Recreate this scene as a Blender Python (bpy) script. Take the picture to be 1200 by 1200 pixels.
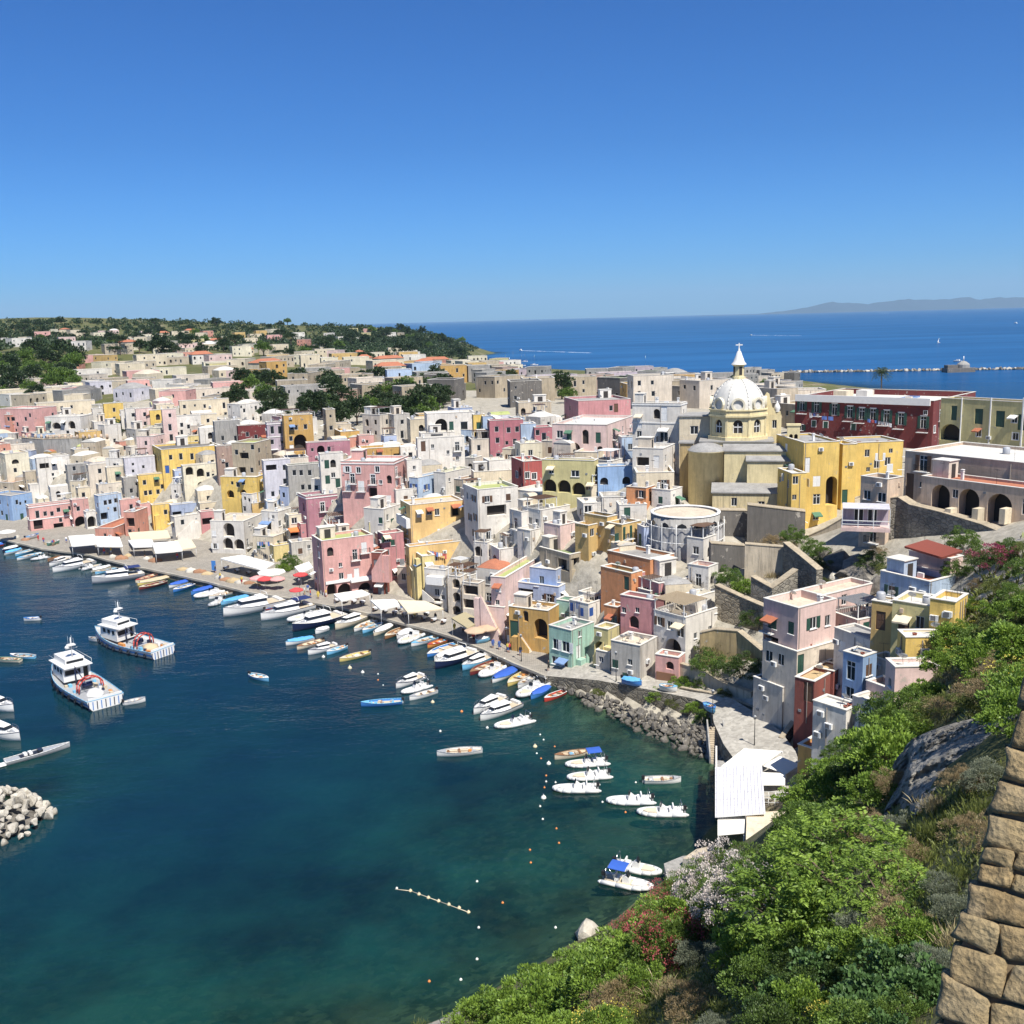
import bpy, bmesh, math, random
import numpy as np
from mathutils import Vector, Matrix, Euler, noise
for o in list(bpy.data.objects):
 bpy.data.objects.remove(o, do_unlink=True)
scene = bpy.context.scene
COL = scene.collection
R = math.radians
# --- camera
CAM_H = 55.0
FPX = 1177.0            # focal length in pixels of the 1200 px photograph
PITCH, ROLL = 10.87, 1.5
cam_d = bpy.data.cameras.new('camera')
cam = bpy.data.objects.new('camera', cam_d)
COL.objects.link(cam)
cam_d.sensor_width = 36.0
cam_d.lens = 36.0 * FPX / 1200.0
cam_d.clip_start = 0.1
cam_d.clip_end = 90000.0
CM = Matrix.Rotation(R(90 - PITCH), 3, 'X') @ Matrix.Rotation(R(-ROLL), 3, 'Z')
cam.matrix_world = Matrix.Translation((0, 0, CAM_H)) @ CM.to_4x4()
scene.camera = cam
# --- sky and sun
SUN_EL, SUN_AZ = 58.0, 28.0          # azimuth: degrees to the right of straight behind the camera
sun_dir = Vector((math.sin(R(SUN_AZ)) * math.cos(R(SUN_EL)), -math.cos(R(SUN_AZ)) * math.cos(R(SUN_EL)), math.sin(R(SUN_EL))))
world = bpy.data.worlds.new('World')
scene.world = world
world.use_nodes = True
wn = world.node_tree.nodes
wl = world.node_tree.links
wn.clear()
sky = wn.new('ShaderNodeTexSky')
sky.sky_type = 'NISHITA'
sky.sun_disc = False
sky.sun_elevation = R(SUN_EL)
sky.sun_rotation = math.atan2(sun_dir.x, sun_dir.y)
sky.altitude = 0.0
sky.air_density = 1.0
sky.dust_density = 0.35
sky.ozone_density = 3.0
bg = wn.new('ShaderNodeBackground')
bg.inputs['Strength'].default_value = 0.086
wo = wn.new('ShaderNodeOutputWorld')
# the same gentle colour balance all round the sky: bluer and clearer than the bare model near the horizon
tcw = wn.new('ShaderNodeTexCoord'); spw = wn.new('ShaderNodeSeparateXYZ'); rpw = wn.new('ShaderNodeValToRGB'); mxw = wn.new('ShaderNodeMix')
mxw.data_type = 'RGBA'; mxw.blend_type = 'MULTIPLY'; mxw.inputs[0].default_value = 1.0
wl.new(tcw.outputs['Generated'], spw.inputs[0]); wl.new(spw.outputs[2], rpw.inputs['Fac'])
SKY_TINT = [(0.0, (0.25, 0.64, 1.16)), (0.05, (0.165, 0.53, 1.09)), (0.16, (0.108, 0.415, 0.88)), (0.38, (0.085, 0.365, 0.80)), (0.75, (0.44, 0.60, 0.80))]
while len(rpw.color_ramp.elements) < len(SKY_TINT): rpw.color_ramp.elements.new(0.5)
for e, (p_, c_) in zip(rpw.color_ramp.elements, SKY_TINT): e.position = p_; e.color = (*c_, 1)
wl.new(sky.outputs[0], mxw.inputs[6]); wl.new(rpw.outputs[0], mxw.inputs[7]); wl.new(mxw.outputs[2], bg.inputs[0])
wl.new(bg.outputs[0], wo.inputs[0])
sd = bpy.data.lights.new('sun', 'SUN')
sd.energy = 5.0
sd.angle = R(0.53)
sd.color = (1.0, 0.955, 0.88)
so = bpy.data.objects.new('sun', sd)
COL.objects.link(so)
so.rotation_euler = sun_dir.to_track_quat('Z', 'Y').to_euler()
so.location = (60, -40, 200)
scene.view_settings.view_transform = 'Standard'
scene.view_settings.look = 'None'
scene.view_settings.exposure = 0.60
scene.view_settings.gamma = 1.0
scene.view_settings.use_curve_mapping = False
scene.render.resolution_x = 1024
scene.render.resolution_y = 1024
scene.render.engine = 'CYCLES'
scene.cycles.transparent_max_bounces = 12
# --- pixels to rays (photo pixels, 1200 x 1200)
CAM = Vector((0, 0, CAM_H))
CMI = CM.transposed()
def ray(px, py):
 return CM @ Vector(((px - 600) / FPX, -(py - 600) / FPX, -1.0))
def atz(px, py, z=0.0):
 d = ray(px, py)
 t = (z - CAM_H) / d.z
 return CAM + d * t
def atd(px, py, D):
 d = ray(px, py)
 return CAM + d * (D / d.y)
def proj(p):
 q = CMI @ (Vector(p) - CAM)
 return 600 + FPX * q.x / -q.z, 600 - FPX * q.y / -q.z
def m_per_px(p):
 q = CMI @ (Vector(p) - CAM)
 return -q.z / FPX
# --- tagging helpers
def tag(o, label=None, cat=None, group=None, kind=None):
 if label: o['label'] = label
 if cat: o['category'] = cat
 if group: o['group'] = group
 if kind: o['kind'] = kind
 return o
def empty(name, loc=(0, 0, 0), rz=0.0, label=None, cat=None, group=None):
 o = bpy.data.objects.new(name, None)
 o.empty_display_size = 0.3
 o.location = loc
 o.rotation_euler = (0, 0, rz)
 COL.objects.link(o)
 return tag(o, label, cat, group)
def link(name, mesh, parent=None, loc=None, rot=None, scale=None):
 o = bpy.data.objects.new(name, mesh)
 COL.objects.link(o)
 if parent is not None: o.parent = parent
 if loc is not None: o.location = loc
 if rot is not None: o.rotation_euler = rot
 if scale is not None: o.scale = scale
 return o
_kids = {}
def children_of(o):
 return [c for c in bpy.data.objects if c.parent == o]
def tree_list(o):
 """static snapshot of a thing: (object, [(child, [grandchildren])])"""
 return (o, [(c, list(c.children)) for c in o.children])
def copy_thing(snap, loc, rot=None, scale=None, label=None):
 o, kids = snap
 r = o.copy(); COL.objects.link(r)
 r.location = loc
 if rot is not None: r.rotation_euler = rot
 if scale is not None: r.scale = scale
 if label: r['label'] = label
 for c, gk in kids:
  cc = c.copy(); COL.objects.link(cc); cc.parent = r
  for g in gk:
   gg = g.copy(); COL.objects.link(gg); gg.parent = cc
 return r
# --- mesh builder
class MB:
 def __init__(self):
  self.v = []; self.f = []; self.m = []; self.sm = []
 def poly(self, pts, mat=0, smooth=False):
  n = len(self.v)
  self.v.extend([tuple(p) for p in pts])
  self.f.append(tuple(range(n, n + len(pts)))); self.m.append(mat); self.sm.append(smooth)
  return self
 def box(self, a, b, mat=0):
  x0, y0, z0 = a; x1, y1, z1 = b
  n = len(self.v)
  self.v += [(x0,y0,z0),(x1,y0,z0),(x1,y1,z0),(x0,y1,z0),(x0,y0,z1),(x1,y0,z1),(x1,y1,z1),(x0,y1,z1)]
  for q in ((0,3,2,1),(4,5,6,7),(0,1,5,4),(1,2,6,5),(2,3,7,6),(3,0,4,7)):
   self.f.append(tuple(n + i for i in q)); self.m.append(mat); self.sm.append(False)
  return self
 def obox(self, c, ax, ay, az, mat=0):
  """oriented box: centre and three half-axis vectors"""
  c = Vector(c); ax = Vector(ax); ay = Vector(ay); az = Vector(az)
  n = len(self.v)
  for sz in (-1, 1):
   for sx, sy in ((-1,-1),(1,-1),(1,1),(-1,1)):
    self.v.append(tuple(c + ax*sx + ay*sy + az*sz))
  for q in ((0,3,2,1),(4,5,6,7),(0,1,5,4),(1,2,6,5),(2,3,7,6),(3,0,4,7)):
   self.f.append(tuple(n + i for i in q)); self.m.append(mat); self.sm.append(False)
  return self
 def prism(self, pts2, z0, z1, mat=0, f=None):
  """extrude a 2D polygon along z (or through f(u,v,w))"""
  if f is None: f = lambda u, v, w: (u, v, w)
  k = len(pts2); n = len(self.v)
  for w in (z0, z1):
   for (u, v) in pts2: self.v.append(tuple(f(u, v, w)))
  self.f.append(tuple(n + i for i in reversed(range(k)))); self.f.append(tuple(n + k + i for i in range(k)))
  self.m += [mat, mat]; self.sm += [False, False]
  for i in range(k):
   j = (i + 1) % k
   self.f.append((n + i, n + j, n + k + j, n + k + i)); self.m.append(mat); self.sm.append(False)
  return self
 def tube(self, p, q, r0, r1=None, mat=0, seg=6, cap=True):
  if r1 is None: r1 = r0
  p = Vector(p); q = Vector(q); d = (q - p)
  if d.length < 1e-6: return self
  d.normalize()
  a = d.orthogonal().normalized(); b = d.cross(a)
  n = len(self.v)
  for (c, r) in ((p, r0), (q, r1)):
   for i in range(seg):
    t = 2 * math.pi * i / seg
    self.v.append(tuple(c + a * (r * math.cos(t)) + b * (r * math.sin(t))))
  for i in range(seg):
   j = (i + 1) % seg
   self.f.append((n + i, n + j, n + seg + j, n + seg + i)); self.m.append(mat); self.sm.append(True)
  if cap:
   self.f.append(tuple(n + i for i in reversed(range(seg)))); self.f.append(tuple(n + seg + i for i in range(seg)))
   self.m += [mat, mat]; self.sm += [False, False]
  return self
 def path(self, pts, r, mat=0, seg=6):
  for a, b in zip(pts[:-1], pts[1:]): self.tube(a, b, r, r, mat, seg)
  return self
 def lathe(self, prof, mat=0, seg=16, c=(0, 0, 0), smooth=True, arc=(0, 2 * math.pi)):
  n = len(self.v); full = abs(arc[1] - arc[0] - 2 * math.pi) < 1e-6
  k = seg if full else seg + 1
  for (r, z) in prof:
   for i in range(k):
    t = arc[0] + (arc[1] - arc[0]) * i / seg
    self.v.append((c[0] + r * math.cos(t), c[1] + r * math.sin(t), c[2] + z))
  for j in range(len(prof) - 1):
   for i in range(seg):
    i2 = (i + 1) % k
    self.f.append((n + j*k + i, n + j*k + i2, n + (j+1)*k + i2, n + (j+1)*k + i)); self.m.append(mat); self.sm.append(smooth)
  return self
 def grid(self, rows, mat=0, smooth=True, closed=False):
  """rows: list of equal-length point lists"""
  n = len(self.v); k = len(rows[0])
  for r in rows: self.v.extend([tuple(p) for p in r])
  for j in range(len(rows) - 1):
   for i in range(k if closed else k - 1):
    i2 = (i + 1) % k
    self.f.append((n + j*k + i, n + j*k + i2, n + (j+1)*k + i2, n + (j+1)*k + i)); self.m.append(mat); self.sm.append(smooth)
  return self
 def mesh(self, name, mats):
  me = bpy.data.meshes.new(name)
  me.from_pydata(self.v, [], self.f)
  for mt in mats: me.materials.append(mt)
  me.polygons.foreach_set('material_index', self.m)
  me.polygons.foreach_set('use_smooth', self.sm)
  me.update()
  return me
 def build(self, name, mats, parent=None, loc=None, rot=None, scale=None):
  if not isinstance(mats, (list, tuple)): mats = [mats]
  return link(name, self.mesh(name, mats), parent, loc, rot, scale)
# --- materials
def lin(c):
 c = c / 255.0
 return c / 12.92 if c <= 0.04045 else ((c + 0.055) / 1.055) ** 2.4
def S(r, g, b, k=0.85):
 return (lin(r) * k, lin(g) * k, lin(b) * k)
class NT:
 """small node-tree helper"""
 def __init__(self, mat):
  mat.use_nodes = True
  self.t = mat.node_tree; self.n = self.t.nodes; self.l = self.t.links
  self.n.clear()
  self.out = self.n.new('ShaderNodeOutputMaterial')
 def new(self, t, **kw):
  nd = self.n.new(t)
  for k, v in kw.items():
   setattr(nd, k, v)
  return nd
 def set(self, nd, **kw):
  for k, v in kw.items():
   s = nd.inputs[k.replace('_', ' ')]
   if hasattr(v, 'is_linked') or isinstance(v, bpy.types.NodeSocket): self.l.new(v, s)
   else: s.default_value = v
  return nd
 def noise(self, vec, scale, detail=4, rough=0.55, dim='3D'):
  nd = self.new('ShaderNodeTexNoise', noise_dimensions=dim)
  if vec is not None: self.l.new(vec, nd.inputs['Vector'])
  nd.inputs['Scale'].default_value = scale; nd.inputs['Detail'].default_value = detail; nd.inputs['Roughness'].default_value = rough
  return nd.outputs['Fac']
 def ramp(self, fac, stops):
  nd = self.new('ShaderNodeValToRGB')
  cr = nd.color_ramp
  while len(cr.elements) < len(stops): cr.elements.new(0.5)
  for e, (p, c) in zip(cr.elements, stops):
   e.position = p
   e.color = (c, c, c, 1) if isinstance(c, (int, float)) else (*c, 1)
  self.l.new(fac, nd.inputs['Fac'])
  return nd.outputs['Color']
 def mix(self, fac, a, b, mode='MIX'):
  nd = self.new('ShaderNodeMix', data_type='RGBA', blend_type=mode)
  for s, v in ((nd.inputs[0], fac), (nd.inputs[6], a), (nd.inputs[7], b)):
   if isinstance(v, bpy.types.NodeSocket): self.l.new(v, s)
   elif isinstance(v, (int, float)): s.default_value = v
   else: s.default_value = (*v, 1)
  return nd.outputs[2]
 def math(self, op, a, b=None, clamp=False):
  nd = self.new('ShaderNodeMath', operation=op, use_clamp=clamp)
  for s, v in zip(nd.inputs, (a, b)):
   if v is None: continue
   if isinstance(v, bpy.types.NodeSocket): self.l.new(v, s)
   else: s.default_value = v
  return nd.outputs[0]
 def scaled(self, vec, s):
  nd = self.new('ShaderNodeMapping'); self.l.new(vec, nd.inputs['Vector']); nd.inputs['Scale'].default_value = s
  return nd.outputs['Vector']
 def bump(self, h, strength, dist=0.05):
  nd = self.new('ShaderNodeBump'); nd.inputs['Strength'].default_value = strength; nd.inputs['Distance'].default_value = dist
  self.l.new(h, nd.inputs['Height'])
  return nd.outputs['Normal']
 def bsdf(self, color, rough=0.8, normal=None, **kw):
  p = self.new('ShaderNodeBsdfPrincipled')
  if isinstance(color, bpy.types.NodeSocket): self.l.new(color, p.inputs['Base Color'])
  else: p.inputs['Base Color'].default_value = (*color, 1)
  if isinstance(rough, bpy.types.NodeSocket): self.l.new(rough, p.inputs['Roughness'])
  else: p.inputs['Roughness'].default_value = rough
  if normal is not None: self.l.new(normal, p.inputs['Normal'])
  for k, v in kw.items(): p.inputs[k.replace('_', ' ')].default_value = v
  self.l.new(p.outputs[0], self.out.inputs['Surface'])
  return p
MATS = {}
def mat_new(key, fn):
 if key not in MATS:
  m = bpy.data.materials.new(key if isinstance(key, str) else '_'.join(str(k) for k in key)[:60])
  fn(NT(m), m); MATS[key] = m
 return MATS[key]
def plain(name, c, rough=0.6, metal=0.0, var=0.12, nscale=3.0, bump=0.0):
 def fn(t, m):
  g = t.new('ShaderNodeTexCoord').outputs['Object']
  n = t.noise(g, nscale, 5)
  oi = t.new('ShaderNodeObjectInfo').outputs['Random']
  k = t.math('ADD', t.math('MULTIPLY', n, var * 2), t.math('MULTIPLY', oi, var))
  k = t.math('ADD', k, 1.0 - var * 1.5)
  col = t.mix(1.0, c, t.ramp(t.math('MULTIPLY', k, 0.5), [(0, 0.0), (1, 2.0)]), 'MULTIPLY')
  p = t.bsdf(col, rough, t.bump(n, bump) if bump else None)
  p.inputs['Metallic'].default_value = metal
 return mat_new(name, fn)
def plaster(name, c, wear=0.35, under=(0.42, 0.38, 0.32)):
 """lime plaster: mottled, rain-streaked, patched, with fine relief"""
 def fn(t, m):
  g = t.new('ShaderNodeNewGeometry').outputs['Position']
  big = t.noise(g, 0.22, 5, 0.6)
  mid = t.noise(g, 1.3, 6, 0.65)
  fine = t.noise(g, 9.0, 4, 0.6)
  stv = t.scaled(g, (2.2, 2.2, 0.22))
  st = t.noise(stv, 1.0, 6, 0.7)
  oi = t.new('ShaderNodeObjectInfo').outputs['Random']
  c1 = tuple(x * 0.70 for x in c); c2 = tuple(min(0.86, x * 1.10) for x in c)
  col = t.mix(t.ramp(big, [(0.3, 0.0), (0.7, 1.0)]), c1, c2)
  col = t.mix(t.math('MULTIPLY', t.ramp(mid, [(0.42, 0.0), (0.62, 1.0)]), 0.34), col, tuple(x * 0.72 for x in c))
  col = t.mix(t.math('MULTIPLY', t.ramp(st, [(0.46, 0.0), (0.68, 1.0)]), wear), col, tuple(x * 0.42 + 0.02 for x in c))
  patch = t.math('MULTIPLY', t.ramp(mid, [(0.60, 0.0), (0.64, 1.0)]), t.ramp(big, [(0.5, 0.0), (0.56, 1.0)]))
  col = t.mix(t.math('MULTIPLY', patch, min(1.0, wear * 1.6)), col, under)
  col = t.mix(t.math('MULTIPLY', oi, 0.14), col, tuple(x * 0.66 for x in c))
  t.bsdf(col, 0.9, t.bump(t.math('ADD', fine, t.math('MULTIPLY', mid, 2.0)), 0.28, 0.05))
 return mat_new(name, fn)
def stonewall(name, c1, c2, scale=1.6, bump=0.9):
 """rubble masonry seen from afar"""
 def fn(t, m):
  g = t.new('ShaderNodeNewGeometry').outputs['Position']
  v = t.new('ShaderNodeTexVoronoi', feature='F1'); v.inputs['Scale'].default_value = scale
  t.l.new(t.scaled(g, (1, 1, 1.5)), v.inputs['Vector'])
  e = t.new('ShaderNodeTexVoronoi', feature='DISTANCE_TO_EDGE'); e.inputs['Scale'].default_value = scale
  t.l.new(t.scaled(g, (1, 1, 1.5)), e.inputs['Vector'])
  sep = t.new('ShaderNodeSeparateColor'); t.l.new(v.outputs['Color'], sep.inputs[0])
  col = t.mix(sep.outputs[0], c1, c2)
  n = t.noise(g, 0.35, 6, 0.65); n2 = t.noise(g, 5.0, 5, 0.6)
  col = t.mix(t.ramp(n, [(0.35, 0.55), (0.65, 0.0)]), col, tuple(x * 0.45 for x in c1))
  col = t.mix(t.ramp(n2, [(0.5, 0.0), (0.75, 0.5)]), col, tuple(min(0.7, x * 1.4) for x in c2))
  joint = t.ramp(e.outputs['Distance'], [(0.0, 1.0), (0.07, 0.0)])
  col = t.mix(t.math('MULTIPLY', joint, 0.5), col, tuple(x * 0.5 for x in c1))
  h = t.math('ADD', t.ramp(e.outputs['Distance'], [(0.0, 0.0), (0.12, 1.0)]), t.math('MULTIPLY', n2, 0.7))
  t.bsdf(col, 0.95, t.bump(h, bump, 0.12))
 return mat_new(name, fn)
GLASS = mat_new('window_glass', lambda t, m: t.bsdf((0.018, 0.022, 0.027), 0.12, None, IOR=1.5))
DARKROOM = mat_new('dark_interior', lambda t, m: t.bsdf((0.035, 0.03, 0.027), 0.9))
WOODW = plain('white_paint', (0.68, 0.68, 0.66), 0.5, 0, 0.1)
WOODG = plain('green_shutter_paint', (0.022, 0.07, 0.05), 0.55, 0, 0.2)
WOODB = plain('brown_shutter_wood', (0.11, 0.06, 0.035), 0.6, 0, 0.2)
WOODN = plain('blue_shutter_paint', (0.03, 0.09, 0.30), 0.55, 0, 0.2)
WOODY = plain('grey_shutter_paint', (0.20, 0.21, 0.22), 0.6, 0, 0.2)
IRON = plain('dark_iron', (0.03, 0.03, 0.032), 0.55, 0.4, 0.1)
CANVAS = plain('white_canvas', (0.72, 0.70, 0.65), 0.9, 0, 0.08, 1.0)
CANVASC = plain('cream_canvas', (0.62, 0.53, 0.38), 0.9, 0, 0.1, 1.0)
# --- terrain from (photo pixel, height) or (photo pixel, distance)
CP = []          # x, y, z
def cz(px, py, z):
 p = atz(px, py, z); CP.append((p.x, p.y, z))
def cd(px, py, D):
 p = atd(px, py, D); CP.append((p.x, p.y, p.z))
for a in [  # village slope, from the quay upwards
 (-80,612,1.4),(50,622,1.4),(130,640,1.4),(200,652,1.4),(260,665,1.4),(320,680,1.4),(375,695,1.4),(440,706,1.4),(500,722,1.4),(560,742,1.4),(610,758,1.4),
 (50,585,8),(130,595,8),(200,605,7),(260,625,6),(320,640,7),(380,665,6),(450,665,7.5),(500,680,6.5),(560,695,6.5),(620,720,6.5),(660,745,5.5),
 (50,555,13),(130,560,13),(200,570,12),(260,590,11),(320,600,12.5),(400,610,12.5),(500,640,10.5),(560,655,10.5),(620,680,10.5),(670,700,9.5),
 (50,525,18),(130,530,17),(200,535,17),(300,545,17.5),(400,560,17),(500,590,15),(560,600,16),(620,635,15),(680,650,14.5),(720,680,12),
 (30,505,22),(130,505,21),(200,505,22),(300,515,22),(400,530,21),(500,555,19.5),(580,560,20),(640,585,20),(700,600,20),(740,620,19),
 (40,480,25),(140,480,25),(240,485,25),(320,492,25),(420,510,23.5),(500,525,23),(580,525,24),(650,545,24),(720,560,24.5),(775,555,27),
 (100,460,27),(250,465,27),(340,470,26),(450,485,25.5),(520,495,25.5),(600,490,27),(680,500,28),(760,510,28),(850,520,28),
 (100,440,31),(250,445,30),(350,450,28),(450,455,27),(550,462,26),(650,465,26),(740,470,26),(850,470,26),(930,485,27),
# the plain and the far hill
 (0,440,30),(0,415,40),(60,405,45),(120,420,36),(200,425,33),(300,430,31),(400,430,29),(500,435,27),(600,445,22),(700,450,20),(800,452,18),(900,455,18),
 (560,424,2),(620,436,4),(700,438,6),(780,438,6),(860,440,8),(940,446,8),
# right: palazzo terrace, walls, houses
 (950,500,27),(1010,510,27),(1100,520,27),(1200,525,27),(1060,580,27),(1140,590,27),(1200,600,27.5),
 (880,640,17),(930,650,18),(1000,660,19),(1060,665,22),(1130,668,24),(1000,700,16),(1060,720,18),(1110,735,20),(1150,690,24),
 (800,700,13),(850,700,13),(850,730,10),(800,770,5),(850,780,6),(880,770,8),(900,790,7),(930,800,9),(980,800,12),(1030,820,15),(1060,830,17),
 (770,806,3.1),(700,795,2.7),(830,824,3.3),(900,840,4.1),(880,880,3.2),(925,880,4.6),(950,850,7),(900,900,3.4),(905,930,3.0),(940,890,6),(1000,865,12),
 (850,960,1.5),(900,975,1.5),(930,950,6)]:
 cz(*a)
for a in [  # the wooded slope below the look-out
 (1190,640,112),(1150,690,104),(1130,760,86),(1090,830,70),(1050,870,66),(1000,900,68),(950,930,74),(930,980,72),(900,1010,70),(840,1040,72),(760,1070,74),(700,1110,70),(640,1150,68),(580,1195,62),
 (1180,720,70),(1180,800,52),(1150,820,44),(1120,900,37),(1050,930,44),(1000,960,50),(1000,1020,40),(950,1060,40),(1060,1020,33),(1100,1080,22),(1050,1150,20),(900,1100,40),(850,1150,38),(760,1160,44),(700,1195,44),(1180,960,24),(1190,880,34),
 (1000,1195,22),(900,1199,28),(800,1199,36)]:
 cd(*a)
for a in [(910,630,166),(939,636,165),(962,626,165),(985,612,166),(812,598,180),(840,600,178),(870,602,172),(900,600,172),(930,632,160)]: cd(*a)
for a in [(0,0,51),(6,2,51),(-6,2,47),(10,10,49),(0,10,43),(-10,10,36),(30,-10,52),(-30,-10,28),(60,20,47),(60,60,42),(-40,20,10),(-30,40,4),(-60,-10,6),(90,90,38),(130,130,32),(20,-30,52),(-90,-30,2),(150,200,28),(200,300,24),(200,60,40)]:
 CP.append(a)
for a in [  # under water
 (0,660,-5),(100,690,-6),(200,720,-7),(300,740,-6),(400,750,-5),(500,780,-5),(600,810,-4),(660,830,-2.2),(720,862,-1.6),(780,892,-1.4),(820,915,-1.2),(825,970,-1.4),(790,1020,-1.2),(700,1080,-1.2),(640,1120,-1.0),
 (0,760,-9),(200,850,-10),(400,860,-8),(560,880,-4.5),(650,960,-2.6),(740,960,-1.8),(600,1040,-2.4),(500,1000,-3.8),(300,1000,-9),(100,1050,-9),(0,1180,-4),(200,1180,-3.6),(400,1190,-2.4),(500,1190,-1.2),(560,1160,-1.4),(-200,800,-9),(-300,1200,-6),(0,950,-1.0),(70,950,-3.0)]:
 cz(*a)
# the far hill and the headland, by distance
for (px, py, D) in [(-80,378,1500),(30,372,1500),(90,372,1500),(160,374,1500),(240,378,1500),(330,382,1500),(430,383,1550),(480,388,1600),(520,393,1650),(545,402,1700),(555,410,1650),(450,405,1250),(500,412,1250),(380,405,1100),(300,400,1200),(200,395,1200),(100,392,1200),(0,392,1200),(440,420,900),(360,412,850)]:
 p = atd(px, py, D); CP.append((p.x, p.y, max(p.z, 1.0)))
for (px_, py_) in ((980,452),(1030,456),(1080,458),(1140,458),(1210,458),(960,447),(1000,446),(1100,448),(1200,448)):
 p = atz(px_, py_, -6); CP.append((p.x, p.y, -6))
for px_ in (985, 1040, 1100, 1160, 1230):
 for D_, z_ in ((275, 16), (310, 6), (345, -4), (450, -6), (600, -6)):
  p = atd(px_, 500, D_); CP.append((p.x, p.y, z_))
for (x, y, z) in [(-1200,1700,50),(-1200,2200,20),(-600,2300,10),(-200,2300,-25),(-60,1900,-22),(0,1560,-20),(60,1300,-15),(100,1050,-12),(230,980,-10),(420,980,-10),(640,980,-10),(300,1500,-30),(600,2000,-30),(800,700,-8),(520,900,-10),(0,2600,-40),(-1800,900,60),(-900,200,-20),(-500,100,-18),(-300,0,-15),(-1000,700,40),(-700,420,20)]:
 CP.append((x, y, z))
CPa = np.array(CP)
# merge near-duplicates
keep = []
for i in range(len(CPa)):
 if all(np.hypot(*(CPa[i, :2] - CPa[j, :2])) > 1.2 for j in keep): keep.append(i)
CPa = CPa[keep]
_X = CPa[:, :2]
_A = -np.sqrt(((_X[:, None] - _X[None]) ** 2).sum(-1))
_n = len(_X)
_M = np.zeros((_n + 1, _n + 1)); _M[:_n, :_n] = _A - np.eye(_n) * 0.0
_M[:_n, _n] = 1; _M[_n, :_n] = 1
_W = np.linalg.solve(_M, np.append(CPa[:, 2], 0.0))
def tz_arr(P):
 out = np.empty(len(P))
 for s in range(0, len(P), 4000):
  d = np.sqrt(((P[s:s+4000, None] - _X[None]) ** 2).sum(-1))
  out[s:s+4000] = -d @ _W[:_n] + _W[_n]
 return out
def tz(x, y):
 return float(tz_arr(np.array([[x, y]]))[0])
# quay edge (pixels of its top edge, z = 1.4)
QZ = 1.4
QE = [(-140,604),(-60,618),(0,631),(50,643),(105,650),(125,656),(160,664),(200,672),(245,682),(287,693),(330,699),(367,706),(400,712),(433,719),(467,729),(500,737),(533,747),(567,761),(600,776),(640,792)]
QI = [(-140,585),(-60,598),(0,606),(50,612),(105,618),(160,618),(200,625),(245,635),(287,650),(330,660),(367,672),(400,682),(433,690),(467,698),(500,708),(533,720),(567,735),(600,748),(645,768)]
quay_poly = [atz(px, py, QZ) for px, py in QE] + [atz(px, py, QZ) for px, py in reversed(QI)]
PATH = [(640,792,1.42),(700,797,2.6),(760,808,3.0),(815,819,3.2),(832,827,3.4),(837,848,3.4),(848,872,3.2),(862,892,3.1),(872,910,3.0),(868,935,3.0),(905,935,3.1),(945,915,4.2),(932,880,4.4),(915,857,4.4),(890,838,4.3),(860,820,4.0),(800,800,3.4),(760,792,3.2),(700,779,2.8),(645,768,1.42)]
path_poly = [atz(*a) for a in PATH]
shore_poly = path_poly[:8] + [atz(px, py, 0) for px, py in ((850, 915), (838, 902), (805, 890), (770, 876), (730, 856), (690, 836), (655, 814), (636, 800))]
def in_poly(x, y, poly):
 c = False; n = len(poly); j = n - 1
 for i in range(n):
  if (poly[i].y > y) != (poly[j].y > y) and x < (poly[j].x - poly[i].x) * (y - poly[i].y) / (poly[j].y - poly[i].y) + poly[i].x: c = not c
  j = i
 return c
qi_w = [atz(px, py, QZ) for px, py in QI]
pi_w = path_poly[10:]
def seg_dist(x, y, pl):
 best = 1e9
 for a, b in zip(pl[:-1], pl[1:]):
  dx, dy = b.x - a.x, b.y - a.y
  t = max(0.0, min(1.0, ((x - a.x) * dx + (y - a.y) * dy) / (dx*dx + dy*dy)))
  best = min(best, math.hypot(x - a.x - t*dx, y - a.y - t*dy))
 return best
_RA = np.concatenate([np.geomspace(1.5, 60, 70)[:-1], np.arange(60, 330, 1.7), np.geomspace(330, 3200, 130)])
_TA = np.radians(np.linspace(-50, 50, 340))
_P = np.array([[r * math.sin(t), r * math.cos(t)] for r in _RA for t in _TA])
_Z = tz_arr(_P)
for i in range(len(_P)):
 x, y = _P[i]
 if y < 330 and abs(x) < 260:
  if in_poly(x, y, quay_poly): _Z[i] = min(_Z[i], 0.9)
  elif in_poly(x, y, shore_poly): _Z[i] = min(_Z[i], 0.15)
  elif in_poly(x, y, path_poly): _Z[i] = min(_Z[i], 1.3)
  elif _Z[i] > 0.9 and y > 90 and (y < 200 or x < -20):
   dq = min(seg_dist(x, y, qi_w), 30.0)
   if dq < 24: _Z[i] = min(_Z[i], 0.9 + dq * 0.55 + max(0, dq - 6) * 1.0)
   dq = seg_dist(x, y, pi_w)
   if dq < 20: _Z[i] = min(_Z[i], 2.6 + dq * 1.0 + max(0, dq - 5) * 1.0)
# small relief
 r = math.hypot(x, y)
 _Z[i] += noise.fractal((x * 0.15, y * 0.15, 0), 1.0, 2.0, 4) * (0.25 if _Z[i] < 1.5 and r > 60 else 0.45 if r < 110 else 0.2)
TG = _Z.reshape(len(_RA), len(_TA))
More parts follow.
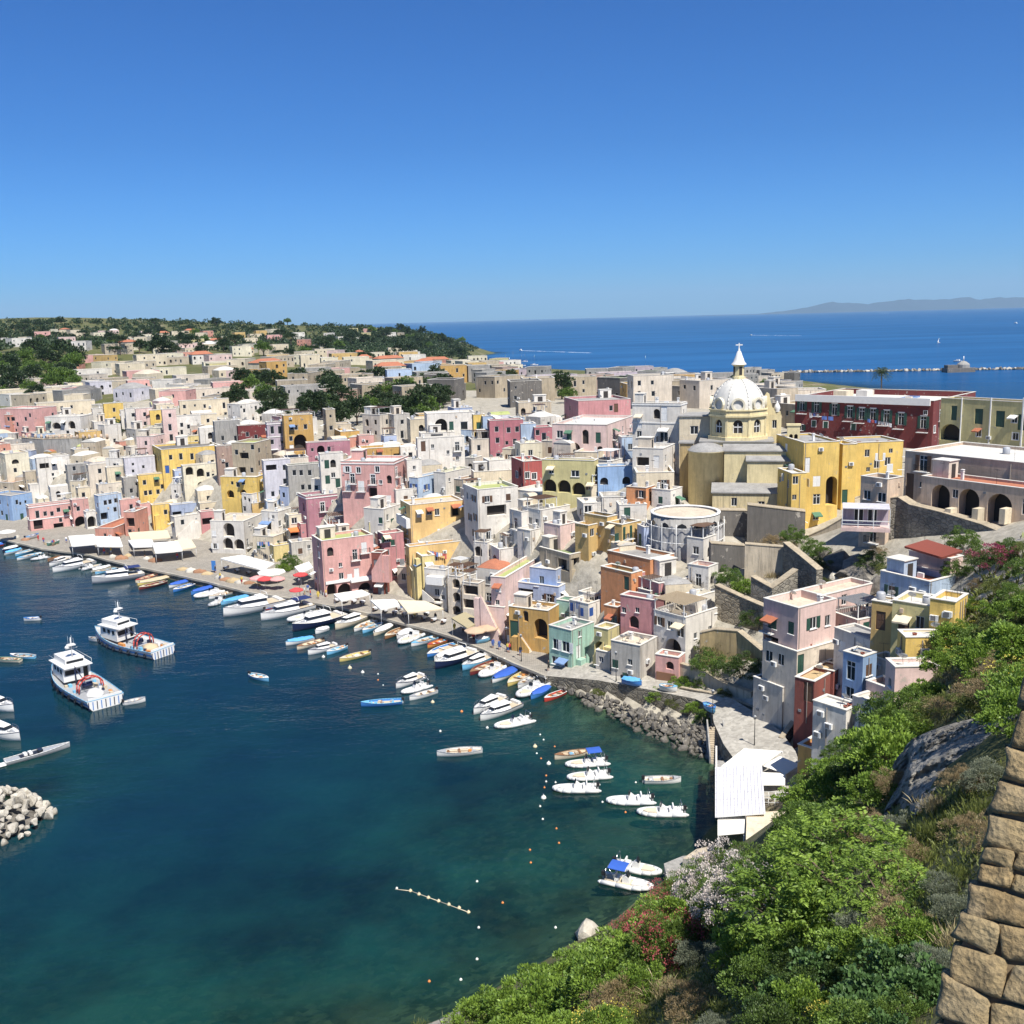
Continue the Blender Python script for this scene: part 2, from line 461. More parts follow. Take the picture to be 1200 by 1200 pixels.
def ground(x, y):
 """height of the built terrain mesh"""
 r = math.hypot(x, y); t = math.atan2(x, y)
 i = int(np.clip(np.searchsorted(_RA, r) - 1, 0, len(_RA) - 2)); fr = min(1, max(0, (r - _RA[i]) / (_RA[i+1] - _RA[i])))
 u = (t - _TA[0]) / (_TA[1] - _TA[0]); j = int(min(max(u, 0), len(_TA) - 2)); fu = min(1, max(0, u - j))
 a = TG[i, j] * (1 - fu) + TG[i, j+1] * fu; b = TG[i+1, j] * (1 - fu) + TG[i+1, j+1] * fu
 return float(a * (1 - fr) + b * fr)
def cast(px, py, far=3000.0, start=15.0, zmin=-99):
 """first hit of a photo pixel with the terrain"""
 d = ray(px, py); h = math.hypot(d.x, d.y)
 r = start; prev = None
 while r < far:
  p = CAM + d * (r / h)
  if p.z < max(ground(p.x, p.y), zmin):
   lo, hi = (prev or r), r
   for _ in range(18):
    m = (lo + hi) / 2; q = CAM + d * (m / h)
    if q.z < max(ground(q.x, q.y), zmin): hi = m
    else: lo = m
   return CAM + d * (hi / h)
  prev = r; r *= 1.012
 return None
def ground_mat(t, m):
 geo = t.new('ShaderNodeNewGeometry'); g = geo.outputs['Position']
 sep = t.new('ShaderNodeSeparateXYZ'); t.l.new(g, sep.inputs[0])
 n1 = t.noise(g, 0.06, 6, 0.6); n2 = t.noise(g, 0.6, 6, 0.65); n3 = t.noise(g, 4.0, 6, 0.65)
 earth = t.mix(t.ramp(n2, [(0.35, 0), (0.65, 1)]), (0.16, 0.12, 0.075), (0.30, 0.25, 0.17))
 grass = t.mix(t.ramp(n3, [(0.35, 0), (0.65, 1)]), (0.035, 0.055, 0.012), (0.14, 0.13, 0.035))
 town = t.mix(t.ramp(n2, [(0.35, 0), (0.65, 1)]), (0.30, 0.27, 0.22), (0.46, 0.42, 0.35))
 scr = t.new('ShaderNodeAttribute', attribute_name='scrub').outputs['Fac']
 col = t.mix(t.ramp(n1, [(0.30, 0), (0.46, 1)]), earth, grass)
 col = t.mix(scr, town, col)
# under water: dark cobbles, weed, paler sand
 v = t.new('ShaderNodeTexVoronoi'); v.inputs['Scale'].default_value = 1.3; t.l.new(g, v.inputs['Vector'])
 sc = t.new('ShaderNodeSeparateColor'); t.l.new(v.outputs['Color'], sc.inputs[0])
 bed = t.mix(sc.outputs[0], (0.035, 0.038, 0.026), (0.20, 0.18, 0.11))
 bed = t.mix(t.ramp(n2, [(0.42, 0.0), (0.6, 0.75)]), bed, (0.018, 0.024, 0.016))
 bed = t.mix(t.ramp(t.noise(g, 0.11, 4), [(0.5, 0.0), (0.62, 0.7)]), bed, (0.16, 0.15, 0.10))
 uw = t.ramp(t.math('ADD', t.math('MULTIPLY', sep.outputs[2], 0.5), 0.45), [(0.40, 1.0), (0.55, 0.0)])
 col = t.mix(uw, col, bed)
 h = t.math('ADD', n3, t.math('MULTIPLY', v.outputs['Distance'], 0.8))
 t.bsdf(col, 0.95, t.bump(h, 0.6, 0.15))
GROUND = mat_new('ground_earth_and_scrub', ground_mat)
me = bpy.data.meshes.new('terrain')
_nr, _nt = len(_RA), len(_TA)
_vv = np.column_stack([_P, _Z]).tolist()
_ff = [(i*_nt + j, i*_nt + j + 1, (i+1)*_nt + j + 1, (i+1)*_nt + j) for i in range(_nr - 1) for j in range(_nt - 1)]
me.from_pydata(_vv, [], _ff); me.materials.append(GROUND)
_rr = np.hypot(_P[:, 0], _P[:, 1])
_scr = np.where(_rr > 430, 1.0, np.where((_rr < 110) & (_P[:, 0] > -5), 1.0, 0.12)).astype(np.float32)
_at = me.attributes.new('scrub', 'FLOAT', 'POINT'); _at.data.foreach_set('value', _scr)
me.polygons.foreach_set('use_smooth', [True] * len(_ff)); me.update()
terrain = tag(link('terrain', me), kind='structure', label='rocky island ground rising from the harbour')
# --- sea
def water_mat(t, m):
 g = t.new('ShaderNodeNewGeometry').outputs['Position']
 cl = t.new('ShaderNodeAttribute', attribute_name='clarity').outputs['Fac']
 sh = t.new('ShaderNodeAttribute', attribute_name='shelf').outputs['Fac']
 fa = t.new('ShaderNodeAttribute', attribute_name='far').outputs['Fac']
 big = t.noise(g, 0.012, 3); mid = t.noise(g, 0.05, 5, 0.65)
 deep = t.mix(t.ramp(big, [(0.35, 0), (0.65, 1)]), (0.0022, 0.017, 0.034), (0.0035, 0.028, 0.050))
 teal = t.mix(t.ramp(mid, [(0.38, 0), (0.62, 1)]), (0.003, 0.018, 0.018), (0.008, 0.066, 0.055))
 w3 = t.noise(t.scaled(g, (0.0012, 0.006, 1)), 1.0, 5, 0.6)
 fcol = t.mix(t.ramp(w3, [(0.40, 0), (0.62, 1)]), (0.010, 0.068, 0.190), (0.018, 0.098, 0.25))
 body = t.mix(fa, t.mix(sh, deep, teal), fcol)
 w1 = t.noise(t.scaled(g, (0.9, 1.5, 1)), 0.9, 3, 0.6)
 w2 = t.noise(t.scaled(g, (0.25, 0.5, 1)), 0.7, 4, 0.6)
 patch = t.noise(t.scaled(g, (0.02, 0.05, 1)), 1.0, 3)
 h = t.math('MULTIPLY', t.math('ADD', t.math('MULTIPLY', w1, 0.4), w2), t.math('ADD', t.math('MULTIPLY', t.ramp(patch, [(0.35, 0), (0.65, 1)]), 0.9), 0.35))
 nrm = t.bump(h, 0.6, 0.26)
 dif = t.new('ShaderNodeBsdfDiffuse'); t.l.new(body, dif.inputs['Color']); t.l.new(nrm, dif.inputs['Normal'])
 tr = t.new('ShaderNodeBsdfTransparent'); tr.inputs['Color'].default_value = (0.55, 0.76, 0.66, 1)
 mx = t.new('ShaderNodeMixShader'); t.l.new(cl, mx.inputs[0]); t.l.new(dif.outputs[0], mx.inputs[1]); t.l.new(tr.outputs[0], mx.inputs[2])
 gl = t.new('ShaderNodeBsdfGlossy'); gl.inputs['Roughness'].default_value = 0.08; t.l.new(nrm, gl.inputs['Normal'])
 fr = t.new('ShaderNodeFresnel'); fr.inputs['IOR'].default_value = 1.33; t.l.new(nrm, fr.inputs['Normal'])
 fac = t.math('MINIMUM', fr.outputs[0], t.math('SUBTRACT', 0.45, t.math('MULTIPLY', fa, 0.30)))
 m2 = t.new('ShaderNodeMixShader'); t.l.new(fac, m2.inputs[0]); t.l.new(mx.outputs[0], m2.inputs[1]); t.l.new(gl.outputs[0], m2.inputs[2])
 t.l.new(m2.outputs[0], t.out.inputs['Surface'])
WATER = mat_new('sea_water', water_mat)
_rw = np.concatenate([np.arange(45, 330, 2.5), np.geomspace(330, 3000, 60), np.geomspace(3200, 60000, 30)])
_tw = np.radians(np.linspace(-58, 58, 240))
_pw = np.array([[r * math.sin(a), r * math.cos(a)] for r in _rw for a in _tw])
_zt = tz_arr(np.clip(_pw, -3000, 3000))
clar = np.where(np.hypot(_pw[:, 0], _pw[:, 1]) < 2000, np.exp(-np.clip(-_zt, 0, 50) / 3.0), 0.0) * 0.97
shelf = np.exp(-np.clip(-_zt - 2.0, 0, 50) / 4.0); shelf[np.hypot(_pw[:, 0], _pw[:, 1]) > 400] *= 0.1
me = bpy.data.meshes.new('sea')
_nt2 = len(_tw)
me.from_pydata(np.column_stack([_pw, np.zeros(len(_pw))]).tolist(), [], [(i*_nt2 + j, i*_nt2 + j + 1, (i+1)*_nt2 + j + 1, (i+1)*_nt2 + j) for i in range(len(_rw) - 1) for j in range(_nt2 - 1)])
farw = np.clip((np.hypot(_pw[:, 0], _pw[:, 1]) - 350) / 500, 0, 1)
for nm, arr in (('clarity', clar), ('shelf', shelf), ('far', farw)):
 a = me.attributes.new(nm, 'FLOAT', 'POINT'); a.data.foreach_set('value', arr.astype(np.float32))
me.materials.append(WATER); me.update()
sea = tag(link('sea', me), kind='structure', label='blue sea and harbour water turning teal over the shallows')
# --- quay and path
def paving_mat(t, m):
 g = t.new('ShaderNodeNewGeometry').outputs['Position']
 br = t.new('ShaderNodeTexBrick'); br.inputs['Scale'].default_value = 0.8
 br.inputs['Color1'].default_value = (0.27, 0.25, 0.21, 1); br.inputs['Color2'].default_value = (0.40, 0.36, 0.30, 1); br.inputs['Mortar'].default_value = (0.16, 0.14, 0.12, 1)
 br.inputs['Mortar Size'].default_value = 0.025
 t.l.new(g, br.inputs['Vector'])
 n = t.noise(g, 0.5, 6, 0.65)
 col = t.mix(t.ramp(n, [(0.35, 0.0), (0.7, 0.6)]), br.outputs['Color'], (0.20, 0.18, 0.15))
 t.bsdf(col, 0.9, t.bump(t.noise(g, 6, 4), 0.3, 0.04))
PAVING = mat_new('harbour_paving', paving_mat)
QSTONE = stonewall('quay_stone', (0.13, 0.115, 0.09), (0.30, 0.27, 0.21), 1.1)
def slab(name, poly, zb, mats, label, zs=None):
 bm = bmesh.new()
 top = [bm.verts.new((p.x, p.y, p.z)) for p in poly]
 f = bm.faces.new(top); f.normal_update()
 if f.normal.z < 0: f.normal_flip()
 bmesh.ops.triangulate(bm, faces=[f])
 n = len(poly)
 bot = [bm.verts.new((p.x, p.y, zb)) for p in poly]
 for i in range(n):
  j = (i + 1) % n
  q = bm.faces.new((top[i], top[j], bot[j], bot[i])); q.material_index = 1
 me = bpy.data.meshes.new(name); bm.to_mesh(me); bm.free()
 for x in mats: me.materials.append(x)
 return tag(link(name, me), kind='structure', label=label)
quay = slab('quay', quay_poly, -4.0, [PAVING, QSTONE], 'stone paved harbour quay along the waterfront')
# raised kerb course of single blocks along the quay edge
kerb_v = []
KERB = plain('quay_kerb_stone', (0.36, 0.33, 0.27), 0.9, 0, 0.25, 2.0, 0.3)
qpts = [atz(px, py, QZ) for px, py in QE]
kb = MB().box((-0.5, -0.22, -0.35), (0.5, 0.22, 0.06)).mesh('kerb_stone', [KERB])
rr = random.Random(3)
ki = 0
for a, b in zip(qpts[:-1], qpts[1:]):
 d = b - a; L = d.length; n = max(1, int(L / 1.5)); ang = math.atan2(d.y, d.x)
 if b.x < -150: continue
 for k in range(n):
  c = a + d * ((k + 0.5) / n)
  link('kerb_stone', kb, quay, (c.x, c.y, QZ + rr.uniform(-0.01, 0.03)), (0, 0, ang), (L / n * 0.985, 1, 1))
def cobble_mat(t, m):
 g = t.new('ShaderNodeNewGeometry').outputs['Position']
 v = t.new('ShaderNodeTexVoronoi'); v.inputs['Scale'].default_value = 2.4; t.l.new(g, v.inputs['Vector'])
 sc = t.new('ShaderNodeSeparateColor'); t.l.new(v.outputs['Color'], sc.inputs[0])
 n = t.noise(g, 0.4, 6, 0.65)
 col = t.mix(sc.outputs[0], (0.30, 0.28, 0.24), (0.46, 0.43, 0.37))
 col = t.mix(t.ramp(n, [(0.4, 0.0), (0.7, 0.5)]), col, (0.22, 0.2, 0.17))
 t.bsdf(col, 0.9, t.bump(t.math('MULTIPLY', v.outputs['Distance'], -1.0), 0.5, 0.05))
COBBLE = mat_new('cobbled_ramp', cobble_mat)
path = slab('path', path_poly, -1.5, [COBBLE, QSTONE], 'pale cobbled path and ramp above the rocky shore')
# --- colours of the town
PL = {}
def pal(key, rgb, wear=0.35, k=0.92):
 c = S(*rgb, k); g = sum(c) / 3; sat = 0.80
 PL[key] = plaster('plaster_' + key, tuple(g + (x - g) * sat for x in c), min(.9, wear * 1.8))
pal('white', (234, 226, 212), 0.24); pal('offwhite', (230, 214, 190), 0.32); pal('dirtywhite', (208, 200, 186), 0.75); pal('cream', (232, 214, 178), 0.3)
pal('palecream', (236, 224, 190), 0.3); pal('pink', (232, 168, 156), 0.28); pal('palepink', (236, 200, 188), 0.25); pal('salmon', (222, 148, 122), 0.35)
pal('rose', (214, 140, 140), 0.3); pal('mauve', (192, 124, 138), 0.3); pal('magenta', (192, 108, 118), 0.3); pal('red', (196, 82, 72), 0.35)
pal('darkred', (128, 42, 40), 0.4); pal('brick', (158, 78, 62), 0.35); pal('orange', (236, 152, 80), 0.3); pal('peach', (246, 200, 112), 0.2)
pal('yellow', (244, 202, 76), 0.32); pal('paleyellow', (240, 216, 132), 0.3); pal('ochre', (214, 164, 66), 0.4); pal('mustard', (226, 184, 96), 0.3)
pal('straw', (222, 208, 134), 0.25); pal('blue', (142, 180, 224), 0.3); pal('paleblue', (176, 200, 226), 0.3); pal('periwinkle', (176, 192, 224), 0.25)
pal('lavender', (216, 212, 220), 0.3); pal('lilac', (196, 178, 190), 0.35); pal('mint', (164, 208, 184), 0.3); pal('tuff', (190, 172, 140), 0.7)
pal('grey', (170, 166, 158), 0.7); pal('darkgrey', (118, 112, 104), 0.7); pal('beige', (206, 188, 158), 0.5); pal('taupe', (216, 188, 158), 0.3)
pal('stucco', (232, 210, 152), 0.5); pal('apse', (240, 220, 158), 0.3); pal('terracotta', (186, 98, 70), 0.3)
pal('brownpink', (180, 148, 130), 0.6); pal('brownyellow', (196, 168, 108), 0.7)
def roofmat(name, c, c2):
 def fn(t, m):
  g = t.new('ShaderNodeNewGeometry').outputs['Position']
  n = t.noise(g, 0.5, 6, 0.65); n2 = t.noise(g, 3.0, 5, 0.6)
  oi = t.new('ShaderNodeObjectInfo').outputs['Random']
  col = t.mix(t.ramp(n, [(0.35, 0), (0.68, 1)]), c, c2)
  col = t.mix(t.ramp(n2, [(0.5, 0), (0.72, 0.55)]), col, tuple(x * 0.55 for x in c2))
  col = t.mix(t.math('MULTIPLY', oi, 0.3), col, tuple(x * 0.6 for x in c))
  t.bsdf(col, 0.9, t.bump(n2, 0.25, 0.05))
 return mat_new(name, fn)
ROOF = {'white': roofmat('roof_lime_white', (0.70, 0.68, 0.63), (0.52, 0.49, 0.43)), 'cream': roofmat('roof_cream', (0.62, 0.54, 0.42), (0.46, 0.39, 0.30)),
 'grey': roofmat('roof_grey_bitumen', (0.36, 0.35, 0.33), (0.22, 0.21, 0.20)), 'green': roofmat('roof_green_coating', (0.16, 0.24, 0.11), (0.30, 0.32, 0.16)),
 'lime': roofmat('roof_lime_green', (0.36, 0.42, 0.14), (0.46, 0.44, 0.22)), 'blue': roofmat('roof_blue_coating', (0.14, 0.38, 0.72), (0.24, 0.46, 0.74)),
 'dark': roofmat('roof_dark', (0.11, 0.105, 0.10), (0.20, 0.19, 0.175)), 'terra': roofmat('roof_terracotta', (0.46, 0.17, 0.09), (0.34, 0.13, 0.075)),
 'sand': roofmat('roof_sandy', (0.52, 0.38, 0.20), (0.40, 0.30, 0.17))}
COPING = plain('coping_plaster', (0.60, 0.57, 0.51), 0.9, 0, 0.15, 1.5)
TRIM = plain('white_trim_plaster', (0.70, 0.69, 0.66), 0.9, 0, 0.12, 1.5)
# --- shared window pieces (unit size: 1 x 1, scaled to the opening)
def window_mesh(nm, tall=False):
 b = MB(); t = 0.07; d = 0.035
 tz_ = 0.07 * (0.6 if tall else 0.8)
 b.box((-0.5, -d, 0), (-0.5 + t, d, 1)).box((0.5 - t, -d, 0), (0.5, d, 1)).box((-0.5 + t, -d, 0), (0.5 - t, d, tz_)).box((-0.5 + t, -d, 1 - tz_), (0.5 - t, d, 1)).box((-0.035, -d, tz_), (0.035, d, 1 - tz_))
 if tall: b.box((-0.5 + t, -d, 0.70), (0.5 - t, d, 0.74))
 return b.mesh(nm, [WOODW])
WM = window_mesh('window'); WMT = window_mesh('window', True)
WMF = (lambda b: b.mesh('window', [WOODW, GLASS]))(MB().box((-0.5, -0.03, 0), (0.5, 0.03, 1), 0).box((-0.43, -0.045, 0.06), (0.43, -0.031, 0.94), 1))
PANE = MB().box((-0.46, -0.006, 0.03), (0.46, 0.006, 0.97)).mesh('pane', [GLASS])
def shutter_mesh(mt):
 b = MB()
 b.box((0, -0.02, 0), (1, 0.02, 1))
 for k in range(6):
  z = 0.06 + k * 0.15
  b.box((0.12, -0.04, z), (0.88, -0.02, z + 0.09))
 return b.mesh('shutter', [mt])
SHUT = {'g': shutter_mesh(WOODG), 'b': shutter_mesh(WOODB), 'n': shutter_mesh(WOODN), 'y': shutter_mesh(WOODY), 'w': shutter_mesh(WOODW)}
DOORM = {}
for k, mt in (('g', WOODG), ('b', WOODB), ('n', WOODN), ('y', WOODY), ('w', WOODW)):
 b = MB().box((-0.5, -0.03, 0), (0.5, 0.03, 1)).box((-0.42, -0.05, 0.08), (-0.06, -0.03, 0.46)).box((0.06, -0.05, 0.08), (0.42, -0.03, 0.46)).box((-0.42, -0.05, 0.54), (-0.06, -0.03, 0.92)).box((0.06, -0.05, 0.54), (0.42, -0.03, 0.92))
 DOORM[k] = b.mesh('door', [mt])
SILL = MB().box((-0.58, -0.14, -0.05), (0.58, 0.06, 0.03)).mesh('sill', [TRIM])
# surround: flat plaster band around an opening, unit opening
SUR = MB().box((-0.62, -0.025, -0.02), (-0.5, 0.05, 1.08)).box((0.5, -0.025, -0.02), (0.62, 0.05, 1.08)).box((-0.5, -0.025, 1.0), (0.5, 0.05, 1.08)).mesh('surround', [TRIM])
def balcony_mesh():
 b = MB().box((-0.5, -0.75, -0.12), (0.5, 0, 0), 0)
 for i in range(12):
  x = -0.49 + 0.98 * i / 11
  b.box((x - 0.008, -0.74, 0), (x + 0.008, -0.715, 0.95), 1)
 for s in (-0.495, 0.48):
  for k in range(4):
   y = -0.7 + k * 0.18
   b.box((s, y, 0), (s + 0.015, y + 0.02, 0.95), 1)
  b.box((s, -0.74, 0.95), (s + 0.015, 0, 0.99), 1)
 b.box((-0.5, -0.75, 0.95), (0.5, -0.71, 0.99), 1)
 return b.mesh('balcony', [TRIM, IRON])
BALC = balcony_mesh()
def dish_mesh():
 b = MB()
 b.lathe([(0.02, 0.0), (0.2, 0.02), (0.36, 0.075), (0.45, 0.13)], 0, 14)
 b.tube((0, 0, 0), (0.0, 0.0, -0.25), 0.02, 0.02, 1).tube((0, 0, -0.25), (0.1, 0, -0.9), 0.025, 0.025, 1)
 b.tube((0.3, 0, 0.06), (0, 0, 0.42), 0.012, 0.012, 1)
 return b.mesh('satellite_dish', [plain('dish_grey', (0.55, 0.54, 0.52), 0.5), IRON])
DISH = dish_mesh()
def chimney_mesh():
 b = MB().box((-0.25, -0.25, 0), (0.25, 0.25, 0.9)).box((-0.31, -0.31, 0.9), (0.31, 0.31, 0.98))
 for sx in (-1, 1):
  for sy in (-1, 1):
   b.box((sx*0.22 - 0.05, sy*0.22 - 0.05, 0.98), (sx*0.22 + 0.05, sy*0.22 + 0.05, 1.16))
 b.box((-0.32, -0.32, 1.16), (0.32, 0.32, 1.24))
 return b.mesh('chimney', [TRIM])
CHIM = chimney_mesh()
TANK = MB().lathe([(0, 0), (0.5, 0), (0.52, 0.1), (0.52, 0.85), (0.4, 1.0), (0.15, 1.06), (0, 1.06)], 0, 12).mesh('water_tank', [plain('tank_grey', (0.35, 0.36, 0.38), 0.5)])
ACU = MB().box((-0.42, -0.16, 0), (0.42, 0.16, 0.58)).box((-0.30, -0.18, 0.06), (0.18, -0.16, 0.52), 1).mesh('air_conditioner', [WOODW, plain('ac_grille', (0.16, 0.16, 0.16), 0.6)])
PIPE = MB().tube((0, 0, 0), (0, 0, 1), 0.05, 0.05, 0, 6).mesh('drainpipe', [plain('pipe_grey', (0.28, 0.25, 0.22), 0.6)])
HOUSES = []
HRND = random.Random(11)
def cut_face(b, fn, W, H, ops, mat=0):
 """wall face of W x H with real openings; fn(u, v, n) gives the point n metres inside the face"""
 US = sorted({0.0, W} | {o['u0'] for o in ops} | {o['u1'] for o in ops})
 VS = sorted({0.0, H} | {o['v0'] for o in ops} | {o['v1'] for o in ops})
 for i in range(len(US) - 1):
  uc = (US[i] + US[i+1]) / 2
# merge vertically
  start = None
  for j in range(len(VS) - 1):
   vc = (VS[j] + VS[j+1]) / 2
   hole = any(o['u0'] < uc < o['u1'] and o['v0'] < vc < o['v1'] for o in ops)
   if not hole and start is None: start = VS[j]
   if (hole or j == len(VS) - 2) and start is not None:
    e = VS[j] if hole else VS[j+1]
    b.poly([fn(US[i], start, 0), fn(US[i+1], start, 0), fn(US[i+1], e, 0), fn(US[i], e, 0)], mat)
    start = None
 for o in ops:
  u0, u1, v0, v1, dp = o['u0'], o['u1'], o['v0'], o['v1'], o['dep']
  if o['arch']:
   r = (u1 - u0) / 2; uc = (u0 + u1) / 2; rise = min(r, (v1 - v0) * 0.6); vs = v1 - rise
   cur = [(uc - r * math.cos(math.pi * k / 10), vs + rise * math.sin(math.pi * k / 10)) for k in range(11)]
   for k in range(5):
    b.poly([fn(u0, v1, 0), fn(*cur[k], 0), fn(*cur[k+1], 0)], mat)
    b.poly([fn(u1, v1, 0), fn(*cur[10-k-1], 0), fn(*cur[10-k], 0)], mat)
   out = [(u0, v0)] + cur + [(u1, v0)]
  else:
   out = [(u0, v0), (u0, v1), (u1, v1), (u1, v0)]
  for k in range(len(out)):
   p, q = out[k], out[(k + 1) % len(out)]
   b.poly([fn(*p, 0), fn(*q, 0), fn(*q, dp), fn(*p, dp)], mat)
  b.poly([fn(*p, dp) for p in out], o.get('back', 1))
def add_window(parent, face, o, near, rnd, shut, surround):
 """furnish one opening: the window or door object and its sub-parts"""
 u0, u1, v0, v1 = o['u0'], o['u1'], o['v0'], o['v1']
 w, h = u1 - u0, v1 - v0; uc = (u0 + u1) / 2
 n = o['dep'] - 0.10
 if face == 'r': loc = (uc, n, v0); rz = 0.0
 else: loc = (n, uc, v0); rz = -math.pi / 2
 def sub(name, mesh, par, l, s, rz_=0.0, dn=0.0):
  return link(name, mesh, par, l, (0, 0, rz_), s)
 k = o['k']
 front = lambda dn: ((uc, -dn, v0) if face == 'r' else (-dn, uc, v0))
 if k in 'wstbv':
  tall = h > 1.75
  if near is False:
   link('window', WMF, parent, loc, (0, 0, rz), (w, 1, h)); return
  win = link('window', WMT if tall else WM, parent, loc, (0, 0, rz), (w, 1, h))
  link('pane', PANE, win)
  if near:
   if k in 'wv' and not tall: link('sill', SILL, parent, front(0), (0, 0, rz), (w, 1, 1))
   if surround: link('surround', SUR, parent, front(0), (0, 0, rz), (w, 1, h))
   if k in 'st' or (k in 'wb' and rnd.random() < 0.55):
    mesh = SHUT[shut]
    if k == 's' or rnd.random() < 0.5 and k != 't':       # closed
     for sg in (-1, 1):
      l = (uc + (-w/2 if sg < 0 else 0), 0.03, v0) if face == 'r' else (0.03, uc + (w/2 if sg < 0 else 0), v0)
      link('shutter', mesh, parent, l, (0, 0, rz), (w/2 * 0.97, 1, h * 0.98))
    else:                                                  # folded open
     for sg in (-1, 1):
      l = (uc + sg * w/2 - (w/2 if sg < 0 else 0), -0.045, v0) if face == 'r' else (-0.045, uc + sg * w/2 + (w/2 if sg > 0 else 0), v0)
      link('shutter', mesh, parent, l, (0, 0, rz), (w/2, 1, h))
   if k == 'b':
    link('balcony', BALC, parent, front(0), (0, 0, rz), (w + 1.0, 1, 1))
 elif k == 'd':
  link('door', DOORM[shut], parent, loc, (0, 0, rz), (w, 1, h))
 elif k == 'g':      # garage-like dark shop opening: left open
  pass
def build_box(root, off, W, D, H, col, roof, opsR, opsL, near, rnd, shut='g', surround=False, ph=0.5, coping=True, vault=0, deckmat=None, trim=0, zb=0.0, wallname='wall', back_ops=True, gable=None):
 """one rectangular volume of a house, local frame: near corner at off, X along the right face, Y along the left face"""
 ox, oy = off
 b = MB()
 fr = lambda u, v, n: (ox + u, oy + n, zb + v)
 fl = lambda u, v, n: (ox + n, oy + u, zb + v)
 cut_face(b, fr, W, H, opsR); cut_face(b, fl, D, H, opsL)
 b.poly([(ox + W, oy, zb), (ox + W, oy + D, zb), (ox + W, oy + D, zb + H), (ox + W, oy, zb + H)])
 b.poly([(ox, oy + D, zb), (ox + W, oy + D, zb), (ox + W, oy + D, zb + H), (ox, oy + D, zb + H)])
 t = min(0.28, W * 0.2, D * 0.2); z1 = zb + H; zd = z1 - ph
 if vault == 0:
  i0, i1, j0, j1 = ox + t, ox + W - t, oy + t, oy + D - t
  for (p, q) in (((i0, j0), (i1, j0)), ((i1, j0), (i1, j1)), ((i1, j1), (i0, j1)), ((i0, j1), (i0, j0))):
   b.poly([(*p, zd), (*q, zd), (*q, z1), (*p, z1)])
  b.poly([(ox, oy, z1), (ox + W, oy, z1), (i1, j0, z1), (i0, j0, z1)]); b.poly([(ox + W, oy, z1), (ox + W, oy + D, z1), (i1, j1, z1), (i1, j0, z1)])
  b.poly([(ox + W, oy + D, z1), (ox, oy + D, z1), (i0, j1, z1), (i1, j1, z1)]); b.poly([(ox, oy + D, z1), (ox, oy, z1), (i0, j0, z1), (i0, j1, z1)])
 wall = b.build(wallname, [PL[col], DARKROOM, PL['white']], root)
 rb = MB()
 if vault == 0:
  rb.box((ox + t, oy + t, zd - 0.15), (ox + W - t, oy + D - t, zd), 0)
  if coping:
   e = 0.07
   rb.box((ox - e, oy - e, z1 + 0.003), (ox + W + e, oy + t + 0.03, z1 + 0.09), 1); rb.box((ox - e, oy + D - t - 0.03, z1 + 0.003), (ox + W + e, oy + D + e, z1 + 0.09), 1)
   rb.box((ox - e, oy + t + 0.03, z1 + 0.003), (ox + t + 0.03, oy + D - t - 0.03, z1 + 0.09), 1); rb.box((ox + W - t - 0.03, oy + t + 0.03, z1 + 0.003), (ox + W + e, oy + D - t - 0.03, z1 + 0.09), 1)
 elif vault == 1:    # barrel vault across the shorter side
  seg = 10; rise = min(W, D) * 0.16
  if W <= D: rows = [[(ox + W * i / seg, oy + dy, z1 - 0.02 + rise * math.sin(math.pi * i / seg) + 0.05) for i in range(seg + 1)] for dy in (-0.1, D + 0.1)]
  else: rows = [[(ox + dx, oy + D * i / seg, z1 - 0.02 + rise * math.sin(math.pi * i / seg) + 0.05) for i in range(seg + 1)] for dx in (-0.1, W + 0.1)]
  rb.grid(rows, 0); rb.poly(rows[0], 1); rb.poly(rows[1], 1)
 elif vault == 2:    # pillow dome (extradossed vault)
  n = 10; rise = min(W, D) * 0.22
  rows = [[(ox + W * i / n, oy + D * j / n, z1 + 0.04 + rise * (max(0, math.sin(math.pi * i / n)) * max(0, math.sin(math.pi * j / n))) ** 0.6) for i in range(n + 1)] for j in range(n + 1)]
  rb.grid(rows, 0)
 elif vault == 3:    # low tiled pitched roof, ridge along X
  r = D * 0.2; e = 0.35
  A = [(ox - e, oy - e, z1), (ox + W + e, oy - e, z1), (ox + W + e, oy + D + e, z1), (ox - e, oy + D + e, z1)]
  m0 = (ox + min(W, D) * 0.3, oy + D / 2, z1 + r); m1 = (ox + W - min(W, D) * 0.3, oy + D / 2, z1 + r)
  rb.poly([A[0], A[1], m1, m0]); rb.poly([A[1], A[2], m1]); rb.poly([A[2], A[3], m0, m1]); rb.poly([A[3], A[0], m0])
  rb.poly([A[3], A[2], A[1], A[0]], 1)
 roofo = rb.build('roof', [ROOF[roof], COPING], root)
 if trim:
  for zz in ([zb + H - ph - 0.1] if trim == 1 else [zb + H - ph - 0.1, zb + H - ph - 3.6]):
   if zz > zb + 1:
    c = MB(); e = 0.10
    c.box((ox - e, oy - e, zz), (ox + W + e, oy - 0.003, zz + 0.22)); c.box((ox - e, oy - 0.003, zz), (ox - 0.003, oy + D + e, zz + 0.22))
    c.build('cornice', [TRIM], root)
 for o in opsR:
  if not o.get('raw'): add_window(root, 'r', dict(o, u0=o['u0'] + ox, u1=o['u1'] + ox, v0=o['v0'] + zb, v1=o['v1'] + zb, dep=o['dep'] + oy), near, rnd, shut, surround)
 for o in opsL:
  if not o.get('raw'): add_window(root, 'l', dict(o, u0=o['u0'] + oy, u1=o['u1'] + oy, v0=o['v0'] + zb, v1=o['v1'] + zb, dep=o['dep'] + ox), near, rnd, shut, surround)
 return wall, roofo
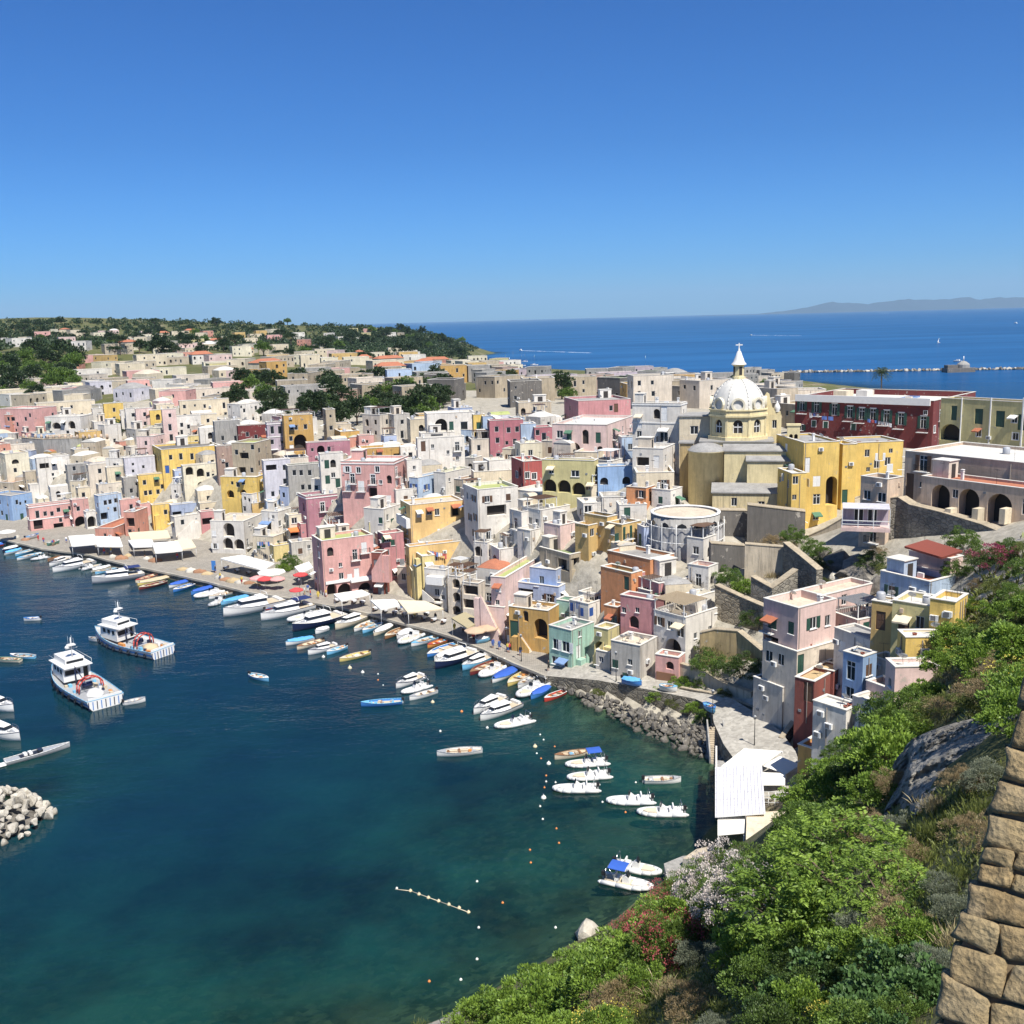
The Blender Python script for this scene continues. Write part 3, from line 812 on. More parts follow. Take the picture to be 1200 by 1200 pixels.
KIND = {  # default sizes of openings: width, height
 'w': (1.0, 1.35), 's': (1.0, 1.4), 't': (1.0, 1.5), 'd': (1.1, 2.2), 'b': (1.05, 2.2), 'v': (0.75, 0.9), 'a': (2.2, 2.6), 'g': (2.2, 2.3), 'n': (1.5, 1.5), 'A': (3.2, 3.6)}
def mk_op(k, uc, vc, w, h):
 dep = {'a': 1.3, 'A': 1.8, 'g': 1.0, 'n': 0.5}.get(k, 0.22)
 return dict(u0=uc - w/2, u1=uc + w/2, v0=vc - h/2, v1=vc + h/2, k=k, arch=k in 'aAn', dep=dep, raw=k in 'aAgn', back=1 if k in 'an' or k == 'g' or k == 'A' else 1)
def clean_ops(ops, W, H, m=0.12):
 out = []
 for o in ops:
  if o['u0'] < m or o['u1'] > W - m or o['v1'] > H - 0.25 or o['v0'] < 0.02: continue
  if any(o['u0'] < q['u1'] + 0.1 and o['u1'] > q['u0'] - 0.1 and o['v0'] < q['v1'] + 0.1 and o['v1'] > q['v0'] - 0.1 for q in out): continue
  out.append(o)
 return out
def auto_ops(W, H, vis0, rnd, dens=0.75, ph=0.5):
 """rows of openings from the top storey down to the lowest visible height vis0"""
 ops = []
 z = H - ph - 0.9
 row = 0
 while z - 1.4 > max(vis0, 0.3):
  n = max(1, int((W - 0.8) / 2.7));
  for i in range(n):
   if rnd.random() > dens: continue
   uc = W * (i + 0.5) / n + rnd.uniform(-0.25, 0.25)
   r = rnd.random()
   if r < 0.50: k, (w, h) = 'w', (rnd.uniform(0.85, 1.1), rnd.uniform(1.2, 1.5))
   elif r < 0.70: k, (w, h) = 'b', (rnd.uniform(0.95, 1.15), 2.15)
   elif r < 0.82: k, (w, h) = 's', (1.0, 1.4)
   elif r < 0.90: k, (w, h) = 'v', (0.7, 0.8)
   else: k, (w, h) = 'n', (1.3, 1.9)
   top = z + rnd.uniform(-0.15, 0.15)
   ops.append(mk_op(k, uc, top - h/2, w, h))
  z -= rnd.uniform(2.9, 3.2); row += 1
 return ops
def H(label, col, xc, yb, yt, x0, x1, a=25, roof='white', D=None, hid=8, feats=None, auto=None, near=None, depth=None, shut=None, parent=None, group=None, name='house', cat='house', sur=False, ph=0.5, vault=0, trim=0, clutter=None, coping=True, minw=2.5, width=None, base=None):
 """a house volume placed from photo pixels: near vertical edge xc, its visible foot yb and top yt,
       left end x0 of the left face, right end x1 of the right face, a = yaw of the right face"""
 rnd = random.Random(int(xc * 131 + yb * 17 + yt))
 if D is None:
  p = cast(xc, yb + hid, 1500)
  if p is None: p = atd(xc, yb, 400)
 else:
  p = atd(xc, yb, D)
 top = atd(xc, yt, p.y)
 zt = top.z
 c = Vector((p.x, p.y, 0))
 ar = R(a) - math.atan((xc - 600) / FPX); dR = Vector((math.cos(ar), math.sin(ar), 0)); dL = Vector((-math.sin(ar), math.cos(ar), 0))
 def solve(d, xt):
  lo, hi = 0.0, 120.0
  f = lambda t: proj((c.x + d.x*t, c.y + d.y*t, zt))[0]
  s = 1 if f(1.0) > f(0.0) else -1
  if s * (xt - f(0.0)) <= 0: return 0.0
# guard: keep in front of the camera
  for _ in range(50):
   m = (lo + hi) / 2
   if (CMI @ Vector((c.x + d.x*m, c.y + d.y*m, zt - CAM_H))).z > -1 or s * (f(m) - xt) > 0: hi = m
   else: lo = m
  return lo
 W = solve(dR, x1) if width is None else width; Dp = solve(dL, x0) if depth is None else depth
 W = min(max(W, minw), 45); Dp = min(max(Dp, minw), 45)
# foot: lowest terrain under the footprint
 gs = [ground(c.x + dR.x*u*W + dL.x*v*Dp, c.y + dR.y*u*W + dL.y*v*Dp) for u in (0, .5, 1) for v in (0, .5, 1)]
 z0 = min(min(gs), p.z) - 0.6 if base is None else base
 if parent is None:
  root = empty(name, (c.x, c.y, z0), ar, label, cat, group)
  off = (0, 0); zb = 0.0
 else:
  root = parent
  inv = Matrix.Rotation(-root.rotation_euler.z, 3, 'Z')
  l = inv @ (Vector((c.x, c.y, z0)) - root.location)
  off = (l.x, l.y); zb = l.z
 Hh = zt - z0
 if near is None: near = p.y < 235
 opsR, opsL = [], []
 if feats:
  for ft in feats:
   k, fx, fy = ft[0], ft[1], ft[2]
   w, h = KIND[k]
   if len(ft) > 3: w, h = ft[3], ft[4]
   d = ray(fx, fy)
# right face plane: points c + t*dR ; normal dL
   for face, along, nrm, lim, lst in (('r', dR, dL, W, opsR), ('l', dL, dR, Dp, opsL)):
    dn = d.dot(nrm)
    if abs(dn) < 1e-6: continue
    tt = (c - CAM).dot(nrm) / dn
    q = CAM + d * tt
    u = (q - c).dot(along); v = q.z - z0
    if tt > 0 and -0.3 < u < lim + 0.3 and -0.5 < v < Hh + 0.5:
     u = min(max(u, w/2 + 0.15), lim - w/2 - 0.15)
     lst.append(mk_op(k, u, max(v, h/2 + 0.05), w, h)); break
 dens = auto if auto is not None else ((0.38 if feats else 0.0) if feats is not None else 0.72)
 vis0 = max(0.0, p.z - z0 - 0.5)
 if dens > 0:
  opsR += auto_ops(W, Hh, vis0, rnd, dens, ph); opsL += auto_ops(Dp, Hh, vis0, rnd, dens, ph)
 opsR = clean_ops(opsR, W, Hh); opsL = clean_ops(opsL, Dp, Hh)
 sh = shut or rnd.choice('ggbbwy')
 build_box(root, off, W, Dp, Hh, col, roof, opsR, opsL, near, rnd, sh, sur, ph, coping, vault, None, trim, zb)
 if clutter is None: clutter = near and parent is None
 if clutter and vault == 0 and W > 4 and Dp > 3:
  zz = zb + Hh - ph
  for k in range(rnd.randint(1, 3)):
   u = off[0] + rnd.uniform(1.0, W - 1.0); v = off[1] + rnd.uniform(1.0, Dp - 1.0); r = rnd.random()
   if r < 0.35: link('chimney', CHIM, root, (u, v, zz), (0, 0, 0), (1, 1, rnd.uniform(0.9, 1.3)))
   elif r < 0.65: link('satellite_dish', DISH, root, (u, v, zz + 0.95), (R(-50), 0, rnd.uniform(-1.2, -0.2) - root.rotation_euler.z))
   elif r < 0.8: link('water_tank', TANK, root, (u, v, zz))
   else: link('air_conditioner', ACU, root, (u, v, zz), (0, 0, rnd.choice((0, 1.57))))
  if rnd.random() < 0.5:
   link('drainpipe', PIPE, root, (off[0] + 0.25, off[1] - 0.06, zb + 0.2), None, (1, 1, Hh - 0.3))
 info = dict(root=root, c=c, z0=z0, zt=zt, W=W, D=Dp, dR=dR, dL=dL, off=off, zb=zb, y=p.y, H=Hh, col=col, vault=vault, ph=ph, opsR=opsR, opsL=opsL, near=near, vis0=vis0, par=parent is not None, box=(min(x0, xc), max(x1, xc), yt - 2, yb))
 HOUSES.append(info)
 return info
def on_face(h, px, py):
 """photo pixel -> (face, u, v, world point) on a house volume's face"""
 d = ray(px, py)
 for face, along, nrm, lim in (('r', h['dR'], h['dL'], h['W']), ('l', h['dL'], h['dR'], h['D'])):
  dn = d.dot(nrm)
  tt = (h['c'] - CAM).dot(nrm) / dn
  q = CAM + d * tt
  u = (q - h['c']).dot(along)
  if tt > 0 and -1.0 < u < lim + 1.0: return face, u, q.z - h['z0'], q
 return face, u, q.z - h['z0'], q
STAIRM = {}
def stair(h, ax, ay, bx, by, width=1.15, col='white', par=0.75):
 """outside stair climbing along a face from pixel a (foot) to pixel b (landing)"""
 fa, ua, va, _ = on_face(h, ax, ay); d0 = ray(bx, by)
 along, nrm = (h['dR'], h['dL']) if fa == 'r' else (h['dL'], h['dR'])
 tt = (h['c'] - CAM).dot(nrm) / d0.dot(nrm); q = CAM + d0 * tt
 ub = (q - h['c']).dot(along); vb = q.z - h['z0']
 ox, oy = h['off']; zb = h['zb']
 f = (lambda u, v, w: (ox + u, oy - w, zb + v)) if fa == 'r' else (lambda u, v, w: (ox - w, oy + u, zb + v))
 n = max(3, int(abs(vb - va) / 0.19)); b = MB(); du = (ub - ua) / n; dv = (vb - va) / n
 for i in range(n):
  u0, u1 = sorted((ua + du * i, ua + du * (i + 1)))
  p0 = f(u0, max(0.0, va - 1.5), 0.02); p1 = f(u1, va + dv * (i + 1), width)
  b.box(tuple(min(p, q) for p, q in zip(p0, p1)), tuple(max(p, q) for p, q in zip(p0, p1)), 1)
# outer parapet with sloping top
 b.prism([(ua, max(0, va - 1.5)), (ub, max(0, va - 1.5)), (ub, vb + par), (ua, va + par)], width, width + 0.2, 0, f)
# landing
 sg = 1 if ub > ua else -1
 u0, u1 = sorted((ub, ub + sg * 1.3)); p0 = f(u0, max(0, va - 1.5), 0.02); p1 = f(u1, vb, width)
 b.box(tuple(min(p, q) for p, q in zip(p0, p1)), tuple(max(p, q) for p, q in zip(p0, p1)), 0)
 b.build('stair', [PL[col], PL['offwhite']], h['root'])
def face_box(h, name, pxa, pya, pxb, pyb, out=0.8, mat=None, inset=0.02):
 """a box standing proud of a face between two pixels"""
 fa, ua, va, _ = on_face(h, pxa, pya); fb, ub, vb, _ = on_face(h, pxb, pyb)
 ox, oy = h['off']; zb = h['zb']
 f = (lambda u, v, w: (ox + u, oy - w, zb + v)) if fa == 'r' else (lambda u, v, w: (ox - w, oy + u, zb + v))
 p0 = f(ua, va, inset); p1 = f(ub, vb, out)
 b = MB().box(tuple(min(p, q) for p, q in zip(p0, p1)), tuple(max(p, q) for p, q in zip(p0, p1)))
 return b.build(name, [mat or TRIM], h['root'])
def face_awning(h, px0, px1, py, drop=0.5, out=1.8, mat=None):
 """sloping awning from a face"""
 fa, ua, va, _ = on_face(h, px0, py); fb, ub, vb, _ = on_face(h, px1, py)
 ox, oy = h['off']; zb = h['zb']
 f = (lambda u, v, w: (ox + u, oy - w, zb + v)) if fa == 'r' else (lambda u, v, w: (ox - w, oy + u, zb + v))
 b = MB(); n = 6
 rows = [[f(ua + (ub - ua) * i / n, va - drop * t + 0.05 * math.sin(i * 1.7) * t, 0.03 + out * t) for i in range(n + 1)] for t in (0, 0.5, 1.0)]
 b.grid(rows, 0); rows2 = [[(p[0], p[1], p[2] - 0.04) for p in r] for r in rows]; b.grid(rows2, 0)
 e = rows[-1]; b.grid([e, [(p[0], p[1], p[2] - 0.22) for p in e]], 0)
 for u in (ua, ub): b.tube(f(u, va - drop, out), f(u, va - drop - 0.2, 0.03), 0.025, 0.025, 1)
 return b.build('awning', [mat or CANVAS, IRON], h['root'])
def roof_pergola(h, u0, u1, v0, v1, hgt=2.3, mat=None, slats=True, dz=0.5):
 """posts and slats standing on the roof terrace; fractions of the roof"""
 ox, oy = h['off']; z = h['zb'] + h['H'] - dz
 xa, xb = ox + u0 * h['W'], ox + u1 * h['W']; ya, yb = oy + v0 * h['D'], oy + v1 * h['D']
 b = MB()
 for x in (xa, xb):
  for y in (ya, yb): b.box((x - 0.06, y - 0.06, z), (x + 0.06, y + 0.06, z + hgt), 1)
 for y in (ya, yb): b.box((xa - 0.15, y - 0.05, z + hgt + 0.002), (xb + 0.15, y + 0.05, z + hgt + 0.13), 1)
 if slats:
  n = max(3, int((xb - xa) / 0.35))
  for i in range(n + 1):
   x = xa + (xb - xa) * i / n; b.box((x - 0.11, ya - 0.2, z + hgt + 0.134), (x + 0.11, yb + 0.2, z + hgt + 0.18), 0)
 else: b.box((xa - 0.2, ya - 0.2, z + hgt + 0.134), (xb + 0.2, yb + 0.2, z + hgt + 0.2), 0)
 return b.build('pergola', [mat or WOODB, WOODW], h['root'])
LAUND = [plain('laundry_white', (0.7, 0.7, 0.7), 0.9), plain('laundry_blue', (0.12, 0.2, 0.5), 0.9), plain('laundry_red', (0.5, 0.1, 0.1), 0.9), plain('laundry_pink', (0.6, 0.35, 0.38), 0.9)]
def laundry(h, px0, py0, px1, py1, n=6, label='washing hung on a line', out=0.7):
 fa, ua, va, qa = on_face(h, px0, py0); fb, ub, vb, qb = on_face(h, px1, py1)
 nrm = h['dL'] if fa == 'r' else h['dR']
 qa = qa - nrm * out; qb = qb - nrm * out
 root = empty('washing_line', qa, 0, label, 'laundry')
 d = qb - qa; rnd = random.Random(int(px0 + py0))
 MB().tube((0, 0, 0), d, 0.012, 0.012, 0, 4).build('line', [IRON], root)
 for i in range(n):
  p = d * ((i + 0.1) / n); w = d / n * 0.8; L = rnd.uniform(0.5, 1.3); b = MB()
  rows = [[tuple(p + w * (k / 4) + Vector((0, 0, -L * t)) + nrm * (0.08 * math.sin(k * 2 + i) * t)) for k in range(5)] for t in (0, 0.5, 1)]
  b.grid(rows, 0); b.build('cloth', [rnd.choice(LAUND)], root)
# --- the waterfront and the slope, house by house
def sub(h, col, xc, yb, yt, x0, x1, a=25, **k):
 k.setdefault('clutter', False)
 return H(None, col, xc, yb, yt, x0, x1, a, parent=h['root'], **k)
# ---- left end of the harbour
h = H('bright blue house with red base at the end of the quay', 'blue', 16, 612, 581, -14, 37, 35, 'grey', hid=0, feats=[('v',9,592),('v',24,590),('v',30,588),('d',8,607),('d',26,606)])
h = H('salmon pink quay house with white-edged upper windows beside the blue house', 'pink', 37, 626, 593, 30, 88, 12, 'grey', hid=0, feats=[('b',44,603),('w',53,602),('w',61,602),('w',77,600),('g',45,615,2.4,2.6),('g',69,618,2.6,2.4)], trim=2, shut='w')
sub(h, 'pink', 88, 620, 586, 84, 101, 30, feats=[('w',91,596),('A',93,612,3.0,3.4)], hid=0)
h = H('low terracotta quay house with roof terrace behind the awnings', 'salmon', 134, 634, 619, 111, 165, 60, 'terra', hid=0, feats=[('v',123,627),('w',157,627)])
h2 = sub(h, 'salmon', 160, 622, 600, 147, 180, 45, feats=[('g',155,612,2.2,2.4)])
h = H('small pale blue and pink house beside the salmon terrace', 'paleblue', 119, 612, 581, 110, 142, 20, 'cream', feats=[('w',129,588),('w',135,597),('w',114,592),('g',122,605,2,2)])
h = H('white arched stair house left of the pale blue cottage', 'white', 103, 622, 600, 99, 112, 15, 'white', hid=0, feats=[('A',105,612,2.2,3.2)])
H('low dusty pink cottage behind the salmon terrace', 'pink', 143, 602, 586, 140, 166, 15, 'white', auto=.7)
# ---- white and cream huddle under the castle wall
H('cream house with arched loggia under the castle wall', 'palecream', 12, 578, 532, -4, 33, 14, 'cream', feats=[('n',18,541,2,1.4),('a',23,563,2.6,3),('w',18,551),('w',31,562)])
H('salmon house at the top of the white huddle', 'salmon', 1, 560, 521, -25, 12, 18, 'white', auto=.8)
H('sand coloured low house between the cream loggia and white arch house', 'beige', 33, 578, 553, 30, 47, 15, 'cream', auto=.6)
h = H('white house with a big arch under the castle wall', 'white', 48, 578, 537, 44, 81, 10, 'white', feats=[('g',52,546,2.6,1.6),('w',64,562),('w',71,566),('A',82-8,566,3,3.8),('v',62,556)])
H('low white house with flat cream roof in front of the castle wall', 'offwhite', 13, 542, 522, 8, 51, 12, 'cream', auto=.4)
H('grey stone house beside the big white arch', 'grey', 82, 572, 545, 80, 104, 12, 'grey', feats=[('d',97,551),('w',101,549),('w',87,549)])
H('white terraced house with pergola shadows above the blue parasol', 'offwhite', 107, 575, 545, 104, 128, 12, 'white', auto=.75)
H('cream terraced house with dark windows below the tan wall', 'cream', 128, 572, 548, 124, 147, 10, 'white', auto=.7)
H('bluish white house left of the yellow arcaded house', 'lavender', 149, 566, 537, 144, 181, 8, 'white', feats=[('v',156,552),('v',168,547),('w',152,560)])
H('bare grey cement house left of the yellow arcaded house', 'grey', 148, 590, 560, 145, 166, 12, 'grey', feats=[('w',154,575),('v',160,567)])
H('white cottage with round arches above the pink quay house', 'white', 62, 592, 571, 58, 92, 12, 'white', auto=.8, vault=1)
H('pale cream cottage above the blue cottage roofs', 'cream', 94, 592, 572, 90, 118, 14, 'cream', auto=.7)
H('white cottage tucked below the cream loggia', 'white', 38, 588, 568, 34, 60, 12, 'white', auto=.7)
H('off-white cottage between grey cement house and castle rock', 'offwhite', 118, 590, 568, 112, 146, 12, 'white', auto=.75)
# ---- yellow arcaded complex
h = H('big yellow arcaded house with blue shutters and long flat roof', 'yellow', 193, 566, 527, 178, 257, 10, 'dark', feats=[('s',200,536),('s',212,535,1.0,1.9),('s',225,535,1.0,1.9),('s',238,536),('d',196,550),('d',211,552,1.6,2.4)], shut='n', hid=10)
sub(h, 'yellow', 166, 594, 557, 162, 217, 12, feats=[('w',176,577),('a',205,572,2.2,3.4),('w',190,570),('n',195,588,3,1.6),('n',210,584,3,1.6),('w',183,562)], shut='n', roof='cream')
sub(h, 'palecream', 218, 584, 546, 214, 257, 10, feats=[('a',222,552,2,2.4),('a',235,554,2,2.4),('w',244,556),('v',250,557),('a',236,570,2,2.6),('v',248,568)], roof='cream')
h3 = sub(h, 'yellow', 181, 624, 592, 178, 205, 12, feats=[('w',194,600),('A',194,616,2.6,3)], hid=0)
stair(h3, 204, 622, 186, 603, col='yellow')
# ---- quay, between yellow stairs and the pink house
h = H('white quay house with outside stair beside the yellow steps', 'white', 207, 636, 606, 200, 236, 20, 'white', hid=0, feats=[('w',206,605),('a',228,619,2,2.2),('v',219,625),('w',214,612)])
stair(h, 206, 630, 226, 612)
h = H('small rose cottage over the white stairs', 'rose', 237, 618, 600, 233, 252, 12, 'cream', feats=[('w',242,603),('g',243,611,2.6,1.8)])
h = H('white barrel-roofed house with four big arches on the quay', 'white', 288, 650, 611, 246, 307, 62, 'cream', hid=0, feats=[('A',268,621,2.9,3.4),('A',280,622,2.9,3.4),('a',267,637,2.6,2.8),('a',280,638,2.6,2.6),('w',251,625),('w',252,640),('w',298,622),('v',292,614)], vault=0, trim=0)
h = H('cream flat-roofed house row behind the four-arched house', 'cream', 236, 606, 590, 232, 284, 10, 'cream', auto=.5)
h = H('pale blue washed house with awnings above the white stairs', 'periwinkle', 203, 612, 592, 198, 234, 12, 'white', feats=[('g',207,603,2.4,1.6),('g',222,604,2.6,1.8),('w',228,597)])
h = H('white block with two small windows right of the cream roofs', 'white', 297, 603, 579, 283, 314, 45, 'white', feats=[('v',287,584),('w',286,596),('v',292,586)])
H('mustard low terrace wall house beside the white block', 'mustard', 297, 606, 590, 294, 316, 10, 'cream', auto=.3)
h = H('cluttered cream quay house with drying blue sheets', 'cream', 322, 655, 629, 296, 342, 55, 'cream', hid=0, feats=[('w',303,640),('d',300,648),('w',330,640),('v',336,634)])
laundry(h, 303, 634, 318, 634, 6, 'blue and white sheets drying on the cluttered cream house')
h = H('white terraced house with pale awning left of the mauve palace', 'white', 328, 630, 600, 306, 342, 55, 'white', feats=[('g',311,616,2.4,2),('w',326,614),('v',333,619),('v',320,606)])
face_awning(h, 306, 317, 611, .7, 1.5, CANVAS)
h = H('cream verandah house with orange awning below the mauve palace', 'palecream', 341, 636, 604, 334, 358, 18, 'cream', feats=[('w',345,610,1.4,1.4),('w',350,609,1.4,1.4),('g',345,625,2.2,1.4)])
face_awning(h, 337, 355, 619, .6, 1.8, plain('orange_canvas', (0.60, 0.17, 0.05), 0.9))
H('narrow rose wall house under the mauve palace', 'rose', 354, 634, 614, 350, 367, 15, 'grey', auto=.3)
h = H('white quay store with small window left of the pink harbour house', 'dirtywhite', 343, 662, 636, 338, 368, 10, 'cream', hid=0, feats=[('v',362,641),('w',352,646)])
H('small pale yellow house between sheets and white store', 'paleyellow', 322, 660, 640, 316, 344, 20, 'cream', auto=.5, hid=0)
# ---- pink harbour house
h = H('pink harbour house with open terraces and arched ground floor', 'pink', 381, 706, 634, 365, 437, 17, 'lime', hid=0, feats=[('b',416,650),('v',399,662),('w',400,675),('d',418,672),('a',389,693,2,3.2),('a',404,691,3,2.6),('a',428,690,3,2.6),('a',369,690,1.6,3.2),('a',375,693,1.6,3.2),('w',374,650),('v',373,638)], shut='w')
for bx in ((382,680,436,676),): face_box(h, 'string_course', 381.5, 682, 436, 677, 0.25)
h2 = face_box(h, 'terrace_parapet', 410, 682, 436, 675, 1.0)
# ---- mauve palace and its neighbours
h = H('big mauve palace with tall dark shuttered doors and white corner strips', 'mauve', 362, 632, 582, 349, 433, 18, 'grey', hid=6, feats=[('n',356,594,1.1,1.9),('b',378,594),('s',392,592,1.1,2.3),('w',407,589),('d',380,615,1.2,2.6),('s',393,611,1.2,2.6),('v',416,588)], shut='g', sur=True, trim=1)
h = H('tall white house with green shutters behind the mauve palace', 'white', 378, 578, 532, 374, 402, 8, 'cream', feats=[('s',383,544,1.1,2),('s',384,562,1.1,2),('d',396,566)], shut='g')
h = H('grey weathered house with green roof and green shutters', 'grey', 340, 582, 546, 334, 378, 10, 'green', feats=[('s',345,554),('s',353,554),('s',363,554),('w',355,571),('w',363,571)], shut='g')
h = H('lavender white house left of the green roof', 'lavender', 313, 592, 540, 309, 340, 10, 'white', feats=[('g',318,548,2.6,1.4),('s',334,564),('w',329,577),('g',329,549,3,1.2)])
H('low pale blue terrace house in front of the lavender house', 'paleblue', 314, 604, 587, 311, 342, 10, 'blue', auto=.2)
h = H('tall brown-yellow tower house with verandahs', 'tuff', 302, 566, 519, 271, 317, 60, 'lime', feats=[('g',286,534,2.6,1.6),('w',287,523),('g',284,551,2,1.6),('w',296,524),('w',277,530),('w',289,548),('w',295,551),('v',280,548)])
H('flaking brownish house between yellow arcades and tower', 'brownpink', 257, 562, 523, 254, 273, 10, 'grey', auto=.8)
h = H('yellow house with stairs at the foot of the tower', 'yellow', 303, 588, 559, 258, 315, 62, 'white', feats=[('w',285,565),('v',272,566),('a',285,577,1.8,1.5),('a',270,579,2,2)])
# ---- upper rows, left
h = H('long pink palace with side wing at the top of the town', 'pink', 43, 512, 479, -2, 66, 45, 'white', feats=[('w',30,491),('w',16,491),('v',19,504),('w',62,486),('g',12,503,2,3)], near=False)
sub(h, 'salmon', 16, 512, 486, 5, 17, 62, feats=[('w',9,491),('w',14,491)])
h = H('white villa with blue-grey side and broad flat roof', 'white', 97, 512, 488, 52, 109, 60, 'white', feats=[('d',58,498),('a',66,499,3,2.2),('w',75,496),('a',84,498,2.4,2.6)], near=False)
H('long low cream and grey block behind the white villa', 'cream', 45, 488, 473, 40, 111, 6, 'grey', auto=.35, near=False)
for (nm, col, xa, xb, yt, ya) in (('narrow white townhouse left of the lemon house', 'white', 111, 126, 479, 500), ('tall lemon yellow townhouse with dark shutters', 'yellow', 125, 144, 473, 502), ('thin white townhouse with green door right of lemon house', 'white', 144, 151, 481, 503), ('white townhouse with green roof beside the pale pink one', 'white', 150, 163, 479, 506), ('pale pink townhouse between white and yellow neighbours', 'palepink', 162, 178, 479, 506), ('yellow townhouse over a dark archway', 'yellow', 178, 194, 481, 502), ('faded pink townhouse at the end of the upper row', 'palepink', 194, 206, 480, 520)):
 H(nm, col, xa, ya, yt, xa - 2, xb, 6, 'green' if 'green roof' in nm else 'white', near=False, auto=.9, shut='g')
h = H('white house with three narrow windows above the yellow arcades', 'white', 206, 515, 488, 203, 235, 8, 'grey', near=False, feats=[('w',213,498),('w',221,500),('w',233,500),('v',209,508)])
H('cream house with terraces beside the three-window white house', 'cream', 235, 505, 486, 232, 254, 8, 'white', near=False, auto=.7)
H('white cottage with blue dome tank under the cream terraces', 'white', 236, 525, 502, 234, 256, 8, 'white', near=False, auto=.7, vault=2)
H('pale yellow small house below the three-window house', 'paleyellow', 211, 526, 512, 208, 236, 8, 'cream', near=False, auto=.6)
H('grey unpainted house with blue roof clutter', 'grey', 254, 524, 494, 250, 281, 10, 'grey', near=False, auto=.8)
H('white flat-roofed villa at the edge of the dark grove', 'white', 283, 492, 474, 266, 309, 40, 'white', near=False, feats=[('v',269,477),('v',281,477),('w',300,478)])
H('cream rooftop block left of the grove villa', 'cream', 212, 486, 470, 209, 268, 6, 'white', near=False, auto=.5)
h = H('dark red house with sloping white roof edge', 'darkred', 281, 522, 499, 277, 316, 8, 'white', near=False, feats=[('w',290,509),('w',300,512),('w',309,513)])
h = H('lilac house with tall dark windows beside the ochre arch house', 'lilac', 316, 536, 495, 312, 336, 8, 'grey', near=False, feats=[('b',319,504),('b',328,504),('w',319,518),('v',331,518),('d',320,524)], trim=2)
h = H('ochre house with a large arch and two white windows', 'ochre', 336, 536, 487, 330, 366, 8, 'grey', near=False, feats=[('w',342,501),('w',347,501),('A',352,519,3.4,4.6),('w',341,514),('d',342,526),('w',358,500),('v',354,527)])
sub(h, 'tuff', 384, 514, 480, 364, 387, 60, roof='grey')
sub(h, 'ochre', 400, 518, 506, 364, 410, 60)
h = H('low mauve house with arched openings in front of ochre arch house', 'mauve', 361, 540, 519, 358, 410, 6, 'grey', near=False, feats=[('a',376,527,2,2.2),('a',385,527,2,2.2),('v',366,527)])
# ---- centre
h = H('long coral pink house with white shutters and terrace parapet', 'pink', 464, 592, 541, 399, 478, 70, 'white', feats=[('w',407,550),('w',420,551),('w',442,550),('b',413,561),('b',437,562),('n',456,562,1.2,1.9),('g',437,577,2,2),('w',474,560),('v',446,565)], shut='w', sur=True, trim=1)
h = H('low yellow house with dark doorways behind the coral house', 'ochre', 424, 545, 526, 420, 491, 5, 'white', near=False, feats=[('d',445,532),('g',452,534,3,1.6),('g',466,536,2,2),('v',474,537)])
for i, (x, y) in enumerate(((434, 519), (450, 518), (470, 521))):
 H('white vaulted house with pillow dome roof behind the yellow doorways', 'white', x, y + 12, y + 3, x - 2, x + 20, 8, 'white', near=False, auto=.6, vault=2, group='pillow-domed houses in the centre', clutter=False)
h = H('white villa with broad arch and terrace beside the grove', 'white', 502, 516, 485, 497, 556, 6, 'white', near=False, feats=[('A',517,499,3.2,3.6),('d',529,499),('w',544,499,2,2.2),('w',539,498)], hid=12)
sub(h, 'white', 494, 526, 508, 489, 532, 10, feats=[('g',512,514,3,2.5),('g',524,513,3,2)])
H('narrow yellow house beside the broad-arched villa', 'yellow', 556, 520, 486, 553, 568, 8, 'cream', near=False, feats=[('d',561,500),('g',560,511,2,2),('b',564,499)])
H('pale blue house squeezed beside the dark rose house', 'paleblue', 567, 520, 488, 565, 576, 8, 'white', near=False, auto=.8)
h = H('dark rose house with small shuttered windows on the upper slope', 'magenta', 575, 532, 493, 571, 613, 8, 'white', near=False, feats=[('w',582,503),('w',596,504),('w',583,516),('v',594,519),('w',606,503)], shut='b')
h = H('white terrace house with tall narrow door and stair wall', 'white', 491, 555, 514, 488, 544, 8, 'white', feats=[('d',496,523,1.1,2.4),('v',507,523),('v',525,530),('v',536,537)], near=True)
h = H('tall white house with dark doorway right of the coral house', 'white', 479, 585, 539, 474, 494, 12, 'lime', feats=[('d',483,546,1.2,2.4),('w',483,557),('g',484,570,2.2,2.4)])
h = H('small white house with blue windows and vine terrace', 'paleblue', 491, 588, 560, 486, 525, 50, 'cream', feats=[('w',500,571),('w',510,575),('v',519,578)], shut='n')
h = H('white and buff house with lime green roof terrace', 'white', 523, 578, 554, 508, 552, 50, 'lime', feats=[('w',513,558),('v',540,562)])
H('buff rooftop room with red tiles beside the lime terrace', 'beige', 543, 577, 562, 535, 560, 50, 'terra', auto=.6)
H('white rooftop house under terracotta pergola', 'white', 574, 562, 540, 566, 604, 15, 'cream', auto=.6)
H('cream rooftop house with clutter right of the lime roof', 'cream', 556, 572, 553, 552, 600, 8, 'grey', auto=.5)
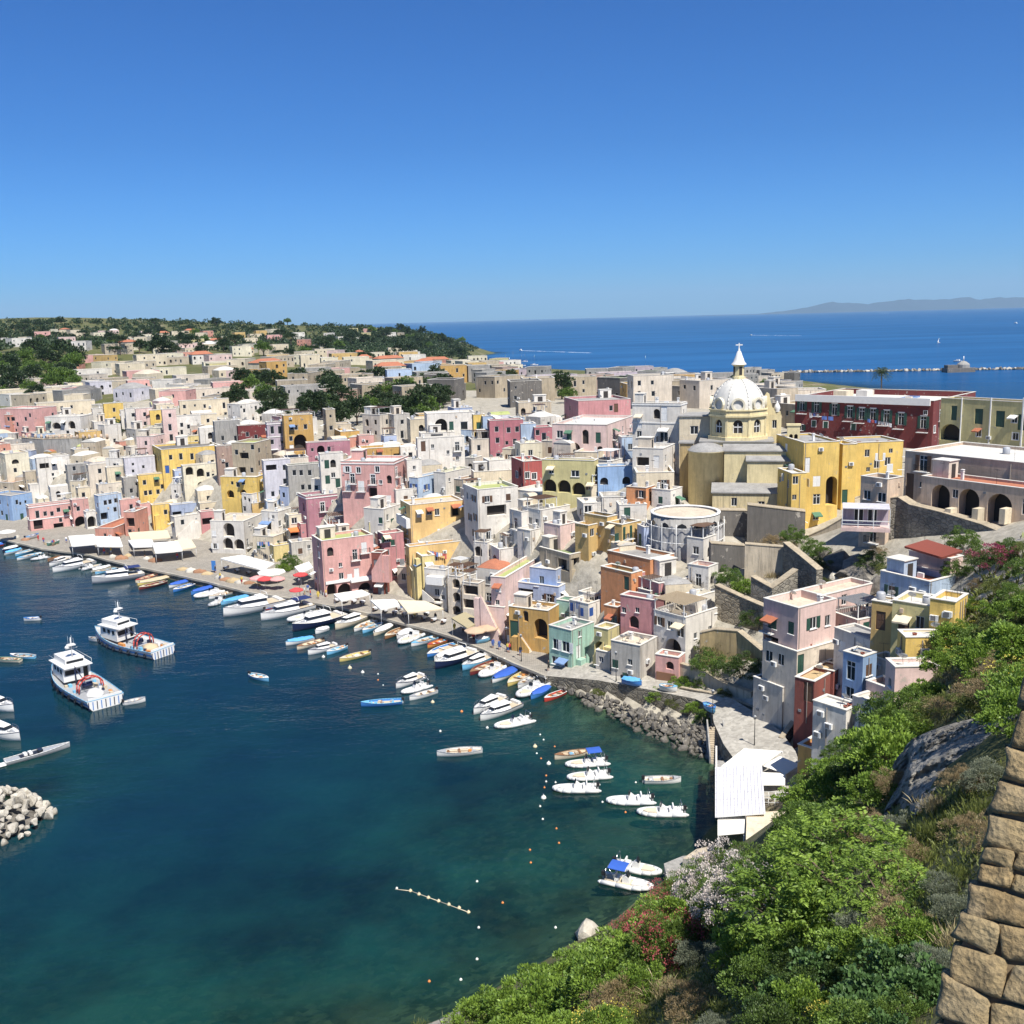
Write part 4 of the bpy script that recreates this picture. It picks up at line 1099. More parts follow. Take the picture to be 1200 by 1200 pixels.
# ---- white green-roof block and peach tower house
h = H('large white house with pinkish side and green roof edge', 'white', 562, 648, 574, 543, 607, 20, 'lime', feats=[('v',552,582),('w',557,606),('w',551,606),('g',582,598,4,2),('w',556,625)])
h = H('tall peach yellow house with overhanging roof above the restaurant', 'peach', 483, 648, 592, 469, 543, 17, 'cream', D=200, feats=[('w',503,599),('w',518,623),('w',530,621),('g',534,598,1.6,2.4),('w',475,598),('w',477,622)], shut='w', ph=0.3)
face_box(h, 'balcony', 469.5, 612, 482.5, 608, 0.9, TRIM)
t = sub(h, 'peach', 481, 678, 641, 476, 556, 14, hid=0, D=192, ph=1.0, roof='terra', feats=[('w',484,668),('w',533,657)])
laundry(t, 503, 645, 523, 649, 8, 'clothes drying on the peach house terrace', 0.3)
s1 = sub(h, 'paleyellow', 497, 705, 652, 455, 498, 62, hid=0, feats=[('w',489,665),('a',490,694,2.4,2.4)])
stair(s1, 462, 702, 484, 655, 1.0, 'paleyellow', .9)
h = H('white house with green shutter left of the peach house', 'white', 451, 626, 597, 426, 470, 55, 'white', feats=[('s',460,612,1.3,1.7),('d',428,602),('w',437,600),('w',446,610)], shut='g')
H('straw yellow sloped house next to the green shutter', 'straw', 434, 634, 612, 430, 452, 15, 'cream', auto=.3)
h = H('narrow dusty red house beside the yellow steps', 'rose', 452, 682, 626, 442, 473, 20, 'cream', hid=4, feats=[('w',449,632),('w',450,648),('w',446,644),('v',470,666)])
h = H('dark red stair house between pink house and yellow steps', 'brick', 451, 700, 648, 437, 453, 65, 'grey', hid=0, feats=[('d',441,662),('w',448,645),('d',449,692,1.3,3)], shut='y')
stair(h, 438, 672, 450, 650, 0.8, 'pink')
# ---- white waterfront houses
h = H('white waterfront house with rounded balcony above the long awning', 'white', 524, 718, 668, 497, 527, 62, 'cream', hid=0, feats=[('g',505,667,2.4,2),('w',512,694),('a',506,692,1.8,2.6),('g',508,707,3,2),('v',519,700)])
face_box(h, 'balcony', 503, 683, 523, 675, 1.2, TRIM)
stair(h, 498, 694, 512, 706, .9, 'white')
h = H('white three-storey waterfront house with stacked arched windows', 'offwhite', 541, 722, 676, 524, 544, 60, 'white', hid=0, feats=[('a',535,684,1.6,1.9),('a',535,700,1.6,1.9),('a',536,716,1.8,1.9)])
roof_pergola(h, 0, 1, 0.3, 0.9)
h2 = sub(h, 'offwhite', 562, 726, 684, 541, 566, 62, hid=0, feats=[('w',544,686),('g',554,692,3,1.8),('g',550,708,2.6,1.8),('g',557,711,2.2,1.8)])
roof_pergola(h2, 0, 1, 0.5, 0.9)
h = H('white cubic house with two arched windows behind the pergolas', 'white', 586, 672, 644, 573, 628, 22, 'white', feats=[('n',580,656,1.9,1.9)])
roof_pergola(h, 0.3, 0.95, 0.4, 0.95)
h2 = H('white terrace house with dark arch beside the cubic house', 'white', 572, 666, 636, 555, 576, 62, 'white', feats=[('n',559,646,1.6,2),('w',567,648)])
roof_pergola(h2, 0, 1, 0.2, 0.9)
h = H('pale pink quay house with lime roof and curved outside stair', 'palepink', 594, 752, 677, 575, 636, 66, 'lime', hid=0, feats=[('w',584,689),('v',583,706)], shut='w')
h2 = sub(h, 'palepink', 592, 753, 712, 560, 594, 66, hid=0, feats=[('a',571,731,2.6,3.4),('w',571,707)])
stair(h2, 588, 745, 566, 700, 1.0, 'palepink', .8)
h = H('ochre waterfront house with tall arch and double stair', 'ochre', 643, 768, 716, 596, 656, 64, 'cream', hid=0, feats=[('A',635,737,2.4,3.4),('A',634,757,2.2,3.6),('n',616,722,1.0,1.9),('w',608,717),('d',601,738,1.7,3.2),('g',641,716,2,1.4)])
stair(h, 624, 764, 611, 745, 1.1, 'ochre', .8)
h = H('light blue house with bright blue roof above the ochre house', 'periwinkle', 655, 708, 688, 606, 662, 62, 'blue', feats=[('g',608,694,3,1.6),('a',626,694,1.4,2),('v',637,700),('w',643,687)])
sub(h, 'periwinkle', 652, 692, 668, 634, 686, 30, feats=[('w',672,678),('w',679,677),('v',664,684)], roof='white')
h = H('mint green waterfront house with four square windows', 'mint', 670, 788, 739, 643, 696, 50, 'grey', hid=0, feats=[('w',652,736,1.5,1.5),('w',662,741,1.3,1.5),('w',652,755,1.5,1.7),('w',663,758,1.5,1.7),('w',651,774,1.6,1.3),('w',661,777,1.5,1.3),('v',679,743),('d',678,764)], shut='w')
stair(h, 690, 784, 681, 770, 1.0, 'mint', .8)
H('pale mint back house with green roof behind the mint house', 'mint', 676, 736, 706, 652, 680, 60, 'green', auto=.3)
h = H('small white house with navy shutters above the mint house', 'white', 690, 738, 708, 667, 712, 50, 'cream', feats=[('s',670,711),('s',681,717),('s',693,717)], shut='n')
sub(h, 'white', 697, 712, 697, 678, 713, 50, feats=[('s',689,700),('s',694,704),('s',698,704)], shut='n')
h = H('lemon green cottage with arched window behind the ruined house', 'straw', 713, 772, 738, 696, 726, 55, 'cream', feats=[('n',704,743,2,1.6),('a',702,758,2,1.8)])
stair(h, 700, 772, 712, 756, 1.0, 'paleyellow', .8)
h = H('peeling white house with striped roof terrace by the sea wall', 'dirtywhite', 750, 810, 757, 716, 770, 60, 'cream', hid=0, feats=[('w',725,758),('w',731,759),('w',721,778,1,1.3),('g',757,760,2,1.6),('v',738,776)])
sub(h, 'dirtywhite', 715, 798, 765, 700, 718, 60, hid=0, feats=[('d',712,774,1.2,2.2),('v',704,773)])
h = H('tiny pink house with round awning and brown gate', 'pink', 795, 812, 771, 768, 798, 68, 'cream', hid=0, feats=[('n',785,780,1.2,1.2),('g',775,779,2,1.8)])
face_box(h, 'gate', 769.5, 808, 791, 790, 0.12, plain('brown_gate', (0.22, 0.11, 0.06), 0.7))
# ---- pink and white terraces
h = H('faded rose house with bare plaster above the peeling house', 'rose', 768, 750, 704, 727, 772, 60, 'cream', feats=[('n',743,729,1.7,1.9),('v',731,715)])
h = H('deep pink house with lumpy vaulted roof and planted terrace', 'rose', 772, 708, 684, 739, 833, 38, 'grey', feats=[('w',757,693),('v',787,690),('d',812,682)])
h = H('tall white terraced house with pillared verandah and big arch', 'white', 803, 784, 724, 766, 850, 50, 'cream', hid=0, feats=[('w',773,728),('w',785,733),('w',797,739,1.4,2),('A',789,760,3,3),('v',832,737),('v',815,745)], ph=.9)
sub(h, 'white', 815, 728, 700, 806, 852, 30, feats=[('v',829,713)])
roof_pergola(h, 0.0, 0.55, 0.05, 0.95, 2.6, plain('reed_roof', (0.36, 0.28, 0.18), .9), True, .9)
h = H('orange house with flat grey roof and ribbed corner', 'orange', 762, 680, 656, 712, 790, 48, 'grey', feats=[('v',725,662)])
sub(h, 'orange', 740, 706, 672, 697, 745, 60, feats=[('w',715,673,2.2,1.8),('v',703,668),('v',709,669),('d',733,684)], roof='green')
H('low orange terrace house under the orange house', 'orange', 724, 726, 712, 708, 730, 55, 'cream', auto=.5)
h = H('grey stone house with green roof and wooden verandah', 'tuff', 668, 675, 650, 632, 704, 40, 'green', feats=[('g',664,663,3,2),('w',691,656),('g',672,661,2,2)])
h = H('yellow two-part house with flat roofs below the orange cube', 'mustard', 729, 648, 615, 711, 751, 48, 'grey', feats=[('w',718,621,.9,1.7),('v',736,628)])
sub(h, 'mustard', 712, 640, 606, 688, 724, 40, roof='grey', feats=[('g',682,621,2,1.6),('w',694,622)])
sub(h, 'mustard', 690, 650, 616, 674, 712, 45, feats=[('g',682,620,2.4,1.6),('w',694,624)])
# ---- pale pink and white in the middle
h = H('plain pale pink block below the white pergola house', 'palepink', 657, 644, 616, 637, 676, 45, 'white', feats=[])
h = H('white house with rooftop pergola above the pale pink block', 'white', 634, 618, 598, 612, 668, 40, 'white', feats=[('w',629,612),('w',621,610)])
roof_pergola(h, 0.0, 0.6, 0.1, 0.7)
h = H('white terrace house with wide steps left of the pergola house', 'white', 612, 632, 600, 597, 640, 35, 'white', auto=.6)
H('white low house with canvas terrace right of the cubic house', 'white', 622, 644, 622, 606, 642, 45, 'white', auto=.5)
h = H('white house with square window left of the yellow house', 'white', 684, 610, 590, 676, 709, 12, 'white', feats=[('w',682,598,1.4,1.6)])
h = H('white house with green door below the orange cube', 'white', 726, 614, 592, 722, 758, 8, 'white', feats=[('d',735,602)], shut='g')
H('white strip house under the blue arcade', 'white', 706, 598, 583, 702, 740, 6, 'grey', auto=.5)
H('long white terrace house below the yellow arcade', 'white', 640, 592, 578, 602, 668, 50, 'white', auto=.4)
h = H('small orange cube house beside the church steps', 'orange', 757, 592, 572, 734, 769, 62, 'grey', feats=[('w',751,579),('d',762,580)])
h = H('light blue house with arched windows below the piazza', 'blue', 701, 580, 547, 698, 746, 6, 'cream', feats=[('n',708,564,1.5,1.4),('n',734,563,1.5,1.4)])
h = H('cream retaining house below the piazza railing', 'cream', 746, 582, 554, 742, 790, 4, 'cream', auto=.15)
h = H('pale yellow house with three ground arches and white roof', 'straw', 697, 580, 540, 635, 701, 74, 'white', feats=[('w',646,551),('w',674,555,1.6,1.2),('w',679,555),('a',644,569,2.6,2.4),('a',661,570,2.6,2.4),('a',678,573,2.6,2.4),('w',694,570)])
sub(h, 'cream', 700, 545, 530, 696, 742, 8)
h = H('red corner house with white framed windows left of the yellow arcade', 'red', 614, 582, 541, 599, 638, 18, 'cream', feats=[('w',618,557),('w',626,558),('w',632,559),('g',623,545,2.4,1.6),('w',606,556),('w',606,540)], sur=True)
h = H('pale pink palace with tall green doors and white vaulted roofs', 'palepink', 711, 536, 498, 647, 742, 72, 'white', near=True, feats=[('w',656,509,1.4,1.6),('d',667,511),('n',686,512,1.4,3),('d',701,513),('a',672,525,3,2.4),('a',656,523,2.6,2.2),('w',723,514),('a',726,525,2.6,2)], shut='g')
for i, (xx, yy) in enumerate(((665, 497), (690, 495), (716, 496))):
 H('white vaulted roof block of the pale pink palace', 'white', xx, 502, yy + 1, xx - 12, xx + 16, 45, 'white', near=False, feats=[], vault=2, parent=h['root'], clutter=False)
H('small magenta house with double window beside the pink palace', 'magenta', 627, 520, 501, 623, 647, 8, 'white', near=False, feats=[('w',630,507),('w',634,507)])
H('bluish white house left of the magenta house', 'paleblue', 611, 522, 497, 607, 628, 8, 'white', near=False, auto=.7)
h = H('tall white palazzo with dark windows beside the church', 'white', 797, 548, 473, 741, 805, 74, 'white', near=True, feats=[('n',751,475,2,1.4),('d',749,494,1.1,2.6),('w',749,509),('d',778,485,1.3,2.8),('b',778,510,1.6,2.6),('n',753,523,2,1.6),('n',785,520,1.6,2)], ph=.3, trim=2)
sub(h, 'white', 777, 552, 526, 741, 790, 74, feats=[('g',753,541,2.4,1.6),('d',769,541)])
h = H('broad rose palazzo with white corner strips behind the pink palace', 'rose', 678, 490, 470, 661, 739, 15, 'grey', near=False, feats=[('d',722,478),('w',668,478)])
H('grey-green rooftop house left of the rose palazzo', 'beige', 608, 488, 472, 604, 646, 8, 'white', near=False, auto=.6)
# ---- right: beside and below the church
h = H('big yellow house with blind arch and many white windows', 'yellow', 939, 634, 519, 910, 984, 22, 'grey', D=168, feats=[('d',946,545,1.0,2.6),('w',957,564,1.3,1.8),('w',957,585,1.3,1.8),('w',956,605,1.0,1.2),('A',979,575,2,5),('w',926,563),('w',926,583)], shut='w', sur=False, ph=.25)
sub(h, 'yellow', 1001, 590, 519, 983, 1060, 22, D=174, feats=[('w',1028,544,1.1,1.5),('w',1041,541,1.1,1.5),('v',985,544,.9,1.4)], shut='w', ph=.25, roof='grey')
sub(h, 'yellow', 926, 630, 555, 909, 940, 25, D=164, feats=[('v',912,562),('v',926,583),('w',927,563)], shut='w', ph=.25)
sub(h, 'yellow', 985, 600, 521, 974, 1001, 22, D=170.5, feats=[('d',984,582,1,2.4)])
h = H('long dark red palazzo with white balconies and laundry', 'darkred', 1091, 530, 470, 932, 1098, 71, 'white', D=200, width=26, feats=[(k, x, y, 1.15, 2.5) for k, x, y in (('t',940,475),('t',957,477),('t',978,480),('t',996,483),('t',1010,485),('t',1023,486),('t',1039,488),('t',1056,491),('t',1082,495))] + [('w',939,501)], shut='g', sur=True, ph=1.2, near=True, clutter=False)
for x, y in ((940,485),(957,488),(994,494),(1007,496),(1035,499),(1053,503),(1081,507)):
 fa, u, v, q = on_face(h, x, y)
 link('balcony', BALC, h['root'], (h['off'][0], h['off'][1] + u, v + 0.1), (0, 0, -math.pi/2), (2.2, 1, 1))
for (u, v, w, d, hh, nm, mt) in ((.25, .55, 3.2, 2.4, 2.4, 'roof_room', PL['white']), (.6, .35, 6, 2.2, .35, 'solar_panel', plain('solar_blue', (.10, .2, .4), .2)), (.5, .8, 4, 3, 1.6, 'roof_room', PL['cream']), (.3, .25, 1.2, 1.2, 1.2, 'chimney_block', PL['offwhite']), (.75, .7, 2, 2, 1.4, 'chimney_block', PL['offwhite'])):
 MB().box((0, 0, 0), (w, d, hh)).build(nm, [mt], h['root'], (u * h['W'], v * h['D'], h['H'] - 1.2))
face_box(h, 'cornice', 933, 462, 1090.5, 475.5, 0.5, TRIM)
laundry(h, 950, 483, 962, 485, 3, 'white towels hung on the dark red palazzo'); laundry(h, 964, 487, 979, 488, 2, 'white sheet and red cloth flapping from the dark red palazzo'); laundry(h, 1018, 490, 1047, 496, 7, 'mixed washing on the dark red palazzo balconies')
h = H('olive cream palazzo with white pilasters and green doors', 'straw', 1240, 545, 474, 1103, 1260, 64, 'cream', D=165, feats=[('d',1118,484,1.1,2.6),('d',1147,488,1.5,2.7),('d',1172,491,1.6,2.8),('a',1106,506,4,3),('d',1198,495,1.5,2.7)], shut='g', sur=True, ph=1.3, near=True, clutter=False)
for x in (1126, 1160, 1198): face_box(h, 'pilaster', x - 1, 525, x + 1.5, 466, 0.2, TRIM)
h = H('taupe palazzo with arcaded terrace above the rock wall', 'taupe', 1215, 620, 545, 1061, 1240, 62, 'white', D=133, width=15, feats=[('b',1082,543,1.3,2.4),('w',1101,544),('b',1109,543,1.3,2.2),('w',1151,543,1.4,1.4),('d',1066,570,1.3,4),('v',1080,568)], ph=.4, near=True, clutter=False)
ar = sub(h, 'taupe', 1212, 640, 575, 1080, 1240, 62, D=126, ph=.3, roof='terra', feats=[('A',1102,584,2.8,3.8),('A',1135,590,3,4.0),('A',1171,597,3.4,4.2),('A',1199,606,3.2,4.2)])
for x in (1090, 1118, 1150, 1182): face_box(ar, 'partition', x - 4, 612, x + 4, 595, 1.6, PL['cream'])
h = H('small grey house with glazed white balcony beside the yellow house', 'taupe', 1037, 630, 562, 1009, 1059, 55, 'grey', D=141, feats=[('w',1034,583,1.4,1.4),('w',1016,580,1.2,1.4)])
# ---- right: pink stair house and its neighbours
h = H('pale pink house with stepped roof terrace above the cobbled ramp', 'palepink', 932, 836, 713, 895, 980, 48, 'cream', hid=0, D=116, feats=[('w',905,730,1.4,1.5),('w',927,736,.9,1.6),('w',953,730,1.2,1.5),('g',903,749,2.4,.8),('g',913,753,1.6,.8),('w',901,769,1.2,1.5),('w',908,771,1.2,1.5),('w',915,773,1.0,1.5),('d',935,779,1.1,2.4),('n',946,766,.9,1.1)], ph=.9, trim=0)
sub(h, 'offwhite', 932, 837, 764, 894, 978, 48, D=115.5, feats=[('w',901,769,1.2,1.5),('w',908,771,1.2,1.5),('w',915,773,1.0,1.5),('d',935,779,1.1,2.4),('n',946,766,.9,1.1)], roof='cream', ph=.05)
sub(h, 'palepink', 955, 760, 700, 930, 1026, 48, D=122, ph=.5, feats=[('w',990,703,1.0,1.4),('w',975,722,1.1,1.6)], roof='cream')
sub(h, 'dirtywhite', 916, 850, 806, 879, 934, 55, D=117, hid=0, feats=[('g',885,808,2.4,3.6),('w',900,803,1.6,1.4)], roof='cream')
h = H('brick red house with sandy flat roof right of the pale pink house', 'brick', 953, 845, 799, 935, 982, 62, 'sand', D=111.5, feats=[('d',950,812,1.2,2.4)], ph=.15)
sub(h, 'brick', 976, 812, 787, 960, 995, 50, D=114, feats=[('d',967,794,1.3,2.2)], roof='sand', ph=.15)
h = H('low white house with white roof and balcony below the blue house', 'white', 990, 878, 833, 953, 1006, 58, 'white', D=97, feats=[('w',974,835,1.1,2.2),('w',983,838,1.3,2.6)], ph=.15)
h = H('rose annex with grey roof and white rooftop pergola behind the brick red house', 'palepink', 1003, 772, 727, 972, 1042, 45, 'grey', D=119, feats=[('w',986,738),('w',1015,735)], ph=.5)
roof_pergola(h, .1, .9, .1, .8, 2.2, WOODY)
H('small terracotta-roofed shed above the rose annex', 'palepink', 1018, 722, 705, 1000, 1046, 40, 'terra', D=127, auto=.4)
H('cream cottage with sandy roof at the foot of the pale pink house', 'cream', 948, 822, 792, 931, 966, 48, 'sand', D=117, auto=.8)
h = H('white stair cottage right of the low white house', 'white', 1020, 872, 824, 1005, 1044, 50, 'white', D=96, auto=.7)
stair(h, 1008, 868, 1016, 832, 1.0)
H('pale pink cottage in front of the white flat roof', 'palepink', 1036, 846, 806, 1020, 1052, 50, 'cream', D=97.5, auto=.6)
H('white cottage wedged behind the cornflower blue house', 'white', 1040, 806, 776, 1020, 1060, 50, 'grey', D=104.5, auto=.7)
H('cream cottage with striped shade beside the ramp steps', 'palecream', 912, 812, 782, 893, 934, 52, 'cream', D=119.5, auto=.8)
h = H('narrow cornflower blue house with long windows', 'blue', 1009, 830, 770, 993, 1022, 55, 'grey', D=103, feats=[('w',997,786,1.1,2.2),('w',1001,788,1.1,2.2),('w',1007,790,.8,2)], ph=.15)
h = H('white house with tiled strip roof behind the blue house', 'white', 1022, 790, 752, 978, 1048, 45, 'grey', D=110, feats=[('w',987,758)], ph=.2)
h = H('pink house with large white flat roof under the yellow block', 'palepink', 1046, 850, 782, 1040, 1110, 20, 'white', D=92, feats=[('v',1043,800)], ph=.3)
h = H('yellow roof block standing on the white flat roof', 'yellow', 1060, 778, 747, 1056, 1107, 18, 'white', D=97, feats=[], ph=.1)
h = H('olive yellow house with white roof terrace against the green hillside', 'straw', 1109, 752, 714, 1046, 1128, 72, 'white', D=100, feats=[('d',1059,734,1.2,2.2),('d',1064,736,1.0,2.2),('v',1051,727)], ph=.5, shut='b')
sub(h, 'mustard', 1046, 745, 708, 1024, 1050, 60, D=108, feats=[('d',1033,727,1.1,2.2),('d',1038,728,1.1,2.2)], ph=.15, shut='b')
sub(h, 'yellow', 1118, 735, 706, 1108, 1165, 25, D=98, feats=[])
h = H('pale blue terrace house with red awning roof under the rock wall', 'paleblue', 1088, 708, 682, 1032, 1120, 55, 'terra', D=113, feats=[('n',1043,671,1.6,1.3),('g',1058,680,4,2)], ph=.7)
sub(h, 'palepink', 1112, 690, 655, 1062, 1124, 62, D=118, feats=[('d',1086,660,1.1,2.2)], shut='n', ph=.1, roof='terra')
REDAW = plain('red_brown_canvas', (0.22, 0.055, 0.035), 0.9)
root = h['root']
def free_sheet(name, pix, z, mat, root=None, label=None, cat=None, posts=True, zfoot=None, thick=0.05, sag=0.12, group=None, frame=WOODW):
 """a canopy of four or more photo pixels at their own heights, with posts down to the floor"""
 zs = z if isinstance(z, (list, tuple)) else [z] * 4
 pts = [atz(px, py, zz) for (px, py), zz in zip(pix, zs)]
 c = sum(pts, Vector()) / 4
 zf = zfoot if zfoot is not None else ground(c.x, c.y)
 base = Vector((c.x, c.y, zf))
 n = 8
 def P(u, v, dz):
  p = (pts[0]*(1-u) + pts[1]*u)*(1-v) + (pts[3]*(1-u) + pts[2]*u)*v
  return tuple(p - base + Vector((0, 0, dz - sag * (math.sin(math.pi*u*3) ** 2) * math.sin(math.pi*v))))
 b = MB()
 b.grid([[P(i/n, j/n, 0) for i in range(n+1)] for j in range(n+1)], 0)
 b.grid([[P(i/n, j/n, -thick) for i in range(n+1)] for j in range(n+1)], 0)
 edge = [(i/n, 0) for i in range(n)] + [(1, i/n) for i in range(n)] + [(1-i/n, 1) for i in range(n)] + [(0, 1-i/n) for i in range(n+1)]
 b.grid([[P(u, v, 0) for u, v in edge], [P(u, v, -0.25) for u, v in edge]], 0)
 if root is not None:
  inv = Matrix.Rotation(-root.rotation_euler.z, 4, 'Z') @ Matrix.Translation(base - root.location)
  b.v = [tuple(inv @ Vector(p)) for p in b.v]
  return b.build(name, [mat], root)
 r = empty(name, base, 0, label, cat, group)
 b.build('canvas', [mat], r)
 if posts:
  for p in pts:
   q = p - base + (Vector((c.x, c.y, p.z)) - p) * 0.04
   MB().tube((q.x, q.y, 0), (q.x, q.y, q.z - 0.05), 0.045, 0.045, 0, 6).build('post', [frame], r)
 return r
zt = HOUSES[-1]['zt']
free_sheet('awning', [(1060,640),(1086,632),(1128,645),(1104,653)], [zt + 1.2, zt + 1.8, zt + 1.8, zt + 0.9], REDAW, root=root, sag=0.02)
# --- walls, church, scaffolded house
WALLG = stonewall('rubble_wall_grey', (0.17, 0.155, 0.13), (0.34, 0.31, 0.25), 1.3)
WALLT = stonewall('rubble_wall_tan', (0.24, 0.20, 0.14), (0.42, 0.36, 0.26), 1.0)
WALLD = stonewall('rubble_wall_dark', (0.13, 0.12, 0.105), (0.26, 0.24, 0.20), 0.9)
def wall_run(label, tops, Ds, zb, thick=0.7, mat=None, name='retaining_wall', cat='wall', cap=None, group=None):
 """masonry wall through photo pixels of its top edge at given forward distances"""
 P = [atd(px, py, D) for (px, py), D in zip(tops, Ds)]
 o = P[0].copy(); o.z = zb
 root = empty(name, o, 0, label, cat, group)
 b = MB(); c = MB()
 for p, q in zip(P[:-1], P[1:]):
  d = (q - p); d.z = 0; d.normalize(); n = Vector((-d.y, d.x, 0))
  if n.y < 0: n = -n
  A = [p, q, q + n * thick, p + n * thick]
  lo = [Vector((v.x, v.y, zb)) - o for v in A]; hi = [v - o for v in A]
  for i in range(4):
   j = (i + 1) % 4; b.poly([lo[i], lo[j], hi[j], hi[i]])
  b.poly(hi)
  e = d * 0.05
  up = Vector((0, 0, 0.12)); ex = n * 0.08
  H4 = [p - o - ex, q - o - ex, q - o + n * thick + ex, p - o + n * thick + ex]
  for i in range(4): c.poly([H4[i] + Vector((0,0,.005)), H4[(i+1)%4] + Vector((0,0,.005)), H4[(i+1)%4] + up, H4[i] + up])
  c.poly([h + up for h in H4])
 b.build('masonry', [mat or WALLG], root); c.build('coping', [cap or PL['tuff']], root)
 return root
# crenellated castle wall on the left
cw = wall_run('crenellated grey castle wall with small merlons above the white huddle', [(25,513),(50,515),(82,514),(105,514),(127,513)], [318,312,311,316,322], 8, 1.2, PL['grey'], 'castle_wall', 'wall')
mer = MB().lathe([(0, 0), (0.45, 0), (0.45, 0.9), (0.3, 1.25), (0, 1.4)], 0, 8).mesh('merlon', [PL['taupe']])
for i in range(15):
 t = i / 14; px = 27 + t * 98; p = atd(px, 513.6 + 1.2 * math.sin(t * 3), 318 - 7 * math.sin(t * 3.0) + 2 * t)
 link('merlon', mer, cw, p - cw.location + Vector((0, 0.5, 0.05)))
wall_run('tan retaining wall right of the castle wall', [(127,515),(162,514)], [322,330], 10, 1.0, PL['beige'])
wall_run('long pale retaining wall under the dark grove', [(425,505),(470,506),(495,507)], [285,283,280], 18, .8, PL['beige'])
# walls under the church
wall_run('dark cement wall below the church block', [(838,598),(876,599)], [165,165], 8, 2.0, PL['darkgrey'])
wall_run('dark mottled wall right of the cement wall below the church', [(876,592),(944,600)], [162,160], 8, 2.0, PL['darkgrey'])
wall_run('lower stained wall with boulders at its foot', [(833,637),(874,640)], [152,152], 6, 1.5, PL['darkgrey'])
wall_run('smooth beige wall below the dry grass ledge', [(873,638),(922,642)], [148.5,147], 6, 1.2, PL['beige'])
wall_run('rubble stair wall climbing right of the smooth beige wall', [(918,636),(938,652),(957,668)], [146.5,142,138], 6, 1.0, WALLG)
wall_run('ruined rubble wall above the hanging garden', [(838,686),(868,700),(896,712)], [144,141,137], 5, 1.0, WALLT)
wall_run('rubble terrace wall over the garden arch', [(880,676),(905,690),(935,668)], [141,138,140], 5, 1.0, WALLG)
g = wall_run('tan arched garden wall beside the white terraced house', [(820,742),(838,738),(864,740),(893,764)], [138,137,135,131], 2, .9, PL['brownyellow'])
wall_run('pale low garden wall with dark bars along the ramp', [(797,778),(825,787),(846,800),(880,812)], [137,134,131,127], 2, .6, PL['beige'])
wall_run('low path parapet beside the cane fence', [(797,806),(830,812),(868,824),(905,838)], [134,131,127,122], 2, .35, WALLT)
wall_run('big grey rock wall below the taupe arcade', [(1035,585),(1052,583),(1066,592),(1100,600),(1150,615),(1196,634)], [142,141,139,135,129,122], 12, 1.6, WALLG, 'rock_wall')
wall_run('wall with outside stair below the big yellow house', [(939,632),(966,620),(990,606)], [162,160,158], 8, 1.0, PL['beige'])
wall_run('curved dark wall beside the ochre terrace', [(917,866),(935,842),(955,838)], [114,116,115], 1, .5, WALLD)
# --- church
CD = 186.0
cx = atd(865, 480, CD)
chz = 22.0
church = empty('church', (cx.x, cx.y, chz), -math.atan((865 - 600) / FPX), 'cream church with white ribbed dome, lantern and round apse', 'church')
mpp = m_per_px(cx)
CINV = Matrix.Rotation(-church.rotation_euler.z, 3, 'Z')
def cl(px, py):
 p = atd(px, py, CD); return CINV @ (p - church.location)
def cz_(py, px=865): return cl(px, py).z
def cX(px): return cl(px, 480).x
CC = PL['apse']
DOME = mat_new('dome_grey_white', lambda t, m: (lambda g: t.bsdf(t.mix(t.ramp(t.noise(t.scaled(g, (1, 1, 0.3)), 0.8, 6, 0.7), [(0.35, 0), (0.7, 1)]), (0.60, 0.58, 0.53), (0.46, 0.445, 0.41)), 0.85, t.bump(t.noise(g, 4, 4), 0.2, 0.05)))(t.new('ShaderNodeNewGeometry').outputs['Position']))
ROOFG = ROOF['grey']
zD0, zD1 = cz_(478), cz_(443)
rD = 31 * mpp
hgt = zD1 - zD0
MB().lathe([(rD * math.cos(a), hgt * math.sin(a)) for a in [math.pi / 2 * i / 14 for i in range(14)]] + [(0.9, hgt + 0.02)], 0, 48, (0, 0, zD0)).build('dome', [DOME], church)
rb = MB()
for k in range(8):
 a = math.pi / 8 + k * math.pi / 4
 pts = [Vector((math.cos(a) * (rD + .03) * math.cos(t), math.sin(a) * (rD + .03) * math.cos(t), zD0 + (hgt + .03) * math.sin(t))) for t in [math.pi / 2 * i / 12 for i in range(12)]]
 r_ = MB().path([tuple(p) for p in pts], 0.10, 0, 5); r_.build('rib', [DOME], church)
